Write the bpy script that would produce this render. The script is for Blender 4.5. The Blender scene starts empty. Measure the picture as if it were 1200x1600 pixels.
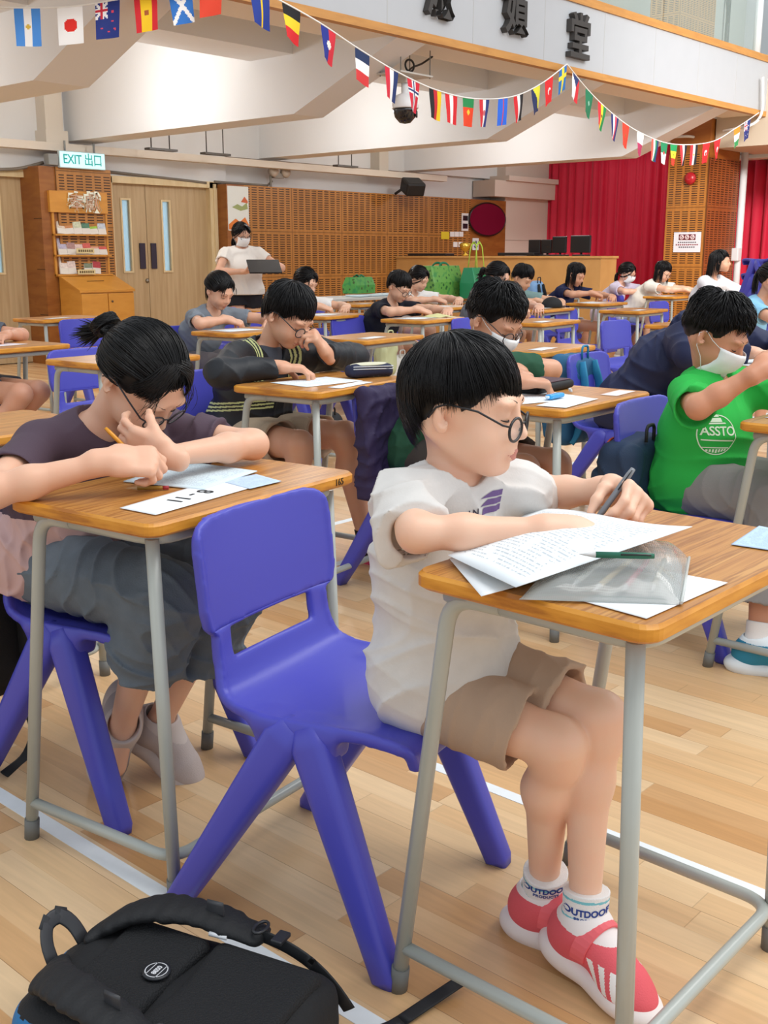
import bpy, bmesh, math, random
import numpy as np
from mathutils import Vector, Matrix, Euler
random.seed(7); rng = np.random.default_rng(7)
SC = bpy.context.scene
COL = SC.collection
DETAIL = 1.0          # mesh detail of the modelled figures
# ---------------------------------------------------------------- camera
FPX = 1715.0; CAMH = 1.2
TH = math.atan(400 / FPX); AZ = math.radians(41.8)
CF = np.array([math.cos(AZ) * math.cos(TH), math.sin(AZ) * math.cos(TH), -math.sin(TH)])
CR = np.array([math.sin(AZ), -math.cos(AZ), 0.0]); CU = np.cross(CR, CF)
CP = np.array([0, 0, CAMH])
cam = bpy.data.cameras.new('camera'); camo = bpy.data.objects.new('camera', cam); COL.objects.link(camo)
camo.matrix_world = Matrix(((CR[0], CU[0], -CF[0], CP[0]), (CR[1], CU[1], -CF[1], CP[1]), (CR[2], CU[2], -CF[2], CP[2]), (0, 0, 0, 1)))
cam.sensor_fit = 'VERTICAL'; cam.sensor_height = 36; cam.sensor_width = 27; cam.lens = FPX / 1600 * 36
cam.clip_start = 0.05; cam.clip_end = 100
SC.camera = camo
SC.view_settings.view_transform = 'Standard'; SC.view_settings.look = 'None'
SC.view_settings.gamma = 1; SC.view_settings.use_curve_mapping = False
SC.view_settings.exposure = 0.0
# ---------------------------------------------------------------- light
w = bpy.data.worlds.new('hall_daylight'); SC.world = w; w.use_nodes = True
w.node_tree.nodes['Background'].inputs[0].default_value = (0.86, 0.93, 1.0, 1)
w.node_tree.nodes['Background'].inputs[1].default_value = 0.9
def area(name, loc, target, sx, sy, power, col=(1, 1, 1)):
    l = bpy.data.lights.new(name, 'AREA'); l.shape = 'RECTANGLE'; l.size = sx; l.size_y = sy; l.energy = power; l.color = col
    o = bpy.data.objects.new(name, l); COL.objects.link(o); o.location = loc
    o.rotation_euler = (Vector(target) - Vector(loc)).to_track_quat('-Z', 'Y').to_euler()
    return o
area('hall_ceiling_lamp', (3.0, -1.0, 6.5), (4.0, 2.0, 0), 6, 3, 260, (1, .97, .93))
area('hall_ceiling_lamp', (9.0, 0.0, 6.5), (8.0, 4.0, 0), 6, 3, 260, (1, .97, .93))
area('hall_window_light', (5.0, -7.0, 4.0), (5.0, 4.0, 1.2), 12, 4, 95, (.93, .97, 1))
area('curtain_fill_light', (8.5, 1.0, 4.6), (17.0, 7.8, 1.3), 2, 1, 120, (1, .96, .92)).data.spread = math.radians(70)  # added fill light, only there to brighten the red curtain
for bx_ in (3.3, 6.3, 9.05, 12.0, 15.2):  # the one nearest the stage is an added fill for the dark curtain
    l = bpy.data.lights.new('under_balcony_lamp_and_fill', 'POINT'); l.energy = 42; l.shadow_soft_size = .16; l.color = (.98, .99, 1)
    o = bpy.data.objects.new('under_balcony_lamp_and_fill', l); COL.objects.link(o); o.location = (bx_, 9.3, 2.72)

def ray(x, y): return CF * FPX + CR * (x - 600) - CU * (y - 800)
def atz(x, y, z): d = ray(x, y); return CP + d * ((z - CAMH) / d[2])
def aty(x, y, Y): d = ray(x, y); return CP + d * (Y / d[1])
def atx(x, y, X): d = ray(x, y); return CP + d * (X / d[0])
def atd(x, y, w): return CP + ray(x, y) / FPX * w      # w metres in front of the camera
A3 = lambda *v: np.array(v, float)
def nrm(v): v = np.asarray(v, float); return v / (np.linalg.norm(v) + 1e-12)
def srgb(c):
    c = [int(c[i:i + 2], 16) / 255 for i in (0, 2, 4)]
    return tuple((x / 12.92 if x <= .04045 else ((x + .055) / 1.055) ** 2.4) for x in c) + (1,)

# ---------------------------------------------------------------- materials
MATS = {}
def mat(hexc, rough=.5, metal=0., spec=.5, bump=0, bscale=60, var=0, vscale=8, name=None, sheen=0, sss=0, coat=0, alpha=1, bkind='noise', emit=0, trans=0):
    key = (hexc, rough, metal, spec, bump, bscale, var, vscale, sheen, sss, coat, alpha, bkind, emit, trans)
    if key in MATS: return MATS[key]
    m = bpy.data.materials.new(name or 'surface_' + hexc); m.use_nodes = True; nt = m.node_tree; N = nt.nodes; L = nt.links
    b = N['Principled BSDF']; c = srgb(hexc)
    b.inputs['Base Color'].default_value = c; b.inputs['Roughness'].default_value = rough
    b.inputs['Metallic'].default_value = metal; b.inputs['Specular IOR Level'].default_value = spec
    b.inputs['Sheen Weight'].default_value = sheen; b.inputs['Coat Weight'].default_value = coat
    b.inputs['Alpha'].default_value = alpha; b.inputs['Transmission Weight'].default_value = trans
    if sss:
        b.inputs['Subsurface Weight'].default_value = sss; b.inputs['Subsurface Radius'].default_value = (.012, .005, .003); b.inputs['Subsurface Scale'].default_value = 1
    if emit: b.inputs['Emission Color'].default_value = c; b.inputs['Emission Strength'].default_value = emit
    tc = N.new('ShaderNodeTexCoord')
    if var:
        n = N.new('ShaderNodeTexNoise'); n.inputs['Scale'].default_value = vscale; n.inputs['Detail'].default_value = 5
        L.new(tc.outputs['Object'], n.inputs['Vector'])
        r = N.new('ShaderNodeMapRange'); r.inputs[3].default_value = 1 - var; r.inputs[4].default_value = 1 + var
        L.new(n.outputs['Fac'], r.inputs[0])
        mx = N.new('ShaderNodeMix'); mx.data_type = 'RGBA'; mx.blend_type = 'MULTIPLY'; mx.inputs[0].default_value = 1
        mx.inputs[6].default_value = c; L.new(r.outputs[0], mx.inputs[7]); L.new(mx.outputs[2], b.inputs['Base Color'])
    if bump:
        bn = N.new('ShaderNodeBump'); bn.inputs['Strength'].default_value = bump; bn.inputs['Distance'].default_value = .004
        if bkind == 'noise':
            n = N.new('ShaderNodeTexNoise'); n.inputs['Detail'].default_value = 4
        else:
            n = N.new('ShaderNodeTexVoronoi')
        n.inputs['Scale'].default_value = bscale; L.new(tc.outputs['Object'], n.inputs['Vector'])
        L.new(n.outputs[0], bn.inputs['Height']); L.new(bn.outputs[0], b.inputs['Normal'])
    MATS[key] = m
    return m
def nodes_mat(name):
    m = bpy.data.materials.new(name); m.use_nodes = True
    return m, m.node_tree.nodes, m.node_tree.links, m.node_tree.nodes['Principled BSDF']
def ramp(N, stops):
    r = N.new('ShaderNodeValToRGB'); e = r.color_ramp.elements
    while len(e) < len(stops): e.new(.5)
    for i, (p, c) in enumerate(stops): e[i].position = p; e[i].color = srgb(c)
    return r
def math_(N, L, op, a, b=None):
    n = N.new('ShaderNodeMath'); n.operation = op
    for i, v in enumerate((a, b)):
        if v is None: continue
        if isinstance(v, (int, float)): n.inputs[i].default_value = v
        else: L.new(v, n.inputs[i])
    return n.outputs[0]

# ---------------------------------------------------------------- object helpers
def prop(o, label=None, cat=None, group=None, kind=None):
    if label: o['label'] = label
    if cat: o['category'] = cat
    if group: o['group'] = group
    if kind: o['kind'] = kind
    return o
def empty(name, loc=(0, 0, 0), rz=0):
    o = bpy.data.objects.new(name, None); COL.objects.link(o); o.location = loc; o.rotation_euler = (0, 0, rz); o.empty_display_size = .05
    return o
def link_mesh(name, me, parent=None, loc=None):
    o = bpy.data.objects.new(name, me); COL.objects.link(o)
    if parent: o.parent = parent
    if loc is not None: o.location = loc
    return o
def copy_tree(o, parent=None):
    c = o.copy(); COL.objects.link(c); c.parent = parent
    for ch in list(o.children): copy_tree(ch, c)
    return c
def mesh_np(name, V, Fq, mats, parent=None, fm=None, smooth=True, loc=None):
    """V (n,3); Fq list of faces or (m,k) array"""
    me = bpy.data.meshes.new(name)
    if isinstance(Fq, np.ndarray):
        m, k = Fq.shape
        me.vertices.add(len(V)); me.vertices.foreach_set('co', np.asarray(V, np.float32).ravel())
        me.loops.add(m * k); me.loops.foreach_set('vertex_index', Fq.astype(np.int32).ravel())
        me.polygons.add(m); me.polygons.foreach_set('loop_start', np.arange(0, m * k, k, dtype=np.int32))
        me.polygons.foreach_set('loop_total', np.full(m, k, np.int32)); me.update(calc_edges=True)
    else:
        me.from_pydata([tuple(v) for v in V], [], [tuple(f) for f in Fq]); me.update()
    for mm in (mats if isinstance(mats, (list, tuple)) else [mats]): me.materials.append(mm)
    if fm is not None: me.polygons.foreach_set('material_index', np.asarray(fm, np.int32))
    if smooth: me.polygons.foreach_set('use_smooth', np.ones(len(me.polygons), bool))
    me.validate(); me.update()
    return link_mesh(name, me, parent, loc)

class MB:
    """collects shapes into ONE mesh; m = material slot of what is added next"""
    def __init__(s): s.V = []; s.F = []; s.M = []; s.S = []; s.m = 0
    def add(s, vs, fs, smooth=False):
        b = len(s.V); s.V += [tuple(map(float, v)) for v in vs]; s.F += [tuple(b + i for i in f) for f in fs]
        s.M += [s.m] * len(fs); s.S += [smooth] * len(fs); return s
    def box(s, c, h, R=None, bev=0):
        """centre, half sizes, optional 3x3 columns = axes"""
        hx, hy, hz = h
        if bev <= 0:
            vs = [A3(x, y, z) for x in (-hx, hx) for y in (-hy, hy) for z in (-hz, hz)]
            fs = [(0, 1, 3, 2), (4, 6, 7, 5), (0, 4, 5, 1), (2, 3, 7, 6), (0, 2, 6, 4), (1, 5, 7, 3)]
        else:
            bm = bmesh.new(); bmesh.ops.create_cube(bm, size=2)
            for v in bm.verts: v.co = (v.co.x * hx, v.co.y * hy, v.co.z * hz)
            bmesh.ops.bevel(bm, geom=list(bm.edges) + list(bm.verts), offset=bev, segments=2, affect='EDGES', profile=.5)
            vs = [A3(*v.co) for v in bm.verts]; fs = [[v.index for v in f.verts] for f in bm.faces]; bm.free()
        if R is not None: vs = [np.asarray(R) @ v for v in vs]
        return s.add([v + np.asarray(c, float) for v in vs], fs)
    def b2(s, lo, hi, bev=0):
        lo = A3(*lo); hi = A3(*hi); return s.box((lo + hi) / 2, abs(hi - lo) / 2, None, bev)
    def tube(s, pts, r, n=10, closed=False, caps=True, flat=1.0, up=None):
        pts = [A3(*p) for p in pts]; k = len(pts)
        rs = r if isinstance(r, (list, tuple, np.ndarray)) else [r] * k
        T = []
        for i in range(k):
            a = pts[(i - 1) % k] if (closed or i > 0) else pts[0]; b = pts[(i + 1) % k] if (closed or i < k - 1) else pts[-1]
            T.append(nrm(b - a))
        u = nrm(np.cross(T[0], A3(*up) if up is not None else (A3(0, 0, 1) if abs(T[0][2]) < .9 else A3(1, 0, 0))))
        vs = []
        for i in range(k):
            u = nrm(u - T[i] * (u @ T[i])); v = np.cross(T[i], u)
            for j in range(n):
                a = 2 * math.pi * j / n; vs.append(pts[i] + rs[i] * (math.cos(a) * u + flat * math.sin(a) * v))
        fs = []
        for i in range(k if closed else k - 1):
            for j in range(n):
                a = i * n; b = ((i + 1) % k) * n; fs.append((a + j, a + (j + 1) % n, b + (j + 1) % n, b + j))
        s.add(vs, fs, True)
        if caps and not closed:
            base = len(s.V) - len(vs); s.F += [tuple(base + j for j in range(n))[::-1], tuple(base + (k - 1) * n + j for j in range(n))]; s.M += [s.m] * 2; s.S += [False] * 2
        return s
    def lathe(s, c, prof, n=20, ax=None):
        """prof: (r, z) rows"""
        R = np.eye(3) if ax is None else axis_frame(ax)
        vs = []; k = len(prof)
        for r, z in prof:
            for j in range(n):
                a = 2 * math.pi * j / n; vs.append(A3(*c) + R @ A3(r * math.cos(a), r * math.sin(a), z))
        fs = [(i * n + j, i * n + (j + 1) % n, (i + 1) * n + (j + 1) % n, (i + 1) * n + j) for i in range(k - 1) for j in range(n)]
        fs += [tuple(range(n))[::-1], tuple((k - 1) * n + j for j in range(n))]
        return s.add(vs, fs, True)
    def ell(s, c, r, R=None, n=14, k=9):
        vs = [A3(0, 0, 1)]; R = np.eye(3) if R is None else np.asarray(R)
        for i in range(1, k):
            t = math.pi * i / k
            for j in range(n): a = 2 * math.pi * j / n; vs.append(A3(math.sin(t) * math.cos(a), math.sin(t) * math.sin(a), math.cos(t)))
        vs.append(A3(0, 0, -1)); fs = [(0, 1 + j, 1 + (j + 1) % n) for j in range(n)]
        for i in range(k - 2):
            for j in range(n): a = 1 + i * n; fs.append((a + j, a + n + j, a + n + (j + 1) % n, a + (j + 1) % n))
        a = 1 + (k - 2) * n; fs += [(a + j, len(vs) - 1, a + (j + 1) % n) for j in range(n)]
        return s.add([A3(*c) + R @ (v * A3(*r)) for v in vs], fs, True)
    def prism(s, poly, o, ux, uy, depth):
        """outline poly (2D) on plane o,ux,uy pushed by vector depth"""
        o, ux, uy, d = A3(*o), A3(*ux), A3(*uy), A3(*depth); n = len(poly)
        a = [o + ux * p[0] + uy * p[1] for p in poly]
        vs = a + [p + d for p in a]
        fs = [tuple(range(n)), tuple(range(n, 2 * n))[::-1]] + [(i, i + n, (i + 1) % n + n, (i + 1) % n) for i in range(n)]
        return s.add(vs, fs)
    def build(s, name, mats, parent=None, loc=None):
        me = bpy.data.meshes.new(name); me.from_pydata(s.V, [], s.F)
        for mm in (mats if isinstance(mats, (list, tuple)) else [mats]): me.materials.append(mm)
        me.polygons.foreach_set('material_index', np.array(s.M, np.int32)); me.polygons.foreach_set('use_smooth', np.array(s.S, bool))
        bm = bmesh.new(); bm.from_mesh(me); bmesh.ops.recalc_face_normals(bm, faces=bm.faces); bm.to_mesh(me); bm.free()
        return link_mesh(name, me, parent, loc)
def axis_frame(z):
    z = nrm(z); x = nrm(np.cross(A3(0, 1, 0) if abs(z[1]) < .9 else A3(1, 0, 0), z)); return np.array([x, np.cross(z, x), z]).T
def rrect(w, h, r, n=5):
    """rounded rectangle outline, centred"""
    out = []
    for cx, cy, a0 in ((w / 2 - r, h / 2 - r, 0), (-w / 2 + r, h / 2 - r, 90), (-w / 2 + r, -h / 2 + r, 180), (w / 2 - r, -h / 2 + r, 270)):
        for i in range(n + 1): a = math.radians(a0 + 90 * i / n); out.append((cx + r * math.cos(a), cy + r * math.sin(a)))
    return out
def fillet(pts, r, n=5):
    """round the corners of a polyline"""
    pts = [A3(*p) for p in pts]; out = [pts[0]]
    for i in range(1, len(pts) - 1):
        a = nrm(pts[i - 1] - pts[i]); b = nrm(pts[i + 1] - pts[i])
        p0 = pts[i] + a * r; p1 = pts[i] + b * r
        for k in range(n + 1): t = k / n; out.append((1 - t) ** 2 * p0 + 2 * t * (1 - t) * pts[i] + t * t * p1)
    return out + [pts[-1]]
def text_geo(s, size, bold=0.0, extrude=0.0, spacing=1.0):
    cu = bpy.data.curves.new('t', 'FONT'); cu.body = s; cu.size = size; cu.offset = bold; cu.extrude = extrude; cu.align_x = 'CENTER'; cu.align_y = 'CENTER'
    cu.space_character = spacing; cu.resolution_u = 4
    ob = bpy.data.objects.new('t', cu); COL.objects.link(ob); bpy.context.view_layer.update()
    dg = bpy.context.evaluated_depsgraph_get(); me = ob.evaluated_get(dg).to_mesh()
    vs = [A3(*v.co) for v in me.vertices]; fs = [tuple(p.vertices) for p in me.polygons]
    ob.evaluated_get(dg).to_mesh_clear(); bpy.data.objects.remove(ob); bpy.data.curves.remove(cu)
    return vs, fs
def text_on(name, s, size, o, ux, uy, m, parent=None, bold=0.0, extrude=0.0005, spacing=1.0):
    ux, uy = nrm(ux), nrm(uy); n = np.cross(ux, uy); vs, fs = text_geo(s, size, bold, extrude, spacing)
    mb = MB(); mb.add([A3(*o) + ux * v[0] + uy * v[1] + n * v[2] for v in vs], fs)
    return mb.build(name, m, parent)
# ---------------------------------------------------------------- signed-distance modelling of soft bodies
def P_cone(a, b, r1, r2, lat=None, ls=1.0):
    """tapered limb from a to b; lat/ls widen it sideways"""
    a, b = A3(*a), A3(*b); ab = b - a; L2 = ab @ ab + 1e-9
    if lat is not None: lat = nrm(lat)
    def f(P):
        q = P - a
        if lat is not None:
            s = q @ lat; q = q - lat * (s * (1 - 1 / ls))[..., None]
        t = np.clip(q @ ab / L2, 0, 1)
        return np.linalg.norm(q - t[..., None] * ab, axis=-1) - (r1 + (r2 - r1) * t)
    return f
def P_ell(c, r, R=None):
    c = A3(*c); r = A3(*r); R = np.eye(3) if R is None else np.asarray(R)
    def f(P):
        q = (P - c) @ R; k0 = np.linalg.norm(q / r, axis=-1); k1 = np.linalg.norm(q / (r * r), axis=-1)
        return k0 * (k0 - 1) / (k1 + 1e-9)
    return f
def P_box(c, h, rad, R=None):
    c = A3(*c); h = A3(*h) - rad; R = np.eye(3) if R is None else np.asarray(R)
    def f(P):
        q = np.abs((P - c) @ R) - h
        return np.linalg.norm(np.maximum(q, 0), axis=-1) + np.minimum(q.max(-1), 0) - rad
    return f
def P_plane(p, n):
    p = A3(*p); n = nrm(n); return lambda P: (P - p) @ n
def P_cut(f, *planes):
    return lambda P: np.maximum.reduce([f(P)] + [g(P) for g in planes])
def smin(a, b, k):
    h = np.maximum(k - np.abs(a - b), 0) / k; return np.minimum(a, b) - h * h * k * .25
class Field:
    def __init__(s): s.it = []; s.pts = []
    def u(s, f, k=.02): s.it.append((0, f, k)); return s       # join
    def d(s, f, k=.008): s.it.append((1, f, k)); return s      # carve
    def x(s, f): s.it.append((2, f, 0)); return s              # displace / any map d,P -> d
    def full(s, P):
        D = np.full(P.shape[:-1], 9.)
        for op, f, k in s.it:
            if op == 0: D = smin(D, f(P), k)
            elif op == 1: D = -smin(-D, f(P), k)
            else: D = f(D, P)
        return D
    def block(s, P, cen, rad, h):
        D = np.full(P.shape[:-1], 9.)
        for op, f, k in s.it:
            if op == 2: D = f(D, P); continue
            m = f(cen) < rad * 1.9 + k + 4 * h
            if not m.any(): continue
            if op == 0: D[m] = smin(D[m], f(P[m]), k)
            else: D[m] = -smin(-D[m], f(P[m]), k)
        return D
def field_mesh(fd, lo, hi, h):
    h = h / DETAIL; lo = A3(*lo); hi = A3(*hi); B = 8; bs = B * h
    nb = np.ceil((hi - lo) / bs).astype(int)
    I = np.stack(np.meshgrid(*[np.arange(n) for n in nb], indexing='ij'), -1).reshape(-1, 3)
    cen = lo + (I + .5) * bs; rad = bs * math.sqrt(3) / 2
    keep = []
    for i in range(0, len(I), 40000):
        keep.append(np.abs(fd.full(cen[i:i + 40000])) < rad * 1.9 + .02)
    keep = np.concatenate(keep); I = I[keep]; cen = cen[keep]
    g = np.stack(np.meshgrid(*[np.arange(B + 1)] * 3, indexing='ij'), -1)
    VK = []; VP = []; EF = []
    S = 1 << 20
    key = lambda ix: (ix[..., 0] * S + ix[..., 1]) * S + ix[..., 2]
    offs = [A3(*o).astype(int) for o in ((0, 0, 0), (1, 0, 0), (0, 1, 0), (1, 1, 0), (0, 0, 1), (1, 0, 1), (0, 1, 1), (1, 1, 1))]
    edges = [(0, 1), (2, 3), (4, 5), (6, 7), (0, 2), (1, 3), (4, 6), (5, 7), (0, 4), (1, 5), (2, 6), (3, 7)]
    for i in range(0, len(I), 256):
        Ib = I[i:i + 256]; gi = Ib[:, None, None, None, :] * B + g[None]
        P = lo + gi * h; D = fd.block(P, cen[i:i + 256], rad, h)
        c = [D[:, o[0]:o[0] + B, o[1]:o[1] + B, o[2]:o[2] + B] for o in offs]
        ins = [x < 0 for x in c]; n_in = sum(x.astype(np.int8) for x in ins)
        act = (n_in > 0) & (n_in < 8)
        if not act.any(): continue
        idx = np.nonzero(act); cv = [x[idx] for x in c]; base = gi[:, :B, :B, :B][idx]
        acc = np.zeros((len(base), 3)); cnt = np.zeros(len(base))
        for a, b in edges:
            da, db = cv[a], cv[b]; m = (da < 0) != (db < 0)
            t = np.where(m, da / np.where(m, da - db, 1), 0)
            acc += m[:, None] * (offs[a] + t[:, None] * (offs[b] - offs[a])); cnt += m
        VK.append(key(base)); VP.append(lo + (base + acc / cnt[:, None]) * h)
        for ax, o in ((0, 1), (1, 2), (2, 4)):
            m = (cv[0] < 0) != (cv[o] < 0)
            EF.append(np.concatenate([base[m], np.full((m.sum(), 1), ax), (cv[0][m] < 0)[:, None].astype(int)], 1))
    VK = np.concatenate(VK); VP = np.concatenate(VP); VK, ui = np.unique(VK, return_index=True); VP = VP[ui]
    EF = np.concatenate(EF); F = []
    d4 = {0: ((0, 0, 0), (0, -1, 0), (0, -1, -1), (0, 0, -1)), 1: ((0, 0, 0), (0, 0, -1), (-1, 0, -1), (-1, 0, 0)), 2: ((0, 0, 0), (-1, 0, 0), (-1, -1, 0), (0, -1, 0))}
    for ax in range(3):
        e = EF[EF[:, 3] == ax]; ok = np.ones(len(e), bool); q = []
        for o in d4[ax]:
            k = key(e[:, :3] + np.array(o)); j = np.minimum(np.searchsorted(VK, k), len(VK) - 1); ok &= VK[j] == k; q.append(j)
        q = np.stack(q, 1); fl = e[:, 4] == 0; q[fl] = q[fl][:, ::-1]
        F.append(q[ok])
    F = np.concatenate(F)
    return VP, F
def smooth_v(V, F, it=1, lam=.5):
    E = np.concatenate([F[:, [0, 1]], F[:, [1, 2]], F[:, [2, 3]], F[:, [3, 0]]]); 
    for _ in range(it):
        S_ = np.zeros_like(V); c = np.zeros(len(V))
        for a, b in ((0, 1), (1, 0)):
            for k in range(3): S_[:, k] += np.bincount(E[:, a], weights=V[E[:, b], k], minlength=len(V))
            c += np.bincount(E[:, a], minlength=len(V))
        V = V + lam * (S_ / np.maximum(c, 1)[:, None] - V)
    return V
def field_obj(name, fd, lo, hi, h, mats, parent=None, fm=None, sm=1):
    V, F = field_mesh(fd, lo, hi, h); V = smooth_v(V, F, sm, .5)
    fmi = None
    if fm is not None: fmi = fm(V[F].mean(1))
    if parent is not None: V = V - A3(*parent.location) if parent.rotation_euler.z == 0 else V
    return mesh_np(name, V, F, mats, parent, fmi)
def folds(amp, seed, freq=28., stretch=(1, 1, .75)):
    """cloth creases: warped ridges, sharper than a sine"""
    r = np.random.default_rng(seed); n = 5; D = [nrm(r.normal(size=3) * A3(*stretch)) for _ in range(n)]; W = [nrm(r.normal(size=3)) for _ in range(n)]; ph = r.uniform(0, 6, n)
    def f(d, P):
        m = np.abs(d) < .03; 
        if not m.any(): return d
        Q = P[m]; o = 0
        for i in range(n):
            a = Q @ D[i] * freq * (.7 + .42 * i) + ph[i] + 2.6 * np.sin(Q @ W[i] * freq * .5 + ph[i]) + 1.2 * np.sin(Q @ W[(i + 2) % n] * freq * 1.2)
            o = o + (1 - np.abs(np.sin(a))) ** 2 * np.clip(np.sin(Q @ W[(i + 1) % n] * freq * .45 + ph[i]) + .35, 0, 1) * (1.25 - .17 * i)
        d = d.copy(); d[m] = d[m] - amp * 1.7 * (o - .45)
        return d
    return f
# ---------------------------------------------------------------- people
def ik(a, c, l1, l2, pole):
    """middle joint of a two-bone limb from a to c bending towards pole"""
    a, c = A3(*a), A3(*c); d = c - a; L = np.linalg.norm(d); n = d / L
    if L > (l1 + l2) * .995: L = (l1 + l2) * .995; c = a + n * L
    x = (l1 * l1 - l2 * l2 + L * L) / (2 * L); hgt = math.sqrt(max(l1 * l1 - x * x, 1e-6))
    p = A3(*pole); p = nrm(p - n * (p @ n)); return a + n * x + p * hgt, c
def rot(v, ax, deg):
    ax = nrm(ax); a = math.radians(deg); return v * math.cos(a) + np.cross(ax, v) * math.sin(a) + ax * (ax @ v) * (1 - math.cos(a))
HANDS = {  # curls of index, middle, ring, little (3 joints each), thumb: spread, bend towards palm, tip bend
    'pen': (((52, 48, 28), (60, 58, 34), (70, 66, 40), (76, 70, 44)), (38, 52, 30)),
    'flat': (((10, 16, 10), (10, 14, 10), (12, 16, 10), (16, 18, 12)), (38, 14, 12)),
    'rest': (((28, 34, 22), (32, 38, 24), (34, 40, 26), (38, 42, 28)), (34, 26, 18)),
    'curl': (((48, 58, 34), (56, 62, 38), (62, 66, 40), (66, 70, 42)), (28, 36, 24)),
    'pinch': (((48, 40, 24), (42, 40, 22), (34, 38, 22), (28, 34, 22)), (34, 48, 22)),
}
def hand_prims(w, f, n, side, pose, s):
    """w wrist, f finger direction, n palm normal (out of the palm), side=+1: thumb towards cross(n,f)"""
    w = A3(*w); f = nrm(f); n = A3(*n); n = nrm(n - f * (n @ f)); t = np.cross(n, f) * side
    R = np.array([f, t, n]).T; out = []; info = {}
    curls, th = HANDS[pose]
    out.append((P_box(w + f * .046 * s + t * .001 * s, (.044 * s, .036 * s, .0125 * s), .0118 * s, R), .012))
    out.append((P_cone(w - f * .03 * s, w + f * .022 * s, .0215 * s, .0225 * s, t, 1.2), .02))
    bases = ((.086, .0275, .0082, .039, .025, .019), (.090, .009, .0086, .043, .028, .020), (.087, -.0095, .0082, .040, .026, .019), (.080, -.0265, .0073, .031, .020, .017))
    joints = []
    for i, (bf, bt, r, l1, l2, l3) in enumerate(bases):
        p = w + f * bf * s + t * bt * s; d = f.copy(); d = nrm(d + t * (.10, .02, -.05, -.12)[i] * (1 if pose in ('flat', 'rest', 'pinch') else .2))
        pts = [p - f * .022 * s]; pts.append(p); rr = [r * 1.02, r * 1.1]
        ax = np.cross(d, n)
        for l, c, rk in ((l1, curls[i][0], 1.0), (l2, curls[i][1], .94), (l3, curls[i][2], .82)):
            d = rot(d, ax, c); p = p + d * l * s; pts.append(p); rr.append(r * rk)
        for k in range(4): out.append((P_cone(pts[k], pts[k + 1], rr[k] * s, rr[k + 1] * s), .0055 if k else .012))
        info[i] = (pts[-1], d); joints.append(pts)
    p = w + f * .020 * s + t * .024 * s; d = nrm(f * math.cos(math.radians(th[0])) + t * math.sin(math.radians(th[0])) + n * .25)
    ax = np.cross(d, n - t * .3)
    pts = [p]; d = rot(d, ax, th[1] * .4); p = p + d * .040 * s; pts.append(p); d = rot(d, ax, th[1] * .6); p = p + d * .030 * s; pts.append(p); d = rot(d, ax, th[2]); p = p + d * .023 * s; pts.append(p)
    for k, (ra, rb) in enumerate(((.0135, .0112), (.0105, .0095), (.0095, .0078))): out.append((P_cone(pts[k], pts[k + 1], ra * s, rb * s), .014 if k == 0 else .006))
    info['thumb'] = (pts[-1], d); info['frame'] = (f, t, n); info['joints'] = joints
    return out, info
SKIN = {}
def skin_mat(hexc):
    if hexc not in SKIN:
        m, N, L, b = nodes_mat('skin'); b.inputs['Base Color'].default_value = srgb(hexc); b.inputs['Roughness'].default_value = .46
        b.inputs['Subsurface Weight'].default_value = .12; b.inputs['Subsurface Radius'].default_value = (.012, .005, .003); b.inputs['Subsurface Scale'].default_value = 1.0
        tc = N.new('ShaderNodeTexCoord'); n = N.new('ShaderNodeTexNoise'); n.inputs['Scale'].default_value = 18; n.inputs['Detail'].default_value = 3; L.new(tc.outputs['Object'], n.inputs['Vector'])
        c = srgb(hexc); r = ramp(N, ((.3, hexc), (.75, hexc))); r.color_ramp.elements[1].color = (c[0] * 1.02, c[1] * .93, c[2] * .90, 1)
        L.new(n.outputs['Fac'], r.inputs[0]); L.new(r.outputs[0], b.inputs['Base Color'])
        n2 = N.new('ShaderNodeTexNoise'); n2.inputs['Scale'].default_value = 260; L.new(tc.outputs['Object'], n2.inputs['Vector'])
        bn = N.new('ShaderNodeBump'); bn.inputs['Strength'].default_value = .10; bn.inputs['Distance'].default_value = .001; L.new(n2.outputs[0], bn.inputs['Height']); L.new(bn.outputs[0], b.inputs['Normal'])
        SKIN[hexc] = m
    return SKIN[hexc]
HAIRM = None
def hair_mat():
    global HAIRM
    if HAIRM is None:
        m, N, L, b = nodes_mat('black_hair'); b.inputs['Base Color'].default_value = (.006, .0055, .006, 1); b.inputs['Roughness'].default_value = .38; b.inputs['Specular IOR Level'].default_value = .28
        HAIRM = m
    return HAIRM
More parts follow.
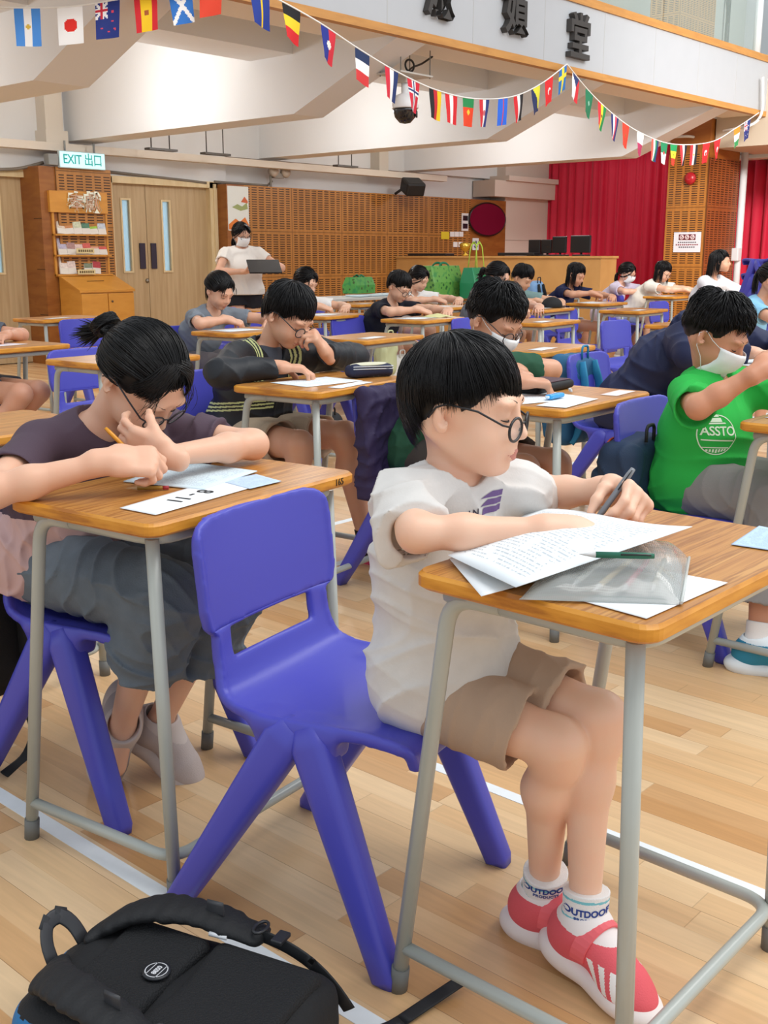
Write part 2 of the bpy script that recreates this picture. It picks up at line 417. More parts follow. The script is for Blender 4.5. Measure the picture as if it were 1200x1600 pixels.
def head_field(fd, c, R, s, mask=False):
    """head prims in the frame R=(forward, left, up) about centre c"""
    W = lambda x, y, z: A3(*c) + R @ (A3(x, y, z) * s)
    E = lambda x, y, z, a, b, d, k, R2=None: fd.u(P_ell(W(x, y, z), (a * s, b * s, d * s), R if R2 is None else R2), k * s)
    E(-.012, 0, .030, .094, .076, .084, .02)
    E(.040, 0, -.012, .050, .058, .070, .03)
    E(.030, 0, -.050, .050, .048, .040, .03)
    fd.u(P_cone(W(-.030, .052, -.03), W(.058, .020, -.083), .014 * s, .015 * s), .025 * s); fd.u(P_cone(W(-.030, -.052, -.03), W(.058, -.020, -.083), .014 * s, .015 * s), .025 * s)
    E(.070, 0, -.084, .018, .020, .014, .022)
    for y in (1, -1):
        E(.056, y * .036, -.040, .028, .025, .026, .028)
        fd.d(P_ell(W(.105, y * .031, .004), (.020 * s, .020 * s, .0135 * s), R), .018 * s)
        E(.0735, y * .031, .002, .0150, .0165, .0125, .006)
        E(.082, y * .030, .024, .012, .022, .007, .02)
    fd.u(P_cone(W(.086, 0, .012), W(.1050, 0, -.027), .0070 * s, .0100 * s), .012 * s)
    for y in (1, -1): E(.0925, y * .0115, -.031, .010, .0075, .0075, .008)
    E(.088, 0, -.050, .010, .018, .010, .014)
    E(.0925, 0, -.0585, .0085, .0200, .0052, .004); E(.0910, 0, -.0680, .0085, .0165, .0062, .004)
    fd.d(P_box(W(.108, 0, -.0630), (.006 * s, .017 * s, .0007 * s), .0006 * s, R), .004 * s)
    for y in (1, -1):
        q = nrm(R @ A3(-.35, y, 0)); f2 = nrm(R @ A3(1, y * .35, .12)); u2 = np.cross(f2, q) * (1 if y > 0 else -1); u2 = nrm(u2); Re = np.array([f2, q, u2]).T
        fd.u(P_ell(W(-.010, y * .0805, -.005), (.0168 * s, .0068 * s, .0262 * s), Re), .004 * s)
        fd.u(P_ell(W(-.006, y * .0770, -.022), (.0080 * s, .0050 * s, .0085 * s), Re), .006 * s)
        fd.d(P_ell(W(-.004, y * .0868, -.003), (.0100 * s, .0085 * s, .0165 * s), Re), .0025 * s)
        fd.u(P_ell(W(-.010, y * .0825, -.004), (.0026 * s, .0030 * s, .0085 * s), Re), .003 * s)
# hair: many tapered locks lying on the skull
def lock_mesh(paths, r0, sides=3, flat=1.0):
    """paths (n,k,3) -> tapered tubes, one array mesh"""
    Pp = np.asarray(paths); n, k, _ = Pp.shape
    T = np.gradient(Pp, axis=1); T /= np.linalg.norm(T, axis=2, keepdims=True) + 1e-9
    ref = nrm(A3(.3, .2, 1)); U = np.cross(T, ref); U /= np.linalg.norm(U, axis=2, keepdims=True) + 1e-9; Wv = np.cross(T, U)
    t = np.linspace(0, 1, k); rr = (np.asarray(r0).reshape(-1, 1) * np.interp(t, [0, .15, .65, 1], [.7, 1, .85, .12])[None])[..., None]
    V = np.stack([Pp + rr * (math.cos(a) * U + flat * math.sin(a) * Wv) for a in 2 * math.pi * np.arange(sides) / sides], 2)
    idx = np.arange(n * k * sides).reshape(n, k, sides); a = idx[:, :-1]; b = idx[:, 1:]
    F = np.stack([a, np.roll(a, -1, 2), np.roll(b, -1, 2), b], -1).reshape(-1, 4)
    return V.reshape(-1, 3), F
HC = A3(-.011, 0, .029); HR = A3(.0945, .0795, .0900)
def on_skull(d, off):
    """point on the hair ellipsoid in direction d (n,3) with extra offset"""
    r = np.where(d[..., 2:3] < 0, HR * A3(1, 1, 1.45), HR); q = d / np.linalg.norm(d, axis=-1, keepdims=True); k = 1 / np.linalg.norm(q / r, axis=-1, keepdims=True)
    return HC + q * (k + off)
def make_hair(style, c, R, s, parent, seed=1, n=900, rad=.0022):
    r = np.random.default_rng(seed); K = 12
    crown = nrm(A3(-.35, .08, 1)) if style not in ('spiky', 'crop') else nrm(A3(-.25, 0, 1))
    e1 = nrm(np.cross(crown, A3(0, 1, 0))); e2 = np.cross(crown, e1)    # e1 points roughly backwards/forwards
    if e1[0] < 0: e1 = -e1
    paths = []; rads = []; dn = R.T @ A3(0, 0, -1)
    def endpol(az_dir):
        """height (z of the head frame) where hair of this direction ends"""
        x = az_dir[..., 0]; y = np.abs(az_dir[..., 1])
        front = np.clip((x - .25) / .5, 0, 1)
        if style == 'bowl': side = .026 - .066 * np.clip((-x - .14) / .35, 0, 1); fr = .028
        elif style == 'short': side = .006 - .062 * np.clip((-x - .1) / .4, 0, 1); fr = .034
        elif style in ('spiky', 'crop'): side = .006 - .050 * np.clip((-x - .1) / .4, 0, 1); fr = .056
        else: side = -.02 - .03 * np.clip(-x, 0, 1); fr = .05
        return side * (1 - front) + fr * front
    m = n
    az = r.uniform(0, 2 * math.pi, m); dirs = np.cos(az)[:, None] * e1 + np.sin(az)[:, None] * e2
    t0 = r.uniform(0, .72 if style in ('bowl', 'long') else 1.45 if style in ('spiky', 'crop') else 1.0, m) ** .8; layer = r.uniform(0, 1, m)
    tied = style in ('bun', 'pony', 'low')
    if not tied:
        for i in range(m):
            d = dirs[i]; hd = nrm(d * A3(1, 1, 0)); ez = float(endpol(hd[None])[0]) + r.normal() * (.004 + .009 * max(0, hd[0])) + (.010 * math.sin(az[i] * 9) * max(0, hd[0]))
            # polar sweep until the z of the surface falls to ez
            ts = np.linspace(t0[i] * .9, 2.6, 60); q = np.cos(ts)[:, None] * crown + np.sin(ts)[:, None] * d
            p = on_skull(q, .004); b = np.nonzero(p[:, 2] < ez)[0]; te = ts[b[0]] if len(b) else 2.0
            if te < ts[0] + .15: continue
            ln = min(te, ts[0] + (1.9 if style in ('bowl', 'long') else .62 if style != 'short' else 1.3)); tt = np.linspace(ts[0], ln, K)
            tw = .30 * math.sin(az[i] * 2 + 1) * (tt - tt[0]) + .12 * math.sin(az[i] * 7 + seed) * (tt - tt[0]) + r.normal() * .07 * (tt - tt[0])
            dd = np.cos(tw)[:, None] * d + np.sin(tw)[:, None] * np.cross(crown, d)
            q = np.cos(tt)[:, None] * crown + np.sin(tt)[:, None] * dd
            u = np.linspace(0, 1, K)[:, None]
            lift = {'bowl': .006, 'short': .009, 'spiky': .012, 'crop': .010, 'long': .006}[style]
            zz = on_skull(q, .0)[:, 2:3]; tp_ = np.clip((zz - .035) / .055, 0, 1)
            off = .0025 + .0045 * layer[i] + lift * (.3 + .7 * tp_) * np.sin(u * math.pi * .8) * (.5 + .8 * r.random())
            if style in ('spiky', 'crop'): off = off + (.030 if style == 'spiky' else .010) * tp_ * u ** 1.2 * r.random()
            if style == 'short': off = off + .006 * tp_ * r.random()
            off = off * (1 - .45 * u ** 3)
            if hd[0] > .35: off = off + .006 * u * r.random()
            off = off + .0012 * np.sin(u * 9 + az[i] * 5)
            p = on_skull(q, off)
            if style == 'long' and hd[0] < .45:
                k2 = K // 2; hang = r.uniform(.16, .24)
                for j in range(k2, K): p[j] = p[k2 - 1] + A3(-.004 * (j - k2), np.sign(p[k2 - 1][1]) * .002 * (j - k2), 0) + dn * hang * (j - k2 + 1) / (K - k2)
            paths.append(p); rads.append(rad * r.uniform(.6, 1.3))
    else:
        tie = {'bun': A3(-.118, 0, -.005), 'pony': A3(-.112, 0, .052), 'low': A3(-.105, 0, -.035)}[style]
        # roots on the hairline swept back to the tie
        for i in range(m):
            a = r.uniform(-1, 1) * math.pi; z0 = .052 - .022 * abs(a) - .01 * r.random() + (.005 if abs(a) < .6 else 0)
            root = nrm(A3(math.cos(a) * .9, math.sin(a) * .85, 0) + A3(0, 0, 1) * (r.uniform(.25, 1.6) if abs(a) < 1.3 else r.uniform(-.25, 1.2)))
            if abs(a) < 1.2 and root[2] < .36: root = nrm(root + A3(0, 0, .45))
            tgt = nrm(tie - HC); u = np.linspace(0, 1, K)
            om = math.acos(np.clip(root @ tgt, -.999, .999)); q = (np.sin((1 - u) * om)[:, None] * root + np.sin(u * om)[:, None] * tgt) / math.sin(om)
            p = on_skull(q, (.002 + .006 * layer[i] + .006 * np.sin(u * math.pi) * r.random())[:, None])
            p = p * (1 - u[:, None] ** 6) + (tie + A3(*(r.normal(size=3) * .006))) * u[:, None] ** 6
            paths.append(p); rads.append(rad * r.uniform(.7, 1.3))
        for i in range(n // 4):      # side-swept fringe
            sgn = 1 if r.random() < .5 else -1; q0 = nrm(A3(.45 + .2 * r.random(), sgn * .12 + .12 * r.normal(), .85)); q1 = nrm(A3(.80 - .35 * r.random(), sgn * r.uniform(.35, .95), r.uniform(-.02, .22))); u = np.linspace(0, 1, K)
            om = math.acos(np.clip(q0 @ q1, -.999, .999)); q = (np.sin((1 - u) * om)[:, None] * q0 + np.sin(u * om)[:, None] * q1) / math.sin(om)
            paths.append(on_skull(q, (.006 + .008 * np.sin(u * 3) * r.random() + .004 * u)[:, None])); rads.append(rad * .9)
        nt = n // 5
        for i in range(nt):
            u = np.linspace(0, 1, K)[:, None]; w_ = r.normal(size=3)
            if style == 'bun':
                if i % 3:
                    a0 = r.uniform(0, 6.28); rr_ = .020 + .012 * r.random(); ang = a0 + u * 4.5
                    p = tie + A3(-.018, 0, .004) + np.concatenate([-.010 * np.ones_like(u) + .010 * np.sin(ang * 1.3 + w_[0]), rr_ * np.cos(ang), rr_ * np.sin(ang)], 1)
                else: p = tie + A3(-.02, 0, -.01) + u * A3(-.035 + .012 * w_[0], .014 * w_[1], -.035 + .014 * w_[2]) + A3(0, 0, -.016) * u * u
            else:
                L = (.17 if style == 'pony' else .13) * r.uniform(.75, 1.1)
                p = tie + np.sin(u * 1.57) * A3(-.035 + .008 * w_[0], .014 * w_[1], 0) + dn * L * u ** 1.5 + A3(0, .003 * w_[2], 0) * np.sin(u * 3)
            paths.append(p); rads.append(rad * 1.5)
        for i in range(min(n // 60, 26)):      # loose wisps and side fringe
            sgn = 1 if i % 2 else -1; u = np.linspace(0, 1, K)[:, None]
            st = A3(.070 + .008 * r.normal(), sgn * r.uniform(.03, .058), .068); p = st + u * A3(.016 + .008 * r.normal(), sgn * (.012 + .006 * r.normal()), -.055 - .03 * r.random()) + np.sin(u * 3.1) * A3(.008, sgn * .008, 0)
            paths.append(p); rads.append(rad * .45)
    V, F = lock_mesh(np.array(paths), np.array(rads), 3 if n > 500 else 3)
    V = A3(*c) + (V * s) @ R.T
    # scalp cap under the locks
    fd = Field(); W = lambda x, y, z: A3(*c) + R @ (A3(x, y, z) * s)
    inf = .0045
    fd.u(P_ell(W(-.014, 0, .030), ((.094 + inf) * s, (.0765 + inf) * s, (.084 + inf) * s), R), .01)
    cut = {'bowl': (.042, .026, -.046), 'short': (.050, .018, -.042), 'spiky': (.062, .018, -.036), 'crop': (.062, .018, -.034), 'long': (.056, -.02, -.05)}.get(style, (.062, .010, -.04))
    fr, sd, bk = cut
    def clip(d, P):
        q = (P - A3(*c)) @ R / s; x = q[..., 0]; lim = np.interp(x, [-.10, -.050, -.032, -.010, .010, .020, .038, .056, .075], [bk, bk + .006, -.006, sd, sd, .006, .012, fr - .012, fr])
        return np.maximum(d, (lim - q[..., 2]) * s * .8)
    fd.x(clip)
    lo = A3(*c) - .13 * s; hi = A3(*c) + .15 * s
    V2, F2 = field_mesh(fd, lo, hi, .005 * s)
    Vt = np.concatenate([V, V2]); Ft = np.concatenate([F, F2 + len(V)])
    o = mesh_np('hair', Vt - A3(*parent.location), Ft, hair_mat(), parent)
    return o
def glasses(c, R, s, parent, rim='#1c1a1a', round_=1.0, rr=.0215, drop=.0, k_rim=.0019):
    W = lambda x, y, z: A3(*c) - A3(*parent.location) + R @ (A3(x, y, z) * s)
    mb = MB(); lm = MB()
    for y in (1, -1):
        ring = []
        for i in range(22):
            a = 2 * math.pi * i / 22; ring.append(W(.1065 - .10 * abs(math.cos(a) * rr * .0) - abs(y * .034 + math.cos(a) * rr) * .18 + .002, y * .0335 + math.cos(a) * rr * 1.08, -.004 - drop + math.sin(a) * rr * .88))
        mb.tube(ring, k_rim * s, 7, closed=True)
        lm.add(ring + [sum(ring) / len(ring)], [(i, (i + 1) % 22, 22) for i in range(22)], True)
        hx = W(.0985, y * .0575, .004 - drop)
        mb.tube([W(.0990, y * .0570, .003 - drop), W(.090, y * .068, .006 - drop), W(.05, y * .079, .012), W(.0, y * .084, .018), W(-.018, y * .084, .010), W(-.030, y * .082, -.008)], .0019 * s, 6)
        mb.tube([W(.1035, y * .010, -.004 - drop), W(.101, y * .009, -.013 - drop)], .0012 * s, 5)
    mb.tube([W(.1045, .0125, .002 - drop), W(.1075, 0, .005 - drop), W(.1045, -.0125, .002 - drop)], .0014 * s, 6)
    g = mb.build('glasses', mat(rim.strip('#'), .3), parent)
    lens = mat('e8f0f2', .03, alpha=.16, spec=.8, name='lens_glass'); l = lm.build('lens', lens, g)
    return g
def face_mask(c, R, s, parent, col='eef0f2', body=None):
    """pleated surgical mask following the lower face, with ear loops"""
    lp = A3(*parent.location); W = lambda x, y, z: A3(*c) - lp + R @ (A3(x, y, z) * s)
    V = []; nu, nv = 17, 11
    for j in range(nv):
        v = j / (nv - 1); z = -.008 - .092 * v
        bulge = .113 - .012 * abs(v - .25) ** 1.2 * 3 - .020 * max(0, v - .6) * 2.2 + (.0014 if j % 3 == 1 else 0)
        hw = .071 * (1 - .12 * v)
        for i in range(nu):
            u = -1 + 2 * i / (nu - 1); y = u * hw * (1 - .04 * abs(u)); x = bulge + .006 - .061 * abs(u) ** 3.2 + (.0 if abs(u) > .2 else (.2 - abs(u)) * .03 * (1 - v))
            p = W(x, y, z)
            if body is not None:      # let the cloth lie on the cheeks
                if i == 0 and j == 0:
                    from mathutils.bvhtree import BVHTree
                    T = BVHTree.FromPolygons([v.co for v in body.data.vertices], [tuple(q.vertices) for q in body.data.polygons])
                d_ = nrm(R @ A3(.55 + x * 2, y * 8, 0)); hit = T.ray_cast(Vector(p + d_ * .06 * s), Vector(-d_), .08 * s)[0]
                if hit is not None:
                    hp_ = A3(*hit); 
                    if (hp_ - p) @ d_ > -.0025 and (hp_ - p) @ d_ < .03: p = hp_ + d_ * .003
            V.append(p)
    F = [(j * nu + i, j * nu + i + 1, (j + 1) * nu + i + 1, (j + 1) * nu + i) for j in range(nv - 1) for i in range(nu - 1)]
    mb = MB(); mb.add(V, F, True)
    for y in (1, -1):
        mb.tube([W(.056, y * .069, -.012), W(.022, y * .073, .0), W(-.004, y * .083, .018), W(-.022, y * .083, .004)], .0011 * s, 5)
        mb.tube([W(.032, y * .061, -.098), W(.01, y * .066, -.06), W(-.012, y * .080, -.034), W(-.022, y * .083, .004)], .0011 * s, 5)
    o = mb.build('face_mask', mat(col, .8, bump=.15, bscale=400), parent)
    md = o.modifiers.new('thickness', 'SOLIDIFY'); md.thickness = .0012
    return o
def face_marks(c, R, s, parent, brow=True, closed=True):
    lp = A3(*parent.location); W = lambda x, y, z: A3(*c) - lp + R @ (A3(x, y, z) * s)
    e = MB(); b = MB(); w = MB()
    for y in (1, -1):
        # drooping lids with a dark lash line
        pts = [W(.0882 - .0062 * u * u - (.002 if u > .5 else 0), y * (.031 + u * .0155), -.0052 + .0032 * u * u) for u in np.linspace(-1, 1, 9)]
        e.tube(pts, [.0006 * s + .0009 * s * math.sin(math.pi * i / 8) for i in range(9)], 5)
        if brow:
            for k in range(10):
                u = k / 9; p = W(.0955 - .017 * u * u, y * (.016 + .031 * u), .0245 + .005 * math.sin(u * 2.4)); q = W(.0935 - .021 * u * u, y * (.021 + .031 * u), .0275 + .005 * math.sin(u * 2.4))
                b.tube([p, q], [.0011 * s, .0003 * s], 4)
        e.m = 0
    e.build('eyelashes', mat('181312', .6), parent)
    if brow: b.build('eyebrows', mat('2b211d', .8), parent)
def human(name_label, loc, **k):
    """builds one person: a continuous body, with clothes, hair, shoes as children"""
    s = k.get('s', 1.0); rs = s * k.get('g', 1.0); h = k.get('h', .004); yaw = math.radians(k.get('yaw', -90)); lean = k.get('lean', 25); seed = k.get('seed', 1)
    F_ = A3(math.cos(yaw), math.sin(yaw), 0); L_ = A3(-math.sin(yaw), math.cos(yaw), 0); UP = A3(0, 0, 1)
    hip = A3(*k['hip']); root = empty('person', (hip[0], hip[1], 0)); prop(root, name_label, 'person', k.get('group'))
    J = k.get('J', {}); ld = lambda a: nrm(UP * math.cos(math.radians(a)) + F_ * math.sin(math.radians(a)))
    chest = A3(*J['chest']) if 'chest' in J else hip + ld(lean * .7) * .23 * s
    neck = A3(*J['neck']) if 'neck' in J else chest + ld(lean * 1.2) * .20 * s
    tu = nrm(neck - chest); lat = nrm(A3(*J['lat'])) if 'lat' in J else L_
    fw = np.cross(lat, tu)      # chest forward
    sh = {}
    for key, y in (('L', 1), ('R', -1)):
        sh[key] = A3(*J['sh' + key]) if 'sh' + key in J else neck - tu * .045 * rs + lat * y * .150 * rs + F_ * .02 * s
    hc = A3(*J['head']) if 'head' in J else neck + nrm(tu + F_ * .3) * .155 * s
    hp = k.get('pitch', 40); hy = k.get('hyaw', 0); hr = k.get('roll', 0)
    hf = rot(F_, UP, hy); hl = rot(L_, UP, hy); hf = rot(hf, hl, hp); hu = np.cross(hf, hl); hl = rot(hl, hf, hr); hu = rot(hu, hf, hr)
    HRm = np.array([hf, hl, hu]).T; hs = k.get('hs', 1.0)
    # arms
    arm = {}
    for key, y in (('L', 1), ('R', -1)):
        wr = A3(*J['wr' + key]); pole = A3(*J.get('pole' + key, tuple(lat * y * 1.0 - UP * .4 + F_ * .2)))
        if 'el' + key in J: el = A3(*J['el' + key])
        else: el, wr = ik(sh[key], wr, k.get('ua', .255) * s, k.get('fa', .225) * s, pole)
        arm[key] = (sh[key], el, wr)
    leg = {}
    for key, y in (('L', 1), ('R', -1)):
        hj = hip + lat * y * .075 * s - UP * .01 * s
        kn = A3(*J['kn' + key]) if 'kn' + key in J else hj + F_ * .37 * s + L_ * y * .03 * s + UP * .0
        an = A3(*J['an' + key]) if 'an' + key in J else A3(kn[0], kn[1], .075) + F_ * (.02 if key == 'L' else -.05)
        leg[key] = (hj, kn, an)
    skin = k.get('skin', 'dcae94')
    # ---- body
    fd = Field()
    fd.u(P_ell(hip, (.105 * rs, .150 * rs, .095 * rs), np.array([F_, L_, UP]).T), .03)
    fd.u(P_cone(hip, chest, .088 * rs, .092 * rs, L_, 1.35), .05); fd.u(P_cone(chest, neck - tu * .05 * s, .098 * rs, .070 * rs, lat, 1.38), .05)
    fd.u(P_cone(neck - tu * .02 * s, hc - hf * .024 * hs - hu * .03 * hs, .040 * rs, .038 * hs * k.get('nk', 1)), .022)
    head_field(fd, hc, HRm, hs)
    W = lambda x, y, z: hc + HRm @ (A3(x, y, z) * hs)
    for key, y in (('L', 1), ('R', -1)):
        a, b_, c_ = arm[key]
        fd.u(P_cone(neck - tu * .035 * s + lat * y * .03, a, .032 * rs, .036 * rs), .045); fat = k.get('fat', 1.0)
        fd.u(P_cone(a, b_, .043 * rs * fat, .0335 * rs * fat), .03); m = b_ * .68 + c_ * .32
        fd.u(P_cone(b_, m, .0335 * rs * fat, .0335 * rs * fat), .025); fd.u(P_cone(m, c_, .0335 * rs * fat, .0205 * s * fat), .02)
        a, b_, c_ = leg[key]; lf = Field()
        lf.u(P_cone(a, b_, .080 * rs, .054 * rs), .04); cf = nrm(b_ - c_); bk = nrm(np.cross(L_, cf)) * -1; kf = nrm(np.cross(L_, cf))
        mid = b_ * .70 + c_ * .30 + bk * .012 * s
        lf.u(P_cone(b_ + kf * .004 * s, b_ * .90 + c_ * .10 + kf * .008 * s, .051 * rs, .043 * rs), .03); lf.u(P_cone(b_ * .9 + c_ * .1, mid, .043 * rs, .051 * rs), .03); lf.u(P_cone(mid, c_, .049 * rs, .031 * rs), .03)
        lf.u(P_cone(c_, c_ + A3(*J.get('toe' + key, tuple(F_))) * .07 * s - UP * .03 * s, .031 * rs, .028 * rs), .02)
        fd.u(lf.full, .008)
    info = {}; hs_ = k.get('hand', 1.06) * s
    for key, y in (('L', 1), ('R', -1)):
        pf, pn, pose = k['hand' + key]; side = 1 if key == 'L' else -1
        # left hand: thumb lies towards cross(n,f) mirrored
        pr, inf = hand_prims(arm[key][2], pf, pn, side, pose, hs_); info[key] = inf
        for f_, kk in pr: fd.u(f_, kk)
    allp = [hip, neck, hc] + [p for v in arm.values() for p in v] + [p for v in leg.values() for p in v] + [info['L'][1][0], info['R'][1][0]]
    lo = np.min(allp, 0) - .21; hi = np.max(allp, 0) + .21; lo[2] = max(lo[2], -.0)
    if k.get('nolegs'): lo[2] = hip[2] - .14
    V, Fq = field_mesh(fd, lo, hi, h); V = smooth_v(V, Fq, 1, .35)
    cen = V[Fq].mean(1); q = (cen - hc) @ HRm / hs
    lip = (q[:, 0] > .0868) & (np.abs(q[:, 1]) < .0170 - np.abs(q[:, 2] + .063) * .9) & (np.abs(q[:, 2] + .063) < .0108)
    mats_ = [skin_mat(skin), mat(k.get('lip', 'c98578'), .45, sss=.1)]
    body = mesh_np('body', V - A3(*root.location), Fq, mats_, root, lip.astype(int))
    face_marks(hc, HRm, hs, root, brow=k.get('brow', True))
    make_hair(k.get('hair', 'short'), hc, HRm, hs, root, seed, k.get('hairn', 700), k.get('hairr', .0022))
    if k.get('glasses'): glasses(hc, HRm, hs, root, k.get('rim', '1c1a1a'), rr=k.get('lens', .0225), drop=k.get('gdrop', .004), k_rim=k.get('rimr', .0019))
    if k.get('mask'): face_mask(hc, HRm, hs, root, body=body)
    K = dict(root=root, hip=hip, chest=chest, neck=neck, head=hc, HR=HRm, arm=arm, leg=leg, F=F_, L=L_, lat=lat, tu=tu, fw=fw, s=s, rs=rs, info=info, body=body, lo=lo, hi=hi, h=h, seed=seed, hs=hs)
    top(K, **k.get('shirt', {})); 
    if not k.get('nolegs'):
        bottoms(K, **k.get('pants', {})); shoes_for(K, J, k.get('shoe', {}), F_)
    return K
def top(K, col='ffffff', sleeve=.62, ease=.016, hem=-.10, neckr=.062, long=False, fold=.0022, rough=.85, mats=None, fm=None, cuff=.010, open_neck=0, name='shirt', hood=False, sl_ease=None, hemfront=0, freq=26., var=.04, cowl=0, spec=.25):
    s = K['s']; rs = K['rs']; hip, chest, neck, tu, lat, F_ = K['hip'], K['chest'], K['neck'], K['tu'], K['lat'], K['F']; UP = A3(0, 0, 1); fd = Field(); h = K['h']
    sl_ease = ease if sl_ease is None else sl_ease
    fd.u(P_ell(hip + UP * .012, ((.112 * rs + ease + .012), (.075 * s + .080 * rs + ease + .010), (.125 * rs + ease)), np.array([F_, K['L'], UP]).T), .04)
    fd.u(P_cone(hip, chest, .092 * rs + ease, .094 * rs + ease, K['L'], 1.33), .06); fd.u(P_cone(chest, neck - tu * .055 * s, .098 * rs + ease, .066 * rs + ease, lat, 1.36), .05)
    fd.u(P_cone(hip + F_ * .03 * s, chest - UP * .02 + F_ * .02 * s, .090 * rs + ease, .09 * rs + ease, K['L'], 1.2), .05)
    for key, y in (('L', 1), ('R', -1)):
        a, b_, c_ = K['arm'][key]
        fd.u(P_cone(neck - tu * .03 * s + lat * y * .035 * s, a - UP * .004, .038 * rs + ease * .6, .042 * rs + ease * .55), .045)
    body_h = Field(); body_h.it = list(fd.it)
    for key, y in (('L', 1), ('R', -1)):
        a, b_, c_ = K['arm'][key]
        if long:
            f1 = P_cone(a, b_, .052 * s + sl_ease, .040 * rs + sl_ease); fd.u(f1, .03)
            ax = nrm(c_ - b_); fd.u(P_cut(P_cone(b_, c_, .040 * rs + sl_ease, .030 * s + sl_ease * .6), P_plane(c_ - ax * .012 * s, ax)), .02)
        else:
            e = a + (b_ - a) * sleeve; ax = nrm(b_ - a)
            dn = -UP * cuff * .9; r1 = .042 * rs + sl_ease * .6; r2 = .040 * rs + sl_ease * .9 + cuff * .5
            f1 = P_cone(a, e + ax * .03 + dn, r1, r2); fd.u(P_cut(f1, P_plane(e, ax)), .03)
            fd.d(P_cut(P_cone(e - ax * .045 + dn * .6, e + ax * .05 + dn, .030 * s + sl_ease * .5, r2 - .0022), P_plane(e - ax * .04, -ax)), .003)
    if hood: fd.u(P_ell(neck - F_ * .055 * s + UP * .03 * s, (.075 * s, .11 * s, .055 * s), np.array([nrm(F_ - UP * .5), K['L'], nrm(UP + F_ * .5)]).T), .04)
    if cowl: fd.u(P_cone(neck - tu * .03 * s, neck + tu * cowl, .066 * rs, .060 * s), .02)
    fd.x(folds(fold, K['seed'] * 3 + 1, freq)); zc = hip[2] + hem * s
    fd.x(lambda d, P: np.maximum(d, zc + hemfront * ((P - hip) @ F_) - P[..., 2]))
    nd = nrm(tu * .9 + F_ * .12)
    fd.d(P_cone(neck + tu * (neckr - .034) * s + F_ * .018 * s, neck + nd * .22, neckr * s, neckr * s * 1.15), .004)
    if open_neck: fd.d(P_cone(neck + F_ * .05 * s, neck - tu * open_neck + F_ * .16 * s, .045 * rs, .012 * s), .006)
    V, Fq = field_mesh(fd, K['lo'] - .05, K['hi'] + .05, h); V = smooth_v(V, Fq, 3, .5)
    cen = V[Fq].mean(1); fmi = fm(cen, K) if fm else None
    o = mesh_np(name, V - A3(*K['root'].location), Fq, mats or mat(col, rough, spec=spec, bump=.12, bscale=260, var=var, vscale=30), K['root'], fmi)
    K['top'] = o; K['topV'] = V
    return o
def bottoms(K, col='b39b84', ease=.016, end=.72, cuffr=.012, fold=.002, long=False, name='shorts', rollup=False, freq=24., mats=None, fm=None, var=.05, bump=.15, legend=1.0, waist=.03):
    s = K['s']; rs = K['rs']; hip = K['hip']; UP = A3(0, 0, 1); fd = Field()
    fd.u(P_ell(hip, (.105 * rs + ease * .4, .150 * rs + ease * .4, .095 * rs + ease * .6), np.array([K['F'], K['L'], UP]).T), .03)
    for key in 'LR':
        a, b_, c_ = K['leg'][key]; ax = nrm(b_ - a); pf = Field()
        if not long:
            e = a + (b_ - a) * end; pf.u(P_cut(P_cone(a, e + ax * .03, .078 * rs + ease, .063 * rs + ease + cuffr), P_plane(e, ax)), .03)
            pf.d(P_cut(P_cone(e - ax * .05, e + ax * .06, .056 * rs + ease * .8, .060 * s + ease + cuffr - .003), P_plane(e - ax * .045, -ax)), .003)
        else:
            e = b_ + (c_ - b_) * legend; ax2 = nrm(c_ - b_)
            pf.u(P_cone(a, b_, .084 * rs + ease, .062 * rs + ease), .03); pf.u(P_cut(P_cone(b_, e, .062 * rs + ease, .052 * s + ease + cuffr), P_plane(e, ax2)), .03)
            if rollup: pf.u(P_cut(P_cone(e - ax2 * .045, e - ax2 * .006, .058 * s + ease + cuffr, .056 * rs + ease + cuffr), P_plane(e, ax2), P_plane(e - ax2 * .05, -ax2)), .006)
            pf.d(P_cut(P_cone(e - ax2 * .05, e + ax2 * .08, .048 * rs + ease * .6, .050 * rs + ease * .8 + cuffr * .7), P_plane(e - ax2 * .045, -ax2)), .003)
        fd.u(pf.full, .010)
    fd.x(folds(fold, K['seed'] * 5 + 2, freq)); ht = hip[2] + waist * s + .05
    fd.x(lambda d, P: np.maximum(d, P[..., 2] - ht))
    V, Fq = field_mesh(fd, K['lo'] - .04, K['hi'] + .04, K['h']); V = smooth_v(V, Fq, 3, .5)
    cen = V[Fq].mean(1); fmi = fm(cen, K) if fm else None
    K['bot'] = mesh_np(name, V - A3(*K['root'].location), Fq, mats or mat(col, .9, spec=.2, bump=bump, bscale=300, var=var, vscale=18), K['root'], fmi)
SOCKS = []
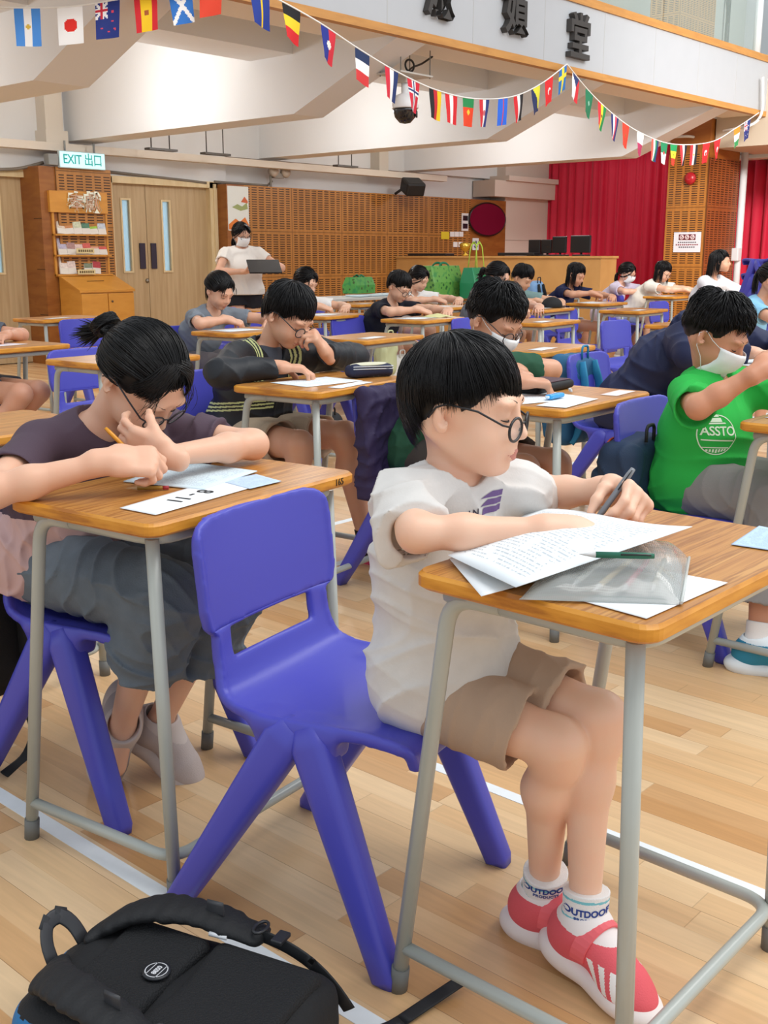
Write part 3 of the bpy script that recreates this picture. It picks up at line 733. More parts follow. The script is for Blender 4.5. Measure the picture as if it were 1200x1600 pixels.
def shoe_parts(an, toe, s, h, parent, col, sole, sock=None, soleh=.022, up=None, stripe=None, sx=None):
    """an = ankle joint, toe = unit direction of the foot; sole under it"""
    toe = nrm(toe); side = nrm(np.cross(A3(0, 0, 1) if up is None else up, toe)); upv = np.cross(toe, side); R = np.array([toe, side, upv]).T
    o = A3(*an) - upv * .068 * s; W = lambda x, y, z: o + R @ (A3(x, y, z) * s); lp = A3(*parent.location)
    E = lambda fd, x, y, z, a, b, c, k: fd.u(P_ell(W(x, y, z), (a * s, b * s, c * s), R), k * s)
    so = Field(); E(so, -.030, 0, .002, .050, .040, .030, .02); E(so, .045, 0, .0, .078, .035, .026, .03); E(so, .108, 0, .002, .054, .042, .024, .03)
    so.x(lambda d, P: np.maximum(d, np.abs((P - o) @ upv - .004 * s) - .023 * s))
    up_ = Field(); E(up_, -.024, 0, .036, .040, .034, .040, .02); up_.u(P_cone(W(-.015, 0, .03), W(-.008, 0, .075), .034 * s, .034 * s), .02 * s)
    up_.u(P_cone(W(.018, 0, .056), W(.085, 0, .028), .040 * s, .033 * s), .03 * s); E(up_, .105, 0, .014, .046, .036, .026, .03)
    up_.d(P_cone(W(-.008, 0, .045), W(-.006, 0, .12), .029 * s, .033 * s), .006 * s)
    lo = o - .20 * s; hi = o + .20 * s; V, Fq = field_mesh(up_, lo, hi, h); q = (V[Fq].mean(1) - o) @ R / s
    fm = np.zeros(len(Fq), int); fm[(q[:, 2] > .073)] = 1
    mats_ = [mat(col, .75, bump=.25, bscale=420, var=.03), mat(sole, .7)]
    if stripe:
        mats_.append(mat(stripe, .6)); 
        for i in range(3):
            c0 = .052 + i * .021; d = (q[:, 0] - c0) - (.045 - q[:, 2]) * .55
            fm[(np.abs(d) < .0055) & (q[:, 2] > .014) & (q[:, 2] < .050) & (np.abs(q[:, 1]) > .018)] = 2
    sh = mesh_np('shoe', smooth_v(V, Fq, 1) - lp, Fq, mats_, parent, fm)
    V, Fq = field_mesh(so, lo, hi, h); mesh_np('sole', smooth_v(V, Fq, 1) - lp, Fq, mat(sole, .6, var=.04, vscale=40), sh)
    lc = MB()
    for i in range(5):
        x = .052 + i * .0115; z = .076 - i * .0088
        lc.tube([W(x + .006, -.022, z - .012) - lp, W(x, -.008, z + .001) - lp, W(x + .004, .008, z + .001) - lp, W(x - .002, .022, z - .012) - lp], .0022 * s, 6)
    lc.build('laces', mat(stripe and col or sole, .8), sh)
    if stripe:
        st_ = MB(); rows = []
        for a_ in np.linspace(-.35, math.pi + .35, 17): rows.append([W(.030 + dx + .006 * math.sin(a_), (.0425 + dr) * math.cos(a_), .050 + (.043 + dr) * math.sin(a_)) - lp for dx, dr in ((-.012, 0), (-.012, .003), (.012, .003 - .004), (.012, -.004))])
        st_.add([p for r_ in rows for p in r_], [(4 * i + j, 4 * i + (j + 1) % 4, 4 * i + 4 + (j + 1) % 4, 4 * i + 4 + j) for i in range(16) for j in range(4)] + [(0, 1, 2, 3), (64, 65, 66, 67)], False); st_.build('strap', mat('f06a72', .6), sh)
    if sock:
        mb = Field(); sax = nrm(A3(*sx)) if sx is not None else upv; mb.u(P_cone(A3(*an), A3(*an) + toe * .065 * s - upv * .042 * s, .031 * s, .026 * s), .02); mb.u(P_cone(W(-.008, 0, .03), A3(*an), .034 * s, .0345 * s), .01); mb.u(P_cone(A3(*an), A3(*an) + sax * .09 * s, .0345 * s, .038 * s), .01)
        mb.x(lambda d, P: np.maximum(d, (P - A3(*an)) @ sax - .055 * s))
        V, Fq = field_mesh(mb, lo, hi + .1, h); zz = (V[Fq].mean(1) - A3(*an)) @ sax; band = (((zz > .048) & (zz < .052)) | ((zz > .016) & (zz < .021))).astype(int) if stripe else None
        sk = mesh_np('sock', V - lp, Fq, [mat(sock, .95, bump=.3, bscale=500), mat('7cc4cf', .95)], parent, band); SOCKS.append((sk, A3(*an), sax))
    return sh, R, o
def shoes_for(K, J, sp, F_):
    out = {}
    for key in 'LR':
        toe = A3(*J.get('toe' + key, tuple(F_ - A3(0, 0, .0))))
        out[key] = shoe_parts(K['leg'][key][2], toe, sp.get('s', 1.0) * K['s'], sp.get('h', max(K['h'] * .8, .0022)), K['root'], sp.get('col', 'd8d8d8'), sp.get('sole', 'efefef'), sp.get('sock'), up=J.get('up' + key), stripe=sp.get('stripe'), sx=K['leg'][key][1] - K['leg'][key][2])
    K['shoes'] = out
def pen(w_, d, label, col='2a2c33', r=.0045, L=.14, tip='c9c9c9', name='pen', clip=True, end=None, group=None, cat=None):
    """pen with its tip at w_ pointing back along d"""
    w_ = A3(*w_); d = nrm(d); p = empty(name, tuple(w_)); prop(p, label, cat or name, group)
    o = A3(0, 0, 0); mb = MB(); mb.tube([o + d * .022, o + d * (L - .012), o + d * L], [r, r, r * .8], 12); mb.build('barrel', mat(col, .35), p)
    mb = MB(); mb.tube([o, o + d * .006, o + d * .022], [.0004, r * .35, r], 10); mb.build('tip', mat(tip, .4), p)
    if clip:
        sd = nrm(np.cross(d, A3(.2, .5, 1))); mb = MB(); mb.tube([o + d * (L - .005) + sd * r, o + d * (L - .012) + sd * (r + .003), o + d * (L - .045) + sd * (r + .001)], .0012, 6); mb.build('clip', mat(end or '222222', .3), p)
    return p
# ---------------------------------------------------------------- the hall
def st(o): o['kind'] = 'structure'; return o
def floor_mat():
    m, N, L, b = nodes_mat('maple_strip_floor'); tc = N.new('ShaderNodeTexCoord'); sp = N.new('ShaderNodeSeparateXYZ'); L.new(tc.outputs['Object'], sp.inputs[0])
    W = .068
    u = math_(N, L, 'DIVIDE', sp.outputs[0], W); iu = math_(N, L, 'FLOOR', u); fu = math_(N, L, 'FRACT', u)
    wn = N.new('ShaderNodeTexWhiteNoise'); wn.noise_dimensions = '1D'; L.new(iu, wn.inputs['W'])
    off = math_(N, L, 'MULTIPLY', wn.outputs[0], 3.7); v = math_(N, L, 'DIVIDE', math_(N, L, 'ADD', sp.outputs[1], off), .62)
    iv = math_(N, L, 'FLOOR', v); fv = math_(N, L, 'FRACT', v)
    cx = N.new('ShaderNodeCombineXYZ'); L.new(iu, cx.inputs[0]); L.new(iv, cx.inputs[1])
    w2 = N.new('ShaderNodeTexWhiteNoise'); w2.noise_dimensions = '2D'; L.new(cx.outputs[0], w2.inputs['Vector'])
    rp = ramp(N, ((0, 'cb9a66'), (.2, 'd8ad7c'), (.6, 'dfba8c'), (.9, 'e5c59b'), (1, 'c4925e'))); L.new(w2.outputs[0], rp.inputs[0])
    # grain
    mp = N.new('ShaderNodeMapping'); mp.inputs['Scale'].default_value = (38, 2.4, 1); L.new(tc.outputs['Object'], mp.inputs[0])
    ad = N.new('ShaderNodeVectorMath'); ad.operation = 'ADD'; L.new(mp.outputs[0], ad.inputs[0]); L.new(w2.outputs['Color'], ad.inputs[1])
    ns = N.new('ShaderNodeTexNoise'); ns.inputs['Scale'].default_value = 1.6; ns.inputs['Detail'].default_value = 6; ns.inputs['Distortion'].default_value = .8; L.new(ad.outputs[0], ns.inputs['Vector'])
    mr = N.new('ShaderNodeMapRange'); mr.inputs[1].default_value = .3; mr.inputs[2].default_value = .75; mr.inputs[3].default_value = .90; mr.inputs[4].default_value = 1.06; L.new(ns.outputs[0], mr.inputs[0])
    mx = N.new('ShaderNodeMix'); mx.data_type = 'RGBA'; mx.blend_type = 'MULTIPLY'; mx.inputs[0].default_value = 1; L.new(rp.outputs[0], mx.inputs[6]); L.new(mr.outputs[0], mx.inputs[7])
    # seams: faint between strips, darker each second strip
    e1 = math_(N, L, 'LESS_THAN', fu, .018); par = math_(N, L, 'FRACT', math_(N, L, 'MULTIPLY', iu, .5)); ev = math_(N, L, 'LESS_THAN', par, .25)
    s1 = math_(N, L, 'MULTIPLY', e1, math_(N, L, 'ADD', math_(N, L, 'MULTIPLY', ev, .50), .12)); s2 = math_(N, L, 'MULTIPLY', math_(N, L, 'LESS_THAN', fv, .0035), .3)
    sm = math_(N, L, 'MAXIMUM', s1, s2)
    m2 = N.new('ShaderNodeMix'); m2.data_type = 'RGBA'; L.new(sm, m2.inputs[0]); L.new(mx.outputs[2], m2.inputs[6]); m2.inputs[7].default_value = srgb('6e4423')
    L.new(m2.outputs[2], b.inputs['Base Color']); n3 = N.new('ShaderNodeTexNoise'); n3.inputs['Scale'].default_value = 3; L.new(tc.outputs['Object'], n3.inputs['Vector'])
    r3 = N.new('ShaderNodeMapRange'); r3.inputs[3].default_value = .26; r3.inputs[4].default_value = .42; L.new(n3.outputs[0], r3.inputs[0]); L.new(r3.outputs[0], b.inputs['Roughness'])
    b.inputs['Specular IOR Level'].default_value = .45
    return m
def wood_mat(name, c1, c2, scale=(2, 30, 30), rough=.45, axis=None):
    m, N, L, b = nodes_mat(name); tc = N.new('ShaderNodeTexCoord'); mp = N.new('ShaderNodeMapping'); mp.inputs['Scale'].default_value = scale; L.new(tc.outputs['Object'], mp.inputs[0])
    n = N.new('ShaderNodeTexNoise'); n.inputs['Scale'].default_value = 1; n.inputs['Detail'].default_value = 7; n.inputs['Distortion'].default_value = .6; L.new(mp.outputs[0], n.inputs['Vector'])
    r = ramp(N, ((.35, c1), (.65, c2))); L.new(n.outputs[0], r.inputs[0]); L.new(r.outputs[0], b.inputs['Base Color']); b.inputs['Roughness'].default_value = rough
    return m
def slot_mat(name, base1, base2, pw, ph, horiz, z0=0.0, h0=0.0, slot='3a1d08'):
    """acoustic board: panels pw x ph with rows of short slots; horiz = 0 for x, 1 for y"""
    m, N, L, b = nodes_mat(name); tc = N.new('ShaderNodeTexCoord'); sp = N.new('ShaderNodeSeparateXYZ'); L.new(tc.outputs['Object'], sp.inputs[0])
    h = math_(N, L, 'SUBTRACT', sp.outputs[horiz], h0); z = math_(N, L, 'SUBTRACT', sp.outputs[2], z0)
    sw, sh = pw / round(pw / .125), .030
    fh = math_(N, L, 'FRACT', math_(N, L, 'DIVIDE', h, sw)); fz = math_(N, L, 'FRACT', math_(N, L, 'DIVIDE', z, sh))
    ph_ = math_(N, L, 'FRACT', math_(N, L, 'DIVIDE', h, pw)); pz = math_(N, L, 'FRACT', math_(N, L, 'DIVIDE', z, ph))
    inh = math_(N, L, 'LESS_THAN', math_(N, L, 'ABSOLUTE', math_(N, L, 'SUBTRACT', fh, .5)), .36)
    inz = math_(N, L, 'LESS_THAN', math_(N, L, 'ABSOLUTE', math_(N, L, 'SUBTRACT', fz, .5)), .20)
    bh = math_(N, L, 'LESS_THAN', math_(N, L, 'ABSOLUTE', math_(N, L, 'SUBTRACT', ph_, .5)), .5 - .035 / pw)
    bz = math_(N, L, 'LESS_THAN', math_(N, L, 'ABSOLUTE', math_(N, L, 'SUBTRACT', pz, .5)), .5 - .035 / ph)
    s = math_(N, L, 'MULTIPLY', math_(N, L, 'MULTIPLY', inh, inz), math_(N, L, 'MULTIPLY', bh, bz))
    eh = math_(N, L, 'GREATER_THAN', math_(N, L, 'ABSOLUTE', math_(N, L, 'SUBTRACT', ph_, .5)), .5 - .006 / pw)
    ez = math_(N, L, 'GREATER_THAN', math_(N, L, 'ABSOLUTE', math_(N, L, 'SUBTRACT', pz, .5)), .5 - .005 / ph)
    s = math_(N, L, 'MAXIMUM', s, math_(N, L, 'MULTIPLY', math_(N, L, 'MAXIMUM', eh, ez), .6))
    mp = N.new('ShaderNodeMapping'); mp.inputs['Scale'].default_value = (20, 20, 2); L.new(tc.outputs['Object'], mp.inputs[0])
    n = N.new('ShaderNodeTexNoise'); n.inputs['Scale'].default_value = 1; n.inputs['Detail'].default_value = 5; L.new(mp.outputs[0], n.inputs['Vector'])
    r = ramp(N, ((.3, base1), (.7, base2))); L.new(n.outputs[0], r.inputs[0])
    mx = N.new('ShaderNodeMix'); mx.data_type = 'RGBA'; L.new(s, mx.inputs[0]); L.new(r.outputs[0], mx.inputs[6]); mx.inputs[7].default_value = srgb(slot); L.new(mx.outputs[2], b.inputs['Base Color'])
    bn = N.new('ShaderNodeBump'); bn.invert = True; bn.inputs['Distance'].default_value = .01; bn.inputs['Strength'].default_value = .6; L.new(s, bn.inputs['Height']); L.new(bn.outputs[0], b.inputs['Normal'])
    b.inputs['Roughness'].default_value = .5
    return m
plaster = mat('e0e0df', .9, var=.03, vscale=2, name='painted_plaster')
plaster_w = mat('ece8e2', .85, var=.02, vscale=2)
YW = 11.5
mb = MB(); mb.b2((-6, -9, -.1), (19, 12.2, 0)); st(mb.build('floor', floor_mat()))
mb = MB()
for x0, x1, y0, y1 in ((1.108, 1.146, -3, 12), (1.885, 1.918, -3, 12)): mb.b2((x0, y0, .0001), (x1, y1, .0012))
for x0, x1, y0, y1 in ((2.0, 12, 3.42, 3.46), (2.6, 12, 2.94, 2.98)): mb.b2((x0, y0, .0001), (x1, y1, .0010))
o = mb.build('trim_1', mat('e9eef0', .5, var=.06, vscale=30)); st(o)
# exit wall (behind the doors), upper wall, side parts
door1 = (aty(-60, 300, YW)[0], aty(48, 300, YW)[0]); door2 = (aty(172, 300, YW)[0], aty(324, 300, YW)[0])
mb = MB(); mb.b2((-2, YW + .12, 0), (19, YW + .3, 3.9)); st(mb.build('wall_back', plaster))
mb = MB(); mb.b2((-2, YW - .02, 2.12), (door2[1] + .3, YW + .12, 2.46)); mb.b2((-2, YW - .02, 2.46), (19, YW + .12, 3.9)); st(mb.build('wall_upper', plaster))
# perforated wall panelling
PW0 = door2[1] + .30
wm = slot_mat('slotted_wall_board', 'a46e2e', 'b98040', .98, .60, 0, .32, PW0)
wm_plain = wood_mat('plain_wall_board', '8a5222', '9c632c', (3, 3, 14))
X1 = aty(735, 340, YW - .22)[0]; X2 = aty(790, 340, YW - .22)[0]
mb = MB(); mb.b2((PW0 + .12, YW - .22, 0), (X1, YW + .1, 2.10)); st(mb.build('wall_panel_long', wm))
mb = MB(); mb.b2((X1, YW - .22, 0), (X2, YW + .1, 2.10)); mb.b2((PW0 - .18, YW - .23, 0), (PW0 + .12, YW + .1, 2.10)); st(mb.build('wall_panel_plain', wm_plain))
mb = MB(); mb.b2((X2, YW - .2, 0), (17, YW + .1, 3.2)); mb.b2((X2 - .5, YW - .35, 2.16), (17, YW + .1, 2.42)); mb.b2((X2 - .2, YW - .42, 2.42), (17, YW + .1, 2.5)); st(mb.build('wall_far', mat('d9cabc', .85)))
mb = MB(); mb.b2((X2, YW - .206, 1.46), (17, YW - .2, 1.47)); st(mb.build('trim_2', mat('b5a596', .8)))
# column between the two doors
cx0, cx1 = aty(50, 300, YW - .2)[0], aty(170, 300, YW - .35)[0]
mb = MB(); mb.b2((cx0, YW - .36, 0), (cx1, YW + .1, 2.16)); st(mb.build('wall_column', wm_plain))
sm1 = slot_mat('slotted_column_board', 'a46e2e', 'b98040', .84, .60, 0, .32, cx0 + .2)
mb = MB(); mb.b2((cx0 + .2, YW - .375, 0), (cx1 + .02, YW - .355, 2.16)); st(mb.build('wall_column_board', sm1))
mb = MB()
for z in (.55, 1.05, 1.6): mb.b2((cx0 - .002, YW - .362, z), (cx0 + .0, YW - .2, z + .008))
st(mb.build('trim_3', mat('4a2810', .6)))
# doors
oak = wood_mat('pale_oak_door', 'b59a72', 'c4ab84', (22, 22, 1.2), .5); frame_m = wood_mat('maple_door_frame', 'd9c294', 'e4d0a6', (14, 14, 2), .5)
def double_door(n, x0, x1, seam_t):
    r = empty('door_%d' % n, ((x0 + x1) / 2, YW, 0)); st(r); c = (x0 + x1) / 2; r['label'] = 'pale oak double door in a maple frame'
    f = MB(); w_ = .13
    f.b2((x0 - c - w_, -.05, 0), (x0 - c, .12, 2.12)); f.b2((x1 - c, -.05, 0), (x1 - c + w_, .12, 2.12)); f.b2((x0 - c - w_, -.05, 2.05), (x1 - c + w_, .12, 2.13)); f.b2((x0 - c - w_ + .04, -.07, 0), (x0 - c - .05, -.05, 2.1)); f.b2((x1 - c + .05, -.07, 0), (x1 - c + w_ - .04, -.05, 2.1))
    f.build('frame', frame_m, r)
    xs = x0 - c + (x1 - x0) * seam_t
    for a, b_ in ((x0 - c, xs - .004), (xs + .004, x1 - c)):
        side = -1 if a < xs - .01 and b_ < xs + .001 else 1
        wdt = .105; wc = xs + side * .30; z0, z1 = 1.02, 1.86
        d = MB(); d.b2((a, .03, 0.01), (wc - wdt / 2, .075, 2.05)); d.b2((wc + wdt / 2, .03, 0.01), (b_, .075, 2.05)); d.b2((wc - wdt / 2, .03, .01), (wc + wdt / 2, .075, z0)); d.b2((wc - wdt / 2, .03, z1), (wc + wdt / 2, .075, 2.05))
        leaf = d.build('door_leaf', oak, r)
        b2 = MB(); t = .022
        for lo, hi in (((wc - wdt / 2 - t, .018, z0 - t), (wc - wdt / 2, .03, z1 + t)), ((wc + wdt / 2, .018, z0 - t), (wc + wdt / 2 + t, .03, z1 + t)), ((wc - wdt / 2, .018, z0 - t), (wc + wdt / 2, .03, z0)), ((wc - wdt / 2, .018, z1), (wc + wdt / 2, .03, z1 + t))): b2.b2(lo, hi)
        b2.build('window_bead', frame_m, leaf)
        g = MB(); g.b2((wc - wdt / 2, .05, z0), (wc + wdt / 2, .056, z1)); g.build('window_pane', mat('bfe0f0', .08, alpha=.35, spec=.6), leaf)
        p = MB(); p.box((xs + side * .085, .022, 1.20), (.042, .008, .155), None, .004); p.build('push_plate', mat('2e2438', .35), leaf)
    k = MB(); k.lathe((xs - .03, .03, .90), ((.0, 0), (.026, 0), (.026, .012), (.012, .02), (0, .02)), 16, (0, -1, 0)); k.build('lock', mat('8b8478', .3, metal=.8), r)
    # self-glowing sheet standing in for daylight behind the panes
    m, N, L, b = nodes_mat('lobby_daylight_glow'); b.inputs['Emission Strength'].default_value = .75; b.inputs['Emission Color'].default_value = srgb('a9d4f2'); b.inputs['Base Color'].default_value = srgb('dce8ee')
    q = MB(); q.b2((x0 - c, .11, .5), (x1 - c, .118, 2.0)); q.build('lobby_glow_sheet', m, r)
    return r
double_door(1, door1[0], door1[1], .1)
double_door(2, door2[0], door2[1], .355)
# ceiling slab, ribs, cross ribs, balcony
YB, ZB, ZT = 6.42, 3.0, 3.66; XB1 = 14.6
mb = MB(); mb.b2((-2, YB, ZB + .001), (XB1, YB + .55, ZT - .05)); mb.b2((-2, YB + .5, 3.38), (XB1, YW + .2, 3.6)); st(mb.build('ceiling', mat('ece2d4', .9)))
ribs = [(1.62, 2.0), (4.72, 5.2), (7.38, 7.76), (10.34, 10.72), (13.30, 13.68)]
for i, (a, b_) in enumerate(ribs):
    mb = MB(); prof = [(YW + .05, 2.47), (7.71, 2.47), (6.43, 2.985), (YB + .1, 3.5), (YW + .05, 3.5)]
    mb.prism(prof, (a, 0, 0), (0, 1, 0), (0, 0, 1), (b_ - a, 0, 0)); o = mb.build('beam', mat('e8e9ea', .9, var=.02, vscale=1.5)); prop(o, kind='structure')
for i in range(len(ribs) - 1):
    mb = MB(); mb.b2((ribs[i][1], 7.71, 2.985), (ribs[i + 1][0], 8.29, 3.45)); o = mb.build('crossbeam', mat('e8e9ea', .9, var=.02, vscale=1.5)); prop(o, kind='structure')
mb = MB(); mb.b2((-2, YB - .04, ZB), (XB1, YB + .12, ZT)); o = st(mb.build('wall_balcony', mat('b4b8bd', .75, var=.035, vscale=5)))
mb = MB(); mb.b2((-2, YB - .055, ZB - .03), (XB1 + .01, YB + .02, ZB + .035)); mb.b2((-2, YB - .06, ZT - .03), (XB1 + .01, YB + .14, ZT + .05)); st(mb.build('trim_4', wood_mat('timber_rail', 'b9813f', 'c99048', (3, 20, 20))))
mb = MB()
for px_ in (606, 739, 850, 943, 1023, 1092, 1152): x = aty(px_, 110, YB - .05)[0]; mb.b2((x, YB - .0415, ZB + .04), (x + .008, YB - .04, ZT - .04))
st(mb.build('trim_5', mat('b3b4b4', .8)))
# upper gallery behind the balustrade
mb = MB(); mb.b2((-2, 12.0, 3.6), (26, 12.2, 7)); st(mb.build('wall_gallery', mat('c9ccc4', .85)))
mb = MB(); mb.b2((-2, YB + .1, 3.6), (14.6, 12.1, 3.66)); mb.b2((14.6, YB + .1, 3.6), (26, 12.1, 3.66)); st(mb.build('floor_gallery', mat('a8a29a', .7)))
ba = prop(empty('glass_balustrade', (9, YB + .05, ZT)), 'frameless glass balustrade standing on the balcony front', 'balustrade')
for xa, xb in ((5.0, 7.35), (7.38, 9.85), (9.88, 11.9), (11.93, 14.35)):
    g = MB(); g.b2((xa - 9, -.006, .05), (xb - 9, .006, 1.0)); g.build('glass_pane', mat('cfe0d8', .04, alpha=.16, spec=.5), ba)
g = MB(); g.tube([(5.4, 0, 0), (5.4, 0, 1.05)], .05, 12); g.build('post', mat('d4dadd', .4), ba)
gx = aty(1090, 40, 9.5)[0]
gm = slot_mat('slotted_gallery_board', 'c08a48', 'cc9752', .7, .6, 0, 3.66, aty(1063, 20, 10.2)[0])
mb = MB(); mb.b2((aty(1063, 20, 10.2)[0], 10.2, 3.66), (aty(1118, 20, 10.2)[0], 10.8, 6.5)); st(mb.build('wall_gallery_column', gm)); gm2 = slot_mat('slotted_gallery_board_side', 'c08a48', 'cc9752', .6, .6, 1, 3.66, 10.2); x_ = aty(1063, 20, 10.2)[0]; mb = MB(); mb.b2((x_ - .012, 10.2, 3.66), (x_, 10.8, 6.5)); st(mb.build('wall_gallery_column_side', gm2))
mb = MB(); mb.b2((aty(1000, 20, 10.3)[0] - .3, 10.9, 3.66), (aty(1063, 20, 10.2)[0], 11.0, 4.95)); st(mb.build('wall_gallery_low', mat('8a8f90', .6)))
ts = prop(empty('music_stand', (aty(1130, 40, 8.2)[0], 8.2, 3.66)), 'folded tripod stand with draped cables behind the balcony glass', 'stand')
g = MB()
for a in (90, 210, 330): g.tube([(0, 0, .35), (.22 * math.cos(math.radians(a)), .22 * math.sin(math.radians(a)), 0.01)], .008, 6)
g.build('tripod_leg', mat('55585a', .4), ts); g = MB(); g.tube([(0, 0, .2), (0, 0, 1.6)], .011, 8); g.build('pole', mat('55585a', .4), ts)
g = MB(); g.tube([(.35, .1, 0.01), (.36, .1, 1.9)], .035, 10); g.build('upright', mat('3a3d40', .5), ts)
g = MB(); g.tube(fillet([(0, 0, 1.5), (.15, 0, 1.0), (.30, .05, 1.35)], .1), .008, 6); g.build('cable', mat('202020', .5), ts)
# stage curtains, stage-side column
def curtain(x, y0, y1, z0, z1, label, pitch=.17, seed=0):
    r = np.random.default_rng(seed); n = int((y1 - y0) / .022); V = []; zs = np.linspace(z0, z1, 9); ph = np.cumsum(r.uniform(.7, 1.35, n) * 2 * math.pi * .022 / pitch)
    amp = .045 + .02 * np.sin(ph * .13)
    for k, z in enumerate(zs):
        for i in range(n):
            y = y0 + (y1 - y0) * i / (n - 1); V.append((x + amp[i] * math.sin(ph[i]) * (1.15 - .35 * k / 8) + .012 * math.sin(ph[i] * 2.3 + k * .2), y + .015 * math.sin(ph[i] * .5 + k * .15), z))
    V = np.array(V); idx = np.arange(9 * n).reshape(9, n); Fq = np.stack([idx[:-1, :-1], idx[:-1, 1:], idx[1:, 1:], idx[1:, :-1]], -1).reshape(-1, 4)
    o = mesh_np('stage_curtain', V, Fq, mat('cc1038', .7, sheen=.1, var=.06, vscale=6, name='red_velvet')); md = o.modifiers.new('cloth', 'SOLIDIFY'); md.thickness = .006
    return prop(o, label, 'curtain', 'red stage curtains')
curtain(17.0, 7.4, 11.6, 0.0, 2.95, 'wide red pleated stage curtain left of the slotted timber column', seed=2)
curtain(16.6, 3.0, 8.2, 0.0, 2.60, 'red pleated curtain right of the slotted timber column, under the air conditioner', seed=5)
c0 = atx(1043, 300, 14.5)[1]; c1 = atx(1105, 300, 14.5)[1]; cxe = aty(1152, 300, c1)[0]
colm1 = slot_mat('slotted_pillar_face', 'a96a26', 'bb7a30', .60, .80, 1, .25, c1)
mb = MB(); mb.b2((14.5, c1, 0), (cxe, c0, 3.0)); o = mb.build('wall_pillar', wood_mat('pillar_core', '9a5a20', 'a8682a', (3, 3, 14))); st(o)
mb = MB(); mb.b2((14.485, c1, 0), (14.5, c0, 2.56)); st(mb.build('wall_pillar_front', colm1))
mb = MB(); mb.b2((14.5, c1 - .012, 0), (cxe, c1, 2.5)); st(mb.build('wall_pillar_side', slot_mat('slotted_pillar_side', '8d4a20', '9a5526', 1.0, .80, 0, .25, 14.5)))
mb = MB(); mb.b2((17.25, 2, 0), (17.4, 12, 4.2)); mb.b2((14.6, 2.0, 2.62), (17.3, c1 - .02, 3.6)); st(mb.build('wall_stage', mat('c8b9a4', .85)))
mb = MB(); mb.b2((26, 2, 3.6), (26.2, 12, 7)); st(mb.build('wall_stage_upper', mat('d5d8da', .85)))
# low panelled stage-side screen
mb = MB(); mb.b2((12.9, 7.72, 0), (13.3, YW - .22, 1.19), .0); mb.b2((12.88, 7.70, 1.17), (13.32, YW - .22, 1.20)); o = mb.build('stage_front_counter', wood_mat('counter_veneer', 'b98a50', 'c4965a', (3, 3, 2.2)))
prop(o, 'long waist-high veneered counter in front of the stage curtain', 'counter')
for yy in (8.05, 9.5):
    v = MB(); v.b2((12.875, yy, .45), (12.885, yy + .55, .72)); 
    for k in range(8): v.b2((12.862, yy + .02, .46 + k * .032), (12.876, yy + .53, .474 + k * .032))
    prop(v.build('vent_grille', mat('9b6c38', .6)), 'louvred vent set low in the veneered counter, ' + ('nearer the free end' if yy < 9 else 'further along'), 'vent')
# ---------------------------------------------------------------- school desk
def laminate():
    m, N, L, b = nodes_mat('zebrano_laminate'); tc = N.new('ShaderNodeTexCoord'); mp = N.new('ShaderNodeMapping'); mp.inputs['Scale'].default_value = (1.1, 26, 1); L.new(tc.outputs['Object'], mp.inputs[0])
    oi = N.new('ShaderNodeObjectInfo'); ad = N.new('ShaderNodeVectorMath'); ad.operation = 'ADD'; cx = N.new('ShaderNodeCombineXYZ'); L.new(math_(N, L, 'MULTIPLY', oi.outputs['Random'], 20), cx.inputs[1]); L.new(mp.outputs[0], ad.inputs[0]); L.new(cx.outputs[0], ad.inputs[1])
    n = N.new('ShaderNodeTexNoise'); n.inputs['Scale'].default_value = 2.1; n.inputs['Detail'].default_value = 5; n.inputs['Distortion'].default_value = .7; L.new(ad.outputs[0], n.inputs['Vector'])
    r = ramp(N, ((.30, '8a5220'), (.42, 'b4793a'), (.50, 'c68c48'), (.58, '9c632b'), (.68, 'cd9652'))); L.new(n.outputs[0], r.inputs[0]); L.new(r.outputs[0], b.inputs['Base Color']); b.inputs['Roughness'].default_value = .34
    return m
def edge_wood():
    m, N, L, b = nodes_mat('worn_orange_desk_edge'); tc = N.new('ShaderNodeTexCoord'); mp = N.new('ShaderNodeMapping'); mp.inputs['Scale'].default_value = (9, 9, 60); L.new(tc.outputs['Object'], mp.inputs[0])
    n = N.new('ShaderNodeTexNoise'); n.inputs['Scale'].default_value = 1.3; n.inputs['Detail'].default_value = 6; L.new(mp.outputs[0], n.inputs['Vector'])
    r = ramp(N, ((.30, 'a8661a'), (.5, 'cf8a28'), (.7, 'dd9a36'))); L.new(n.outputs[0], r.inputs[0]); L.new(r.outputs[0], b.inputs['Base Color']); b.inputs['Roughness'].default_value = .4
    return m
LAM, EDG = laminate(), edge_wood()
STEEL = mat('adb2ac', .30, spec=.6, name='grey_enamelled_steel', var=.03, vscale=30); RUB = mat('6f706d', .6)
DW, DD, DZ = .60, .395, .75
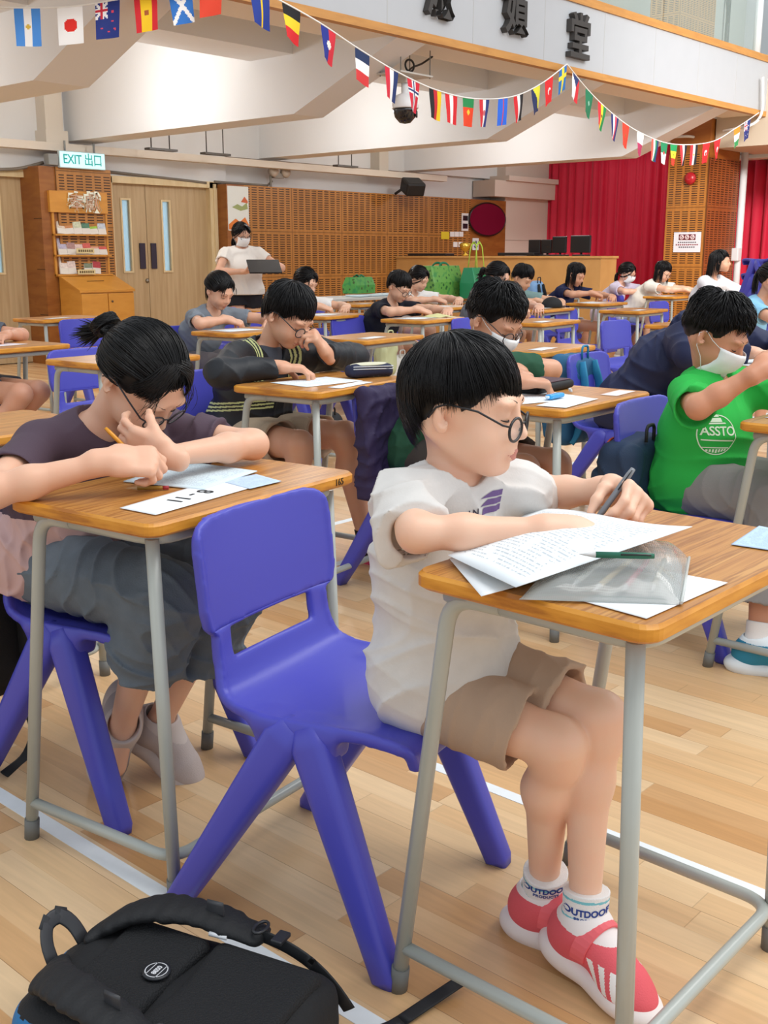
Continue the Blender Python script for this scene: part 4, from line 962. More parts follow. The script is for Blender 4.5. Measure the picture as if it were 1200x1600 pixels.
def make_desk():
    """local origin: middle of the desk on the floor; the pupil sits on +y"""
    t = empty('school_desk')
    out = rrect(DW, DD, .028, 5); n = len(out); rows = [(-.006, DZ - .027), (0, DZ - .022), (0, DZ - .006), (-.0045, DZ - .0005)]
    V = []; F = []; M = []
    for ins, z in rows:
        k = 1 + ins * 2 / DW; ky = 1 + ins * 2 / DD
        V += [(p[0] * k, p[1] * ky, z) for p in out]
    for i in range(len(rows) - 1):
        for j in range(n): F.append((i * n + j, i * n + (j + 1) % n, (i + 1) * n + (j + 1) % n, (i + 1) * n + j)); M.append(1)
    F.append(tuple(range(n))[::-1]); M.append(1); F.append(tuple(3 * n + j for j in range(n))); M.append(0)
    mesh_np('tabletop', np.array(V), F, [LAM, EDG], t, M, smooth=False)
    # rail frame
    a, b_ = DW / 2 - .045, DD / 2 - .035; zr = DZ - .040
    mb = MB(); mb.tube(fillet([(-a, b_, zr), (-a, -b_, zr), (a, -b_, zr), (a, b_, zr)], .05), .0125, 10)
    mb.b2((-a, b_ - .05, zr - .010), (a, b_ - .035, zr + .012)); mb.b2((-a + .02, -b_ + .02, zr + .004), (a - .02, b_ - .04, zr + .012)); mb.build('frame', STEEL, t)
    for sx in (-1, 1):
        x = sx * (a)
        m2 = MB(); m2.tube(fillet([(x, b_ - .10, zr), (x, b_ - .005, zr - .002), (x + sx * .010, b_ + .085, .02)], .05, 7), .0130, 12); lg = m2.build('leg', STEEL, t)
        f = MB(); f.tube([(x + sx * .0098, b_ + .0815, .045), (x + sx * .0101, b_ + .0865, .0)], .0155, 12); f.build('foot_cap', RUB, lg)
        m2 = MB(); m2.tube([(x, -b_ + .012, zr), (x + sx * .004, -b_ - .008, .02)], .0130, 12); lg = m2.build('leg', STEEL, t)
        f = MB(); f.tube([(x + sx * .004, -b_ - .0075, .045), (x + sx * .004, -b_ - .0083, .0)], .0155, 12); f.build('foot_cap', RUB, lg)
    zs = .085; mb = MB(); mb.tube(fillet([(-a - .009, b_ + .076, zs), (-a - .004, -b_ - .006, zs), (a + .004, -b_ - .006, zs), (a + .009, b_ + .076, zs)], .055, 7), .0115, 10); mb.build('stretcher', STEEL, t)
    return t
# ---------------------------------------------------------------- moulded chair
BLUE = mat('4b4cb8', .38, spec=.45, bump=.06, bscale=900, name='moulded_blue_plastic')

def chair_proto():
    t = empty('school_chair')
    P0 = [(-.240, .380), (-.222, .412), (-.10, .408), (.05, .400), (.140, .420), (.172, .478), (.184, .545), (.196, .630), (.214, .742)]
    pl = []
    for i in range(len(P0) - 1):
        p0 = P0[max(i - 1, 0)]; p1 = P0[i]; p2 = P0[i + 1]; p3 = P0[min(i + 2, len(P0) - 1)]
        for k in range(6):
            u = k / 6; pl.append([.5 * ((2 * p1[j]) + (-p0[j] + p2[j]) * u + (2 * p0[j] - 5 * p1[j] + 4 * p2[j] - p3[j]) * u * u + (-p0[j] + 3 * p1[j] - 3 * p2[j] + p3[j]) * u ** 3) for j in (0, 1)])
    pl.append(P0[-1]); pl = np.array(pl); seg = np.linalg.norm(np.diff(pl, axis=0), axis=1); S_ = np.concatenate([[0], np.cumsum(seg)])
    def prof(P):
        """signed height above the profile curve and arc length"""
        yz = P[..., 1:3]; x = P[..., 0]
        best = np.full(P.shape[:-1], 9.); ss = np.zeros(P.shape[:-1])
        sh = (x / .2) ** 2
        q = yz.copy()
        for i in range(len(pl) - 1):
            a = pl[i]; d = pl[i + 1] - a; L2 = d @ d
            nx = A3(-d[1], d[0]) / math.sqrt(L2); s_ = S_[i]
            bend = np.interp(s_, [0, .1, .32, .42, .55, .85], [.0, .010, .012, .010, .020, .034])   # sides curl towards the sitter
            a2 = a + nx[None] * 0
            r = q - a - (sh * bend)[..., None] * nx; tt = np.clip(r @ d / L2, 0, 1); dd = np.linalg.norm(r - tt[..., None] * d, axis=-1)
            m = dd < best; best = np.where(m, dd, best); ss = np.where(m, S_[i] + tt * seg[i], ss)
        return best, ss
    tot = S_[-1]; s_w = np.interp
    hwS = ([0, .04, .15, .30, .40, .47, .53, .545, .58, .70, tot - .06, tot], [.175, .198, .205, .212, .200, .180, .176, .200, .208, .208, .208, .208])
    def shell(s0, s1):
        def f(P):
            d, s_ = prof(P); hw = np.interp(s_, hwS[0], hwS[1]); x = np.abs(P[..., 0])
            th = .0080 + .006 * np.clip((x - hw + .02) / .02, 0, 1)
            e = x - hw; a = d - th
            r = .010; ex = np.maximum(e + r, 0); ea = np.maximum(a + r, 0)
            o = np.sqrt(ex * ex + ea * ea) - r + np.minimum(np.maximum(e + r, a + r), 0)
            # slot
            smid = .505; sl = np.maximum(np.abs(P[..., 0]) - .125, np.abs(s_ - smid) - .027) - .0; sl = np.maximum(sl, d - .05)
            o = -smin(-o, sl, .008)
            # rounded top corners
            q = np.stack([np.maximum(x - (.208 - .05), 0), np.maximum(s_ - (tot - .05), 0)], -1); o = np.where(q.min(-1) > 0, -smin(-o, -(np.linalg.norm(q, axis=-1) - .05), .008), o)
            return np.maximum(o, np.maximum(s0 - s_, s_ - s1))
        return f
    def endcap(f):      # the curve's two ends
        return f
    fd = Field(); fs = shell(-1, .543)
    fd.u(lambda P: np.maximum(fs(P), -(P[..., 2] - .372)), .001)
    for sx in (-1, 1): fd.u(P_box((sx * .178, -.02, .385), (.030, .085, .022), .012), .03)
    V, F = field_mesh(fd, (-.27, -.30, .30), (.27, .32, .62), .0052); mesh_np('seat', smooth_v(V, F, 2), F, BLUE, t)
    fd = Field(); fb = shell(.538, 9)
    fd.u(lambda P: np.maximum(fb(P), P[..., 2] - .746), .001)
    V, F = field_mesh(fd, (-.27, .10, .48), (.27, .34, .78), .0052); mesh_np('backrest', smooth_v(V, F, 2), F, BLUE, t)
    for sx in (-1, 1):
        for fy in (-1, 1):
            top_ = A3(sx * .196, -.030 + fy * .030, .385); bot = A3(sx * .222, -.225 if fy < 0 else .245, .0)
            ax = nrm(bot - top_); sd = nrm(np.cross(ax, A3(sx, 0, .05))); ou = np.cross(ax, sd); L = np.linalg.norm(bot - top_)
            R = np.array([sd, ou, ax]).T
            V = []; rows = ((-.035, .022, .020), (0, .038, .028), (.3 * L, .034, .027), (.8 * L, .026, .025), (L - .012, .024, .024), (L + .006, .018, .018))
            out = rrect(2, 2, .55, 3); n = len(out)
            for z, a, b_ in rows: V += [top_ + R @ A3(p[0] * a, p[1] * b_, z) for p in out]
            V = np.array(V); V[:, 2] = np.maximum(V[:, 2], 0.0)
            F = [(i * n + j, i * n + (j + 1) % n, (i + 1) * n + (j + 1) % n, (i + 1) * n + j) for i in range(len(rows) - 1) for j in range(n)] + [tuple(range(n))[::-1], tuple((len(rows) - 1) * n + j for j in range(n))]
            o = mesh_np('leg', V, F, BLUE, t)
    return t
DESK0 = make_desk(); CHAIR0 = chair_proto(); used = {'d': 0, 'c': 0}
GD = 'single school desks set out in rows'; GC = 'blue moulded chairs of the examination rows'
DESKS = {}
def desk(key, x, y, deg, label, corner=True):
    """x,y = near left (south-west) corner"""
    o = DESK0 if not used['d'] else copy_tree(DESK0); used['d'] = 1
    a = math.radians(deg); c = A3(x + math.cos(a) * DW / 2 - math.sin(a) * DD / 2, y + math.sin(a) * DW / 2 + math.cos(a) * DD / 2, 0)
    o.location = c; o.rotation_euler.z = a; prop(o, label, 'desk', GD); DESKS[key] = (c, a); return o
def on_desk(key, u, v, z=0.0):
    """point on a desk top: u to the east, v to the pupil, from its centre"""
    c, a = DESKS[key]; return A3(c[0] + math.cos(a) * u - math.sin(a) * v, c[1] + math.sin(a) * u + math.cos(a) * v, DZ + z)
def chair(x, y, deg, label, z=0, tilt=0):
    o = CHAIR0 if not used['c'] else copy_tree(CHAIR0); used['c'] = 1
    o.location = (x, y, z); o.rotation_euler = (math.radians(tilt), 0, math.radians(deg)); prop(o, label, 'chair', GC); return o
desk('boy', 1.185, .612, 0, 'nearest school desk, carrying the mesh pencil bag, at the right')
desk('girl', 1.095, 1.515, 7, 'school desk at the left with the seat card 8 - 11 on its worn top')
desk('jacket', 2.62, 2.64, 8, 'school desk under the leaning boy in the striped black jacket')
desk('mask', 2.80, 1.78, 3, 'school desk with the black tablet folio and blue correction tape')
desk('green', 2.93, .90, 0, 'school desk at the right edge in front of the boy in the green T-shirt')
desk('hoodie', 4.35, 1.75, 2, 'school desk beneath the bent-over pupil in the navy hooded jacket')
desk('empty6', 4.44, 4.10, 7, 'empty school desk with one paper, just behind the dark pencil case')
desk('black', 6.12, 5.08, 8, 'school desk with a pale yellow cloth, used by the boy in the black T-shirt')
desk('white8', 7.74, 6.20, 6, 'school desk of the girl in the white T-shirt by the green shopping bags')
desk('sleeve', 6.02, 5.97, 8, 'school desk behind the striped-jacket boy, of the girl holding a pencil upright')
desk('grey', 4.33, 5.05, 6, 'school desk of the girl in the grey T-shirt by the double door')
desk('cap12', 8.02, 5.32, 7, 'school desk with a black cap lying on its right end')
desk('navy', 9.40, 5.60, 4, 'school desk of the long-haired girl in the navy T-shirt')
desk('white21', 11.6, 5.97, 4, 'school desk of the spectacled girl in the cream T-shirt beside the timber pillar')
desk('lilac', 10.9, 7.05, 4, 'far school desk of the masked girl in the lilac top by the red curtain')
desk('e16', 4.44, 2.95, 6, 'empty school desk right behind the masked boy with glasses, one paper on it')
desk('e17', 6.40, 4.26, 6, 'empty school desk in front of the desk with the black cap')
desk('e20', 8.36, 4.60, 5, 'empty school desk with an outward-leaning leg, right of the girl in navy')
desk('e22', 6.78, 3.30, 4, 'empty school desk half hidden behind the navy hooded jacket')
desk('e23', 10.2, 4.70, 4, 'school desk before the long-haired woman in the white blouse')
desk('e9', 7.74, 7.22, 6, 'empty school desk by the long white folding table')
desk('e27', 6.33, 6.95, 6, 'school desk in front of the standing teacher')
desk('e13', 4.36, 7.20, 5, 'empty school desk before the leaflet cabinet')
desk('e14', 2.66, 5.08, 4, 'school desk at the left edge carrying a red-edged paper')
desk('e12', 2.70, 4.05, 4, 'school desk half hidden by the plum-shirted girl, left of her bun')
desk('e15', 1.16, 2.58, 3, 'school desk at the left edge, behind the plum-shirted girl\'s shoulder')
desk('e25', 10.0, 7.55, 4, 'far school desk behind the short-haired boy near the counter')
desk('e26', 9.25, 7.45, 4, 'far school desk under the green shopping bags')
desk('edge', 6.95, 1.95, 2, 'school desk at the right edge of the girl in the pale blue shirt')
chair(1.394, 1.341, 11, 'nearest blue chair, carrying the boy in the pale T-shirt')
chair(1.40, 2.09, 8, 'blue chair under the girl in the plum T-shirt')
for key, lab, du, dv in (('jacket', 'blue chair under the boy in the striped black jacket', 0, .50), ('mask', 'blue chair under the masked boy with glasses', 0, .53),
        ('empty6', 'empty blue chair behind the desk with the dark pencil case in front of it', .02, .42), ('black', 'blue chair under the boy in the black T-shirt', 0, .52),
        ('white8', 'blue chair right of the green shopping bags', .0, .50), ('sleeve', 'blue chair under the girl holding a pencil upright', 0, .5), ('grey', 'blue chair under the girl in the grey T-shirt', 0, .52),
        ('cap12', 'blue chair under the short-haired boy near the counter', 0, .5), ('navy', 'blue chair under the girl in the navy T-shirt', 0, .5), ('white21', 'blue chair under the spectacled girl in the cream T-shirt', 0, .5), ('lilac', 'blue chair under the masked girl in the lilac top', 0, .5),
        ('e16', 'empty blue chair half hidden behind the masked boy with glasses', .05, .45), ('e17', 'empty blue chair in front of the girl in navy, its back cut by a desk', .05, .45), ('e20', 'empty blue chair standing right of the bare knees of the girl in navy', -.1, .42), ('e22', 'empty blue chair left of the navy hood', .1, .42),
        ('e23', 'blue chair under the long-haired woman in the white blouse', 0, .45), ('e9', 'empty blue chair at the left of the green bag on the folding table', 0, .45), ('e27', 'empty blue chair at the standing teacher\'s desk', 0, .45),
        ('e13', 'empty blue chair before the leaflet cabinet, its back seen through the desk', .0, -.42), ('e14', 'blue chair under the pupil cut off by the left edge', .0, .5), ('e12', 'empty blue chair left of the plum-shirted girl\'s bun', .2, .40)):
    p = on_desk(key, du, dv); chair(p[0], p[1], math.degrees(DESKS[key][1]) * .6 + random.uniform(-3, 3), lab)

chair(3.23, 1.56, 4, 'blue chair right behind the front boy, carrying the boy in green')
chair(4.62, 2.62, 4, 'blue chair with a teal backpack hung on it, under the navy hooded pupil')
pz = atd(1216, 400, 9.4)
for i in range(7): chair(pz[0], pz[1], 150, 'blue chair in the stack before the right-hand red curtain, ' + ('lowest', 'second from below', 'third from below', 'fourth from below', 'fifth from below', 'second from the top', 'topmost')[i], z=.125 * i, tilt=0)
# ---------------------------------------------------------------- the boy in front
def tee_boy():
    K = human('boy in a pale marl T-shirt and beige shorts writing left-handed at the nearest desk', None, hip=(1.42, 1.130, .485), s=.90, g=.86, h=.0030, yaw=-90, seed=3, hs=.98,
        J=dict(chest=(1.412, 1.130, .69), neck=(1.400, 1.105, .858), lat=(1, .0, 0), shR=(1.292, 1.115, .820), shL=(1.530, 1.07, .815), head=(1.405, 1.086, .959),
               wrR=(1.385, .872, .795), elR=(1.232, 1.035, .792), wrL=(1.612, .920, .812), elL=(1.64, 1.075, .785),
               knL=(1.50, .865, .455), anL=(1.452, .845, .105), knR=(1.425, .895, .425), anR=(1.500, .958, .088), toeL=(-.22, -.96, -.10), toeR=(.02, -1, 0)),
        pitch=5, lens=.0215, rimr=.0024, gdrop=.012, hyaw=20, roll=0, handL=((-.50, -.84, .10), (-.72, .12, -.68), 'pen'), handR=((.75, -.62, -.10), (0, 0, -1), 'flat'),
        skin='ebc1a6', hair='bowl', hairn=6500, hairr=.0011, glasses=True, rim='17161a',
        shirt=dict(col='d8d5d1', sleeve=.72, ease=.014, sl_ease=.018, cuff=.024, hem=-.09, fold=.0044, freq=27., var=.10, name='shirt'),
        pants=dict(col='b39a85', end=.76, ease=.012, cuffr=.014, fold=.0034),
        shoe=dict(col='e8606a', sole='f2e9e6', sock='eceae8', stripe='f8f4f2', s=1.20, h=.0016))
    return K
KB = tee_boy()
# ---------------------------------------------------------------- the girl at the left
def plum_girl():
    def two(cen, K):      # plum yoke over a dusty pink body
        z = cen[:, 2]; return (z < .665 + .02 * np.sin(cen[:, 0] * 9)).astype(int)
    K = human('girl with glasses in a plum and pink T-shirt, chin on hand, at the left desk', None, hip=(1.35, 2.20, .530), s=.97, g=.92, h=.0032, yaw=-86, seed=5, hs=1.0,
        J=dict(chest=(1.355, 2.14, .69), neck=(1.36, 2.055, .845), lat=(1, .05, 0), shR=(1.215, 2.06, .815), shL=(1.500, 2.035, .815), head=(1.40, 1.945, .945),
               wrR=(1.190, 1.765, .818), elR=(1.005, 1.885, .770), wrL=tuple(atd(262, 712, 2.20)), elL=(1.605, 1.825, .792),
               knR=(1.305, 1.77, .515), anR=(1.33, 1.985, .165), knL=(1.485, 1.78, .500), anL=(1.435, 1.99, .135), toeR=(-.30, .10, -1), toeL=(.30, -.62, -.52), upR=(-.5, -.8, 0), upL=(0, -.3, 1)),
        pitch=50, hyaw=8, roll=6, handL=(tuple(atd(160, 672, 2.22) - atd(262, 712, 2.20)), (.66, .66, .25), 'rest'), handR=((.84, -.52, -.06), (.45, .50, -.72), 'pen'),
        skin='e2b498', hand=.95, hair='bun', hairn=4200, hairr=.0014, glasses=True, rim='232026', lens=.0225,
        shirt=dict(sleeve=.64, ease=.024, sl_ease=.018, cuff=.016, hem=-.09, fold=.0050, freq=24., mats=[mat('4c3a48', .8, bump=.1, bscale=260, var=.06, vscale=20), mat('c9a7a4', .85, bump=.1, bscale=260, var=.08, vscale=14)], fm=two, open_neck=.02),
        pants=dict(col='68727c', ease=.024, long=True, legend=.46, rollup=True, cuffr=.010, fold=.0050, freq=26., name='jeans', var=.28, bump=.3),
        shoe=dict(col='b5a9a6', sole='c6bab4', s=1.16))
    return K
KG = plum_girl()
# ---------------------------------------------------------------- the boy in the striped jacket
def jacket_boy():
    def stripes(cen, K):
        # pale piping curving over the shoulders and round the hem pocket
        o = np.zeros(len(cen), int)
        for key, y in (('L', 1), ('R', -1)):
            a, b_, c_ = K['arm'][key]; mid = (K['neck'] * .42 + a * .58); x = (cen - mid) @ K['lat'] * y + .010
            up = cen[:, 2] > a[2] - .10; w = np.abs(x)
            o[up & ((w < .0035) | (np.abs(w - .013) < .0035)) & ((cen - a) @ K['F'] > -.09)] = 1
        q = cen - K['hip']; s_ = q[:, 2] - .10 - .10 * (q @ K['F']) ; side = (q @ K['L']) < -.02
        for k in range(3): o[(np.abs(s_ - .014 * k) < .0035) & side & (q[:, 2] < .2)] = 1
        return o
    K = human('boy with glasses in a black jacket with yellow stripes, fingers at his mouth', None, hip=(2.96, 3.40, .50), s=1.0, h=.0032, yaw=-92, seed=8, hs=1.02,
        J=dict(chest=(2.955, 3.34, .70), neck=(2.95, 3.265, .845), shR=(2.79, 3.25, .81), shL=(3.10, 3.20, .81), head=(2.975, 3.165, .975),
               wrR=(2.775, 3.01, .80), elR=(2.58, 3.10, .785), wrL=(3.075, 3.055, .830), elL=(3.30, 3.12, .795), knR=(2.86, 2.99, .50), knL=(3.05, 2.93, .52), anR=(2.86, 3.0, .08), anL=(3.14, 2.90, .08)),
        pitch=33, hyaw=14, handR=((.80, -.58, -.08), (0, 0, -1), 'rest'), handL=((-.62, .05, .78), (-.45, .55, -.2), 'curl'), skin='d9a688', hair='short', hairn=2600, hairr=.0019, glasses=True, rim='20232a', lens=.022,
        shirt=dict(long=True, ease=.026, sl_ease=.016, hem=-.14, fold=.0042, freq=15., name='jacket', neckr=.060, open_neck=.10, mats=[mat('14181f', .55, bump=.2, bscale=90), mat('c9cf8e', .7)], fm=stripes),
        pants=dict(col='b8a68f', end=.74, ease=.018, cuffr=.012, fold=.003), shoe=dict(col='17171a', sole='d8476a', sock='1b1a1c', s=1.1))
    mb = Field(); n, hp = K['neck'], K['hip']; mb.u(P_cone(K['chest'] + K['F'] * .012, n - K['tu'] * .05 + K['F'] * .015, .098, .075, K['lat'], 1.2), .03); mb.x(lambda d, P: np.maximum(d, -P[..., 2] + .62))
    V, Fq = field_mesh(mb, K['lo'], K['hi'], .008); mesh_np('undershirt', V - A3(*K['root'].location), Fq, mat('4a4f5a', .9), K['root'])
    return K
jacket_boy()
def pupil(label, head, hands, s=1.0, h=.009, yaw=-90, pitch=36, hyaw=5, seed=1, lean=.23, zh=.50, nolegs=False, drop=.135, **k):
    """seated pupil from the head centre (x,y,z) and the wrists' places"""
    y = math.radians(yaw); F_ = A3(math.cos(y), math.sin(y), 0); L_ = A3(-math.sin(y), math.cos(y), 0); hc = A3(*head); UP = A3(0, 0, 1)
    nk = hc - F_ * .075 * s - UP * drop * s; hip = A3(nk[0], nk[1], 0) - F_ * lean * s + UP * zh; ch = hip * .42 + nk * .58 - F_ * .015
    J = dict(chest=ch, neck=nk, head=hc); J.update(k.pop('J', {}))
    J['wrL'] = hands[0]; J['wrR'] = hands[1]
    J.setdefault('poleL', tuple(L_ - F_ * .4 - UP * .1)); J.setdefault('poleR', tuple(-L_ - F_ * .4 - UP * .1))
    k.setdefault('handL', (tuple(F_ * .55 - L_ * .8 - UP * .08), (0, 0, -1), 'rest')); k.setdefault('handR', (tuple(F_ * .6 + L_ * .7 - UP * .3), tuple(L_ * .35 - UP * .9), 'pen'))
    k.setdefault('hairn', 420); k.setdefault('hairr', .0042)
    return human(label, None, hip=hip, s=s, h=h, yaw=yaw_deg(yaw), pitch=pitch, hyaw=hyaw, seed=seed, J=J, nolegs=nolegs, **k)
def yaw_deg(a): return a
def wr(px, py, z=.79): return tuple(atz(px, py, z))
# masked boy with glasses
KM = pupil('masked boy with glasses in a dark green T-shirt behind the front boy', (3.10, 2.27, .985), (tuple(atz(806, 578, .80)), (2.985, 2.07, .80)), s=1.0, h=.005, pitch=30, hyaw=4, seed=11, nolegs=False, hair='spiky', hairn=2800, hairr=.0018,
    skin='cf9a7c', glasses=True, rim='3a2a28', lens=.023, mask=True, brow=True, J=dict(elL=tuple(atz(862, 578, .79)), knR=(3.0, 2.06, .50), knL=(3.16, 2.04, .50), anR=(2.98, 2.1, .08), anL=(3.2, 2.0, .08)),
    handL=((-.55, -.75, -.1), (-.3, 0, -.9), 'pen'), handR=((.75, -.6, -.1), (.1, 0, -.95), 'curl'),
    shirt=dict(col='2c5540', sleeve=.72, ease=.022, fold=.003), pants=dict(col='4a4440', end=.72, ease=.02, fold=.003), shoe=dict(col='3b3b40', sole='dddddd', sock='e8e8e8', s=1.1))
# boy in green
KGR = human('masked boy in a bright green printed T-shirt raising both hands, at the right', None, hip=(3.27, 1.56, .50), s=.98, h=.0042, yaw=-88, seed=14, hs=1.0,
    J=dict(chest=(3.255, 1.545, .67), neck=(3.24, 1.535, .830), shR=(3.085, 1.525, .790), shL=(3.385, 1.49, .790), head=(3.215, 1.515, .962), elR=tuple(atd(1091, 636, 3.14)), wrR=tuple(atd(1190, 578, 3.08)), elL=(3.47, 1.30, .80), wrL=(3.36, 1.20, .90),
           knR=(3.13, 1.24, .485), knL=(3.33, 1.22, .485), anR=(3.02, 1.22, .09), anL=(3.36, 1.1, .09), toeR=(.35, -.94, -.05)), pitch=26, hyaw=6,
    handR=((.75, -.45, .50), (.5, .4, -.6), 'pinch'), handL=((-.6, -.35, .5), (-.6, .6, -.3), 'pinch'), skin='cb9272', hair='spiky', hairn=3600, hairr=.0016, mask=True,
    shirt=dict(col='2fb24c', sleeve=.74, ease=.030, sl_ease=.022, cuff=.020, hem=-.14, fold=.0062, freq=21., var=.05), pants=dict(col='8d8a88', ease=.024, long=True, legend=.72, fold=.004, name='trousers'),
    shoe=dict(col='2a87a8', sole='e6eef2', sock='e9e4e0', s=1.15))
# bent-over pupil in the hooded jacket
KH = human('pupil bent low over a desk in a navy hooded jacket, face hidden', None, hip=(4.60, 2.56, .51), s=1.02, h=.0055, yaw=-86, seed=17,
    J=dict(chest=(4.64, 2.42, .71), neck=(4.68, 2.24, .865), shR=(4.52, 2.26, .84), shL=(4.85, 2.22, .83), head=(4.67, 2.20, .875), wrR=(4.56, 1.98, .80), elR=(4.38, 2.17, .79), wrL=(4.80, 1.90, .80), elL=(4.98, 2.05, .79)),
    pitch=68, hyaw=0, handR=((.6, -.8, -.1), (0, 0, -1), 'rest'), handL=((-.5, -.8, -.1), (0, 0, -1), 'rest'), hair='short', hairn=500, hairr=.004,
    shirt=dict(col='252b4a', long=True, ease=.038, sl_ease=.030, fold=.0065, freq=15., hem=-.13, hood=True, cowl=.05, name='hooded_jacket', rough=.6), pants=dict(col='1c1e2a', ease=.024, long=True, name='trousers'), shoe=dict(col='303038', sole='c8c8c8'))
# girl in grey
pupil('girl in a grey T-shirt with a ponytail writing by the double door', (4.80, 5.76, .975), ((4.97, 5.42, .79), (4.70, 5.56, .80)), h=.0075, pitch=30, hyaw=5, seed=21, hair='pony', hairn=700, hairr=.0036, skin='ddae92', lean=.26,
    nolegs=False, J=dict(elR=(4.50, 5.60, .78)), shirt=dict(col='7f8892', sleeve=.6, ease=.018, fold=.003), pants=dict(col='6f6a6c', ease=.02, long=True, name='trousers', fold=.003), shoe=dict(col='444444', sole='eeeeee'))
# standing teacher
def teacher():
    hc = atd(377, 367, 11.0); x, y = hc[0], hc[1]
    K = human('masked woman standing with a black folder, white ruffled blouse and dark shorts', None, hip=(x + .03, y + .02, .84), s=1.10, h=.009, yaw=-120, seed=31,
        J=dict(chest=(x + .02, y + .02, 1.08), neck=(x + .02, y + .03, 1.27), head=(x, y, 1.405), wrL=(x + .02, y - .28, 1.07), wrR=(x - .16, y - .20, 1.05),
               knR=(x - .06, y, .46), knL=(x + .12, y + .04, .46), anR=(x - .06, y, .08), anL=(x + .12, y + .05, .08)), pitch=14, hyaw=18,
        handL=((-.9, -.2, 0), (0, -.2, 1), 'rest'), handR=((.3, -.8, 0), (0, -.2, 1), 'rest'), hair='low', hairn=500, hairr=.004, mask=True, glasses=True, skin='dcae94',
        shirt=dict(col='ece8e2', sleeve=.42, ease=.032, cuff=.03, hem=-.02, fold=.005, name='blouse', freq=30.), pants=dict(col='26262b', end=.36, ease=.025, cuffr=.02, fold=.003), shoe=dict(col='d8d8d8', sole='efefef'))
    f = prop(empty('folder', (x - .10, y - .44, 1.10)), 'open black folder held by the standing masked woman', 'folder')
    R = np.array([nrm((.8, -.5, 0)), nrm((.4, .64, .5)), nrm(np.cross(nrm((.8, -.5, 0)), nrm((.4, .64, .5))))]).T
    mb = MB(); mb.box((0, 0, 0), (.16, .11, .008), R, .003); mb.build('cover', mat('17181c', .5), f); mb = MB(); mb.box(R @ A3(-.01, -.01, -.010), (.13, .09, .002), R); mb.build('sheet', mat('e8e8e6', .8), f)
teacher()
# far rows
pupil('girl in a white top holding a pencil upright, behind the striped-jacket boy', (6.545, 6.73, .985), ((6.72, 6.42, .79), (6.46, 6.47, .80)), pitch=24, seed=41, hair='low', shirt=dict(col='ecebe8', sleeve=.7, ease=.02), skin='e2b598')
pupil('boy with glasses in a black T-shirt resting on a pale yellow cloth', (6.66, 5.80, .965), ((6.80, 5.40, .79), (6.56, 5.50, .80)), h=.008, pitch=30, seed=43, hair='bowl', hairn=500, nolegs=False, glasses=True, shirt=dict(col='1c1f2a', sleeve=.62, ease=.022), pants=dict(col='c9c7a2', ease=.02), shoe=dict(col='e6e6e6'), skin='dfb296')
pupil('girl in a white T-shirt left of the green shopping bags', (8.33, 7.00, .985), ((8.55, 6.66, .79), (8.25, 6.70, .80)), pitch=26, seed=45, hair='low', shirt=dict(col='eeeeec', sleeve=.66, ease=.02), skin='e0b498')
pupil('short-haired boy in a grey-green shirt near the veneered counter', (8.68, 6.03, 1.00), ((8.85, 5.70, .79), (8.52, 5.72, .80)), pitch=30, seed=47, hair='short', shirt=dict(col='7d9a98', sleeve=.7, ease=.022), skin='d8a888')
pupil('girl in a navy T-shirt with long hair falling before her face', (10.08, 6.33, 1.01), ((10.25, 5.98, .79), (9.95, 6.02, .83)), h=.009, pitch=26, seed=49, hair='long', nolegs=False, J=dict(knR=(9.95, 5.9, .5), anR=(9.98, 5.95, .08)), shirt=dict(col='1d2346', sleeve=.66, ease=.022), pants=dict(col='c3cdd6', end=.62, ease=.025), shoe=dict(col='e9e9e9'), skin='d39f80')
pupil('masked girl in a lilac top by the red curtain', (12.08, 6.86, 1.0), ((12.25, 6.52, .79), (11.95, 6.55, .79)), h=.011, pitch=20, seed=51, hair='low', mask=True, glasses=True, shirt=dict(col='cdc4d8', sleeve=.66, ease=.022), skin='dcae94', hairn=260, hairr=.006)
pupil('girl with glasses in a cream T-shirt bent over her desk by the pillar', (12.02, 6.36, 1.02), ((12.25, 5.98, .80), (11.95, 6.0, .82)), h=.010, pitch=28, seed=53, hair='long', glasses=True, lean=.36, nolegs=False, shirt=dict(col='e6e2d8', sleeve=.62, ease=.024), pants=dict(col='b9c6cf', end=.7, ease=.025), shoe=dict(col='eeeeee'), skin='e2b69a')
pupil('long-haired woman in a white blouse sitting upright before the red curtain', (11.10, 5.22, 1.14), ((11.25, 4.95, .80), (10.98, 4.95, .80)), h=.010, pitch=-2, hyaw=24, s=1.1, seed=55, hair='long', lean=.12, shirt=dict(col='e9e9ec', long=True, ease=.022, sl_ease=.018), skin='d9a98c', drop=.15)
pupil('dark-haired girl in a pale blue shirt cut off by the right edge', (7.27, 3.03, 1.04), ((7.42, 2.70, .80), (7.12, 2.72, .80)), h=.009, pitch=14, seed=57, hair='pony', shirt=dict(col='8ec6e6', sleeve=.7, ease=.022), skin='d9a486')
pupil('pupil of whom only black hair shows above the masked boy\'s head', (7.45, 5.42, 1.03), ((7.6, 5.1, .8), (7.3, 5.1, .8)), h=.011, pitch=20, seed=59, hair='bun', shirt=dict(col='6a6f78', ease=.02))
pupil('pupil in grey shorts cut off by the left edge, knee in view', (2.90, 5.66, .98), ((3.05, 5.42, .79), (2.80, 5.42, .79)), h=.0075, pitch=20, seed=61, hair='short', nolegs=False, J=dict(knR=(2.86, 4.98, .53), knL=(2.98, 5.02, .53), anR=(2.62, 5.2, .08), anL=(2.7, 5.25, .08)), shirt=dict(col='5a5f68', ease=.02), pants=dict(col='626874', end=.70, ease=.024), shoe=dict(col='333333'), skin='d09a7e')
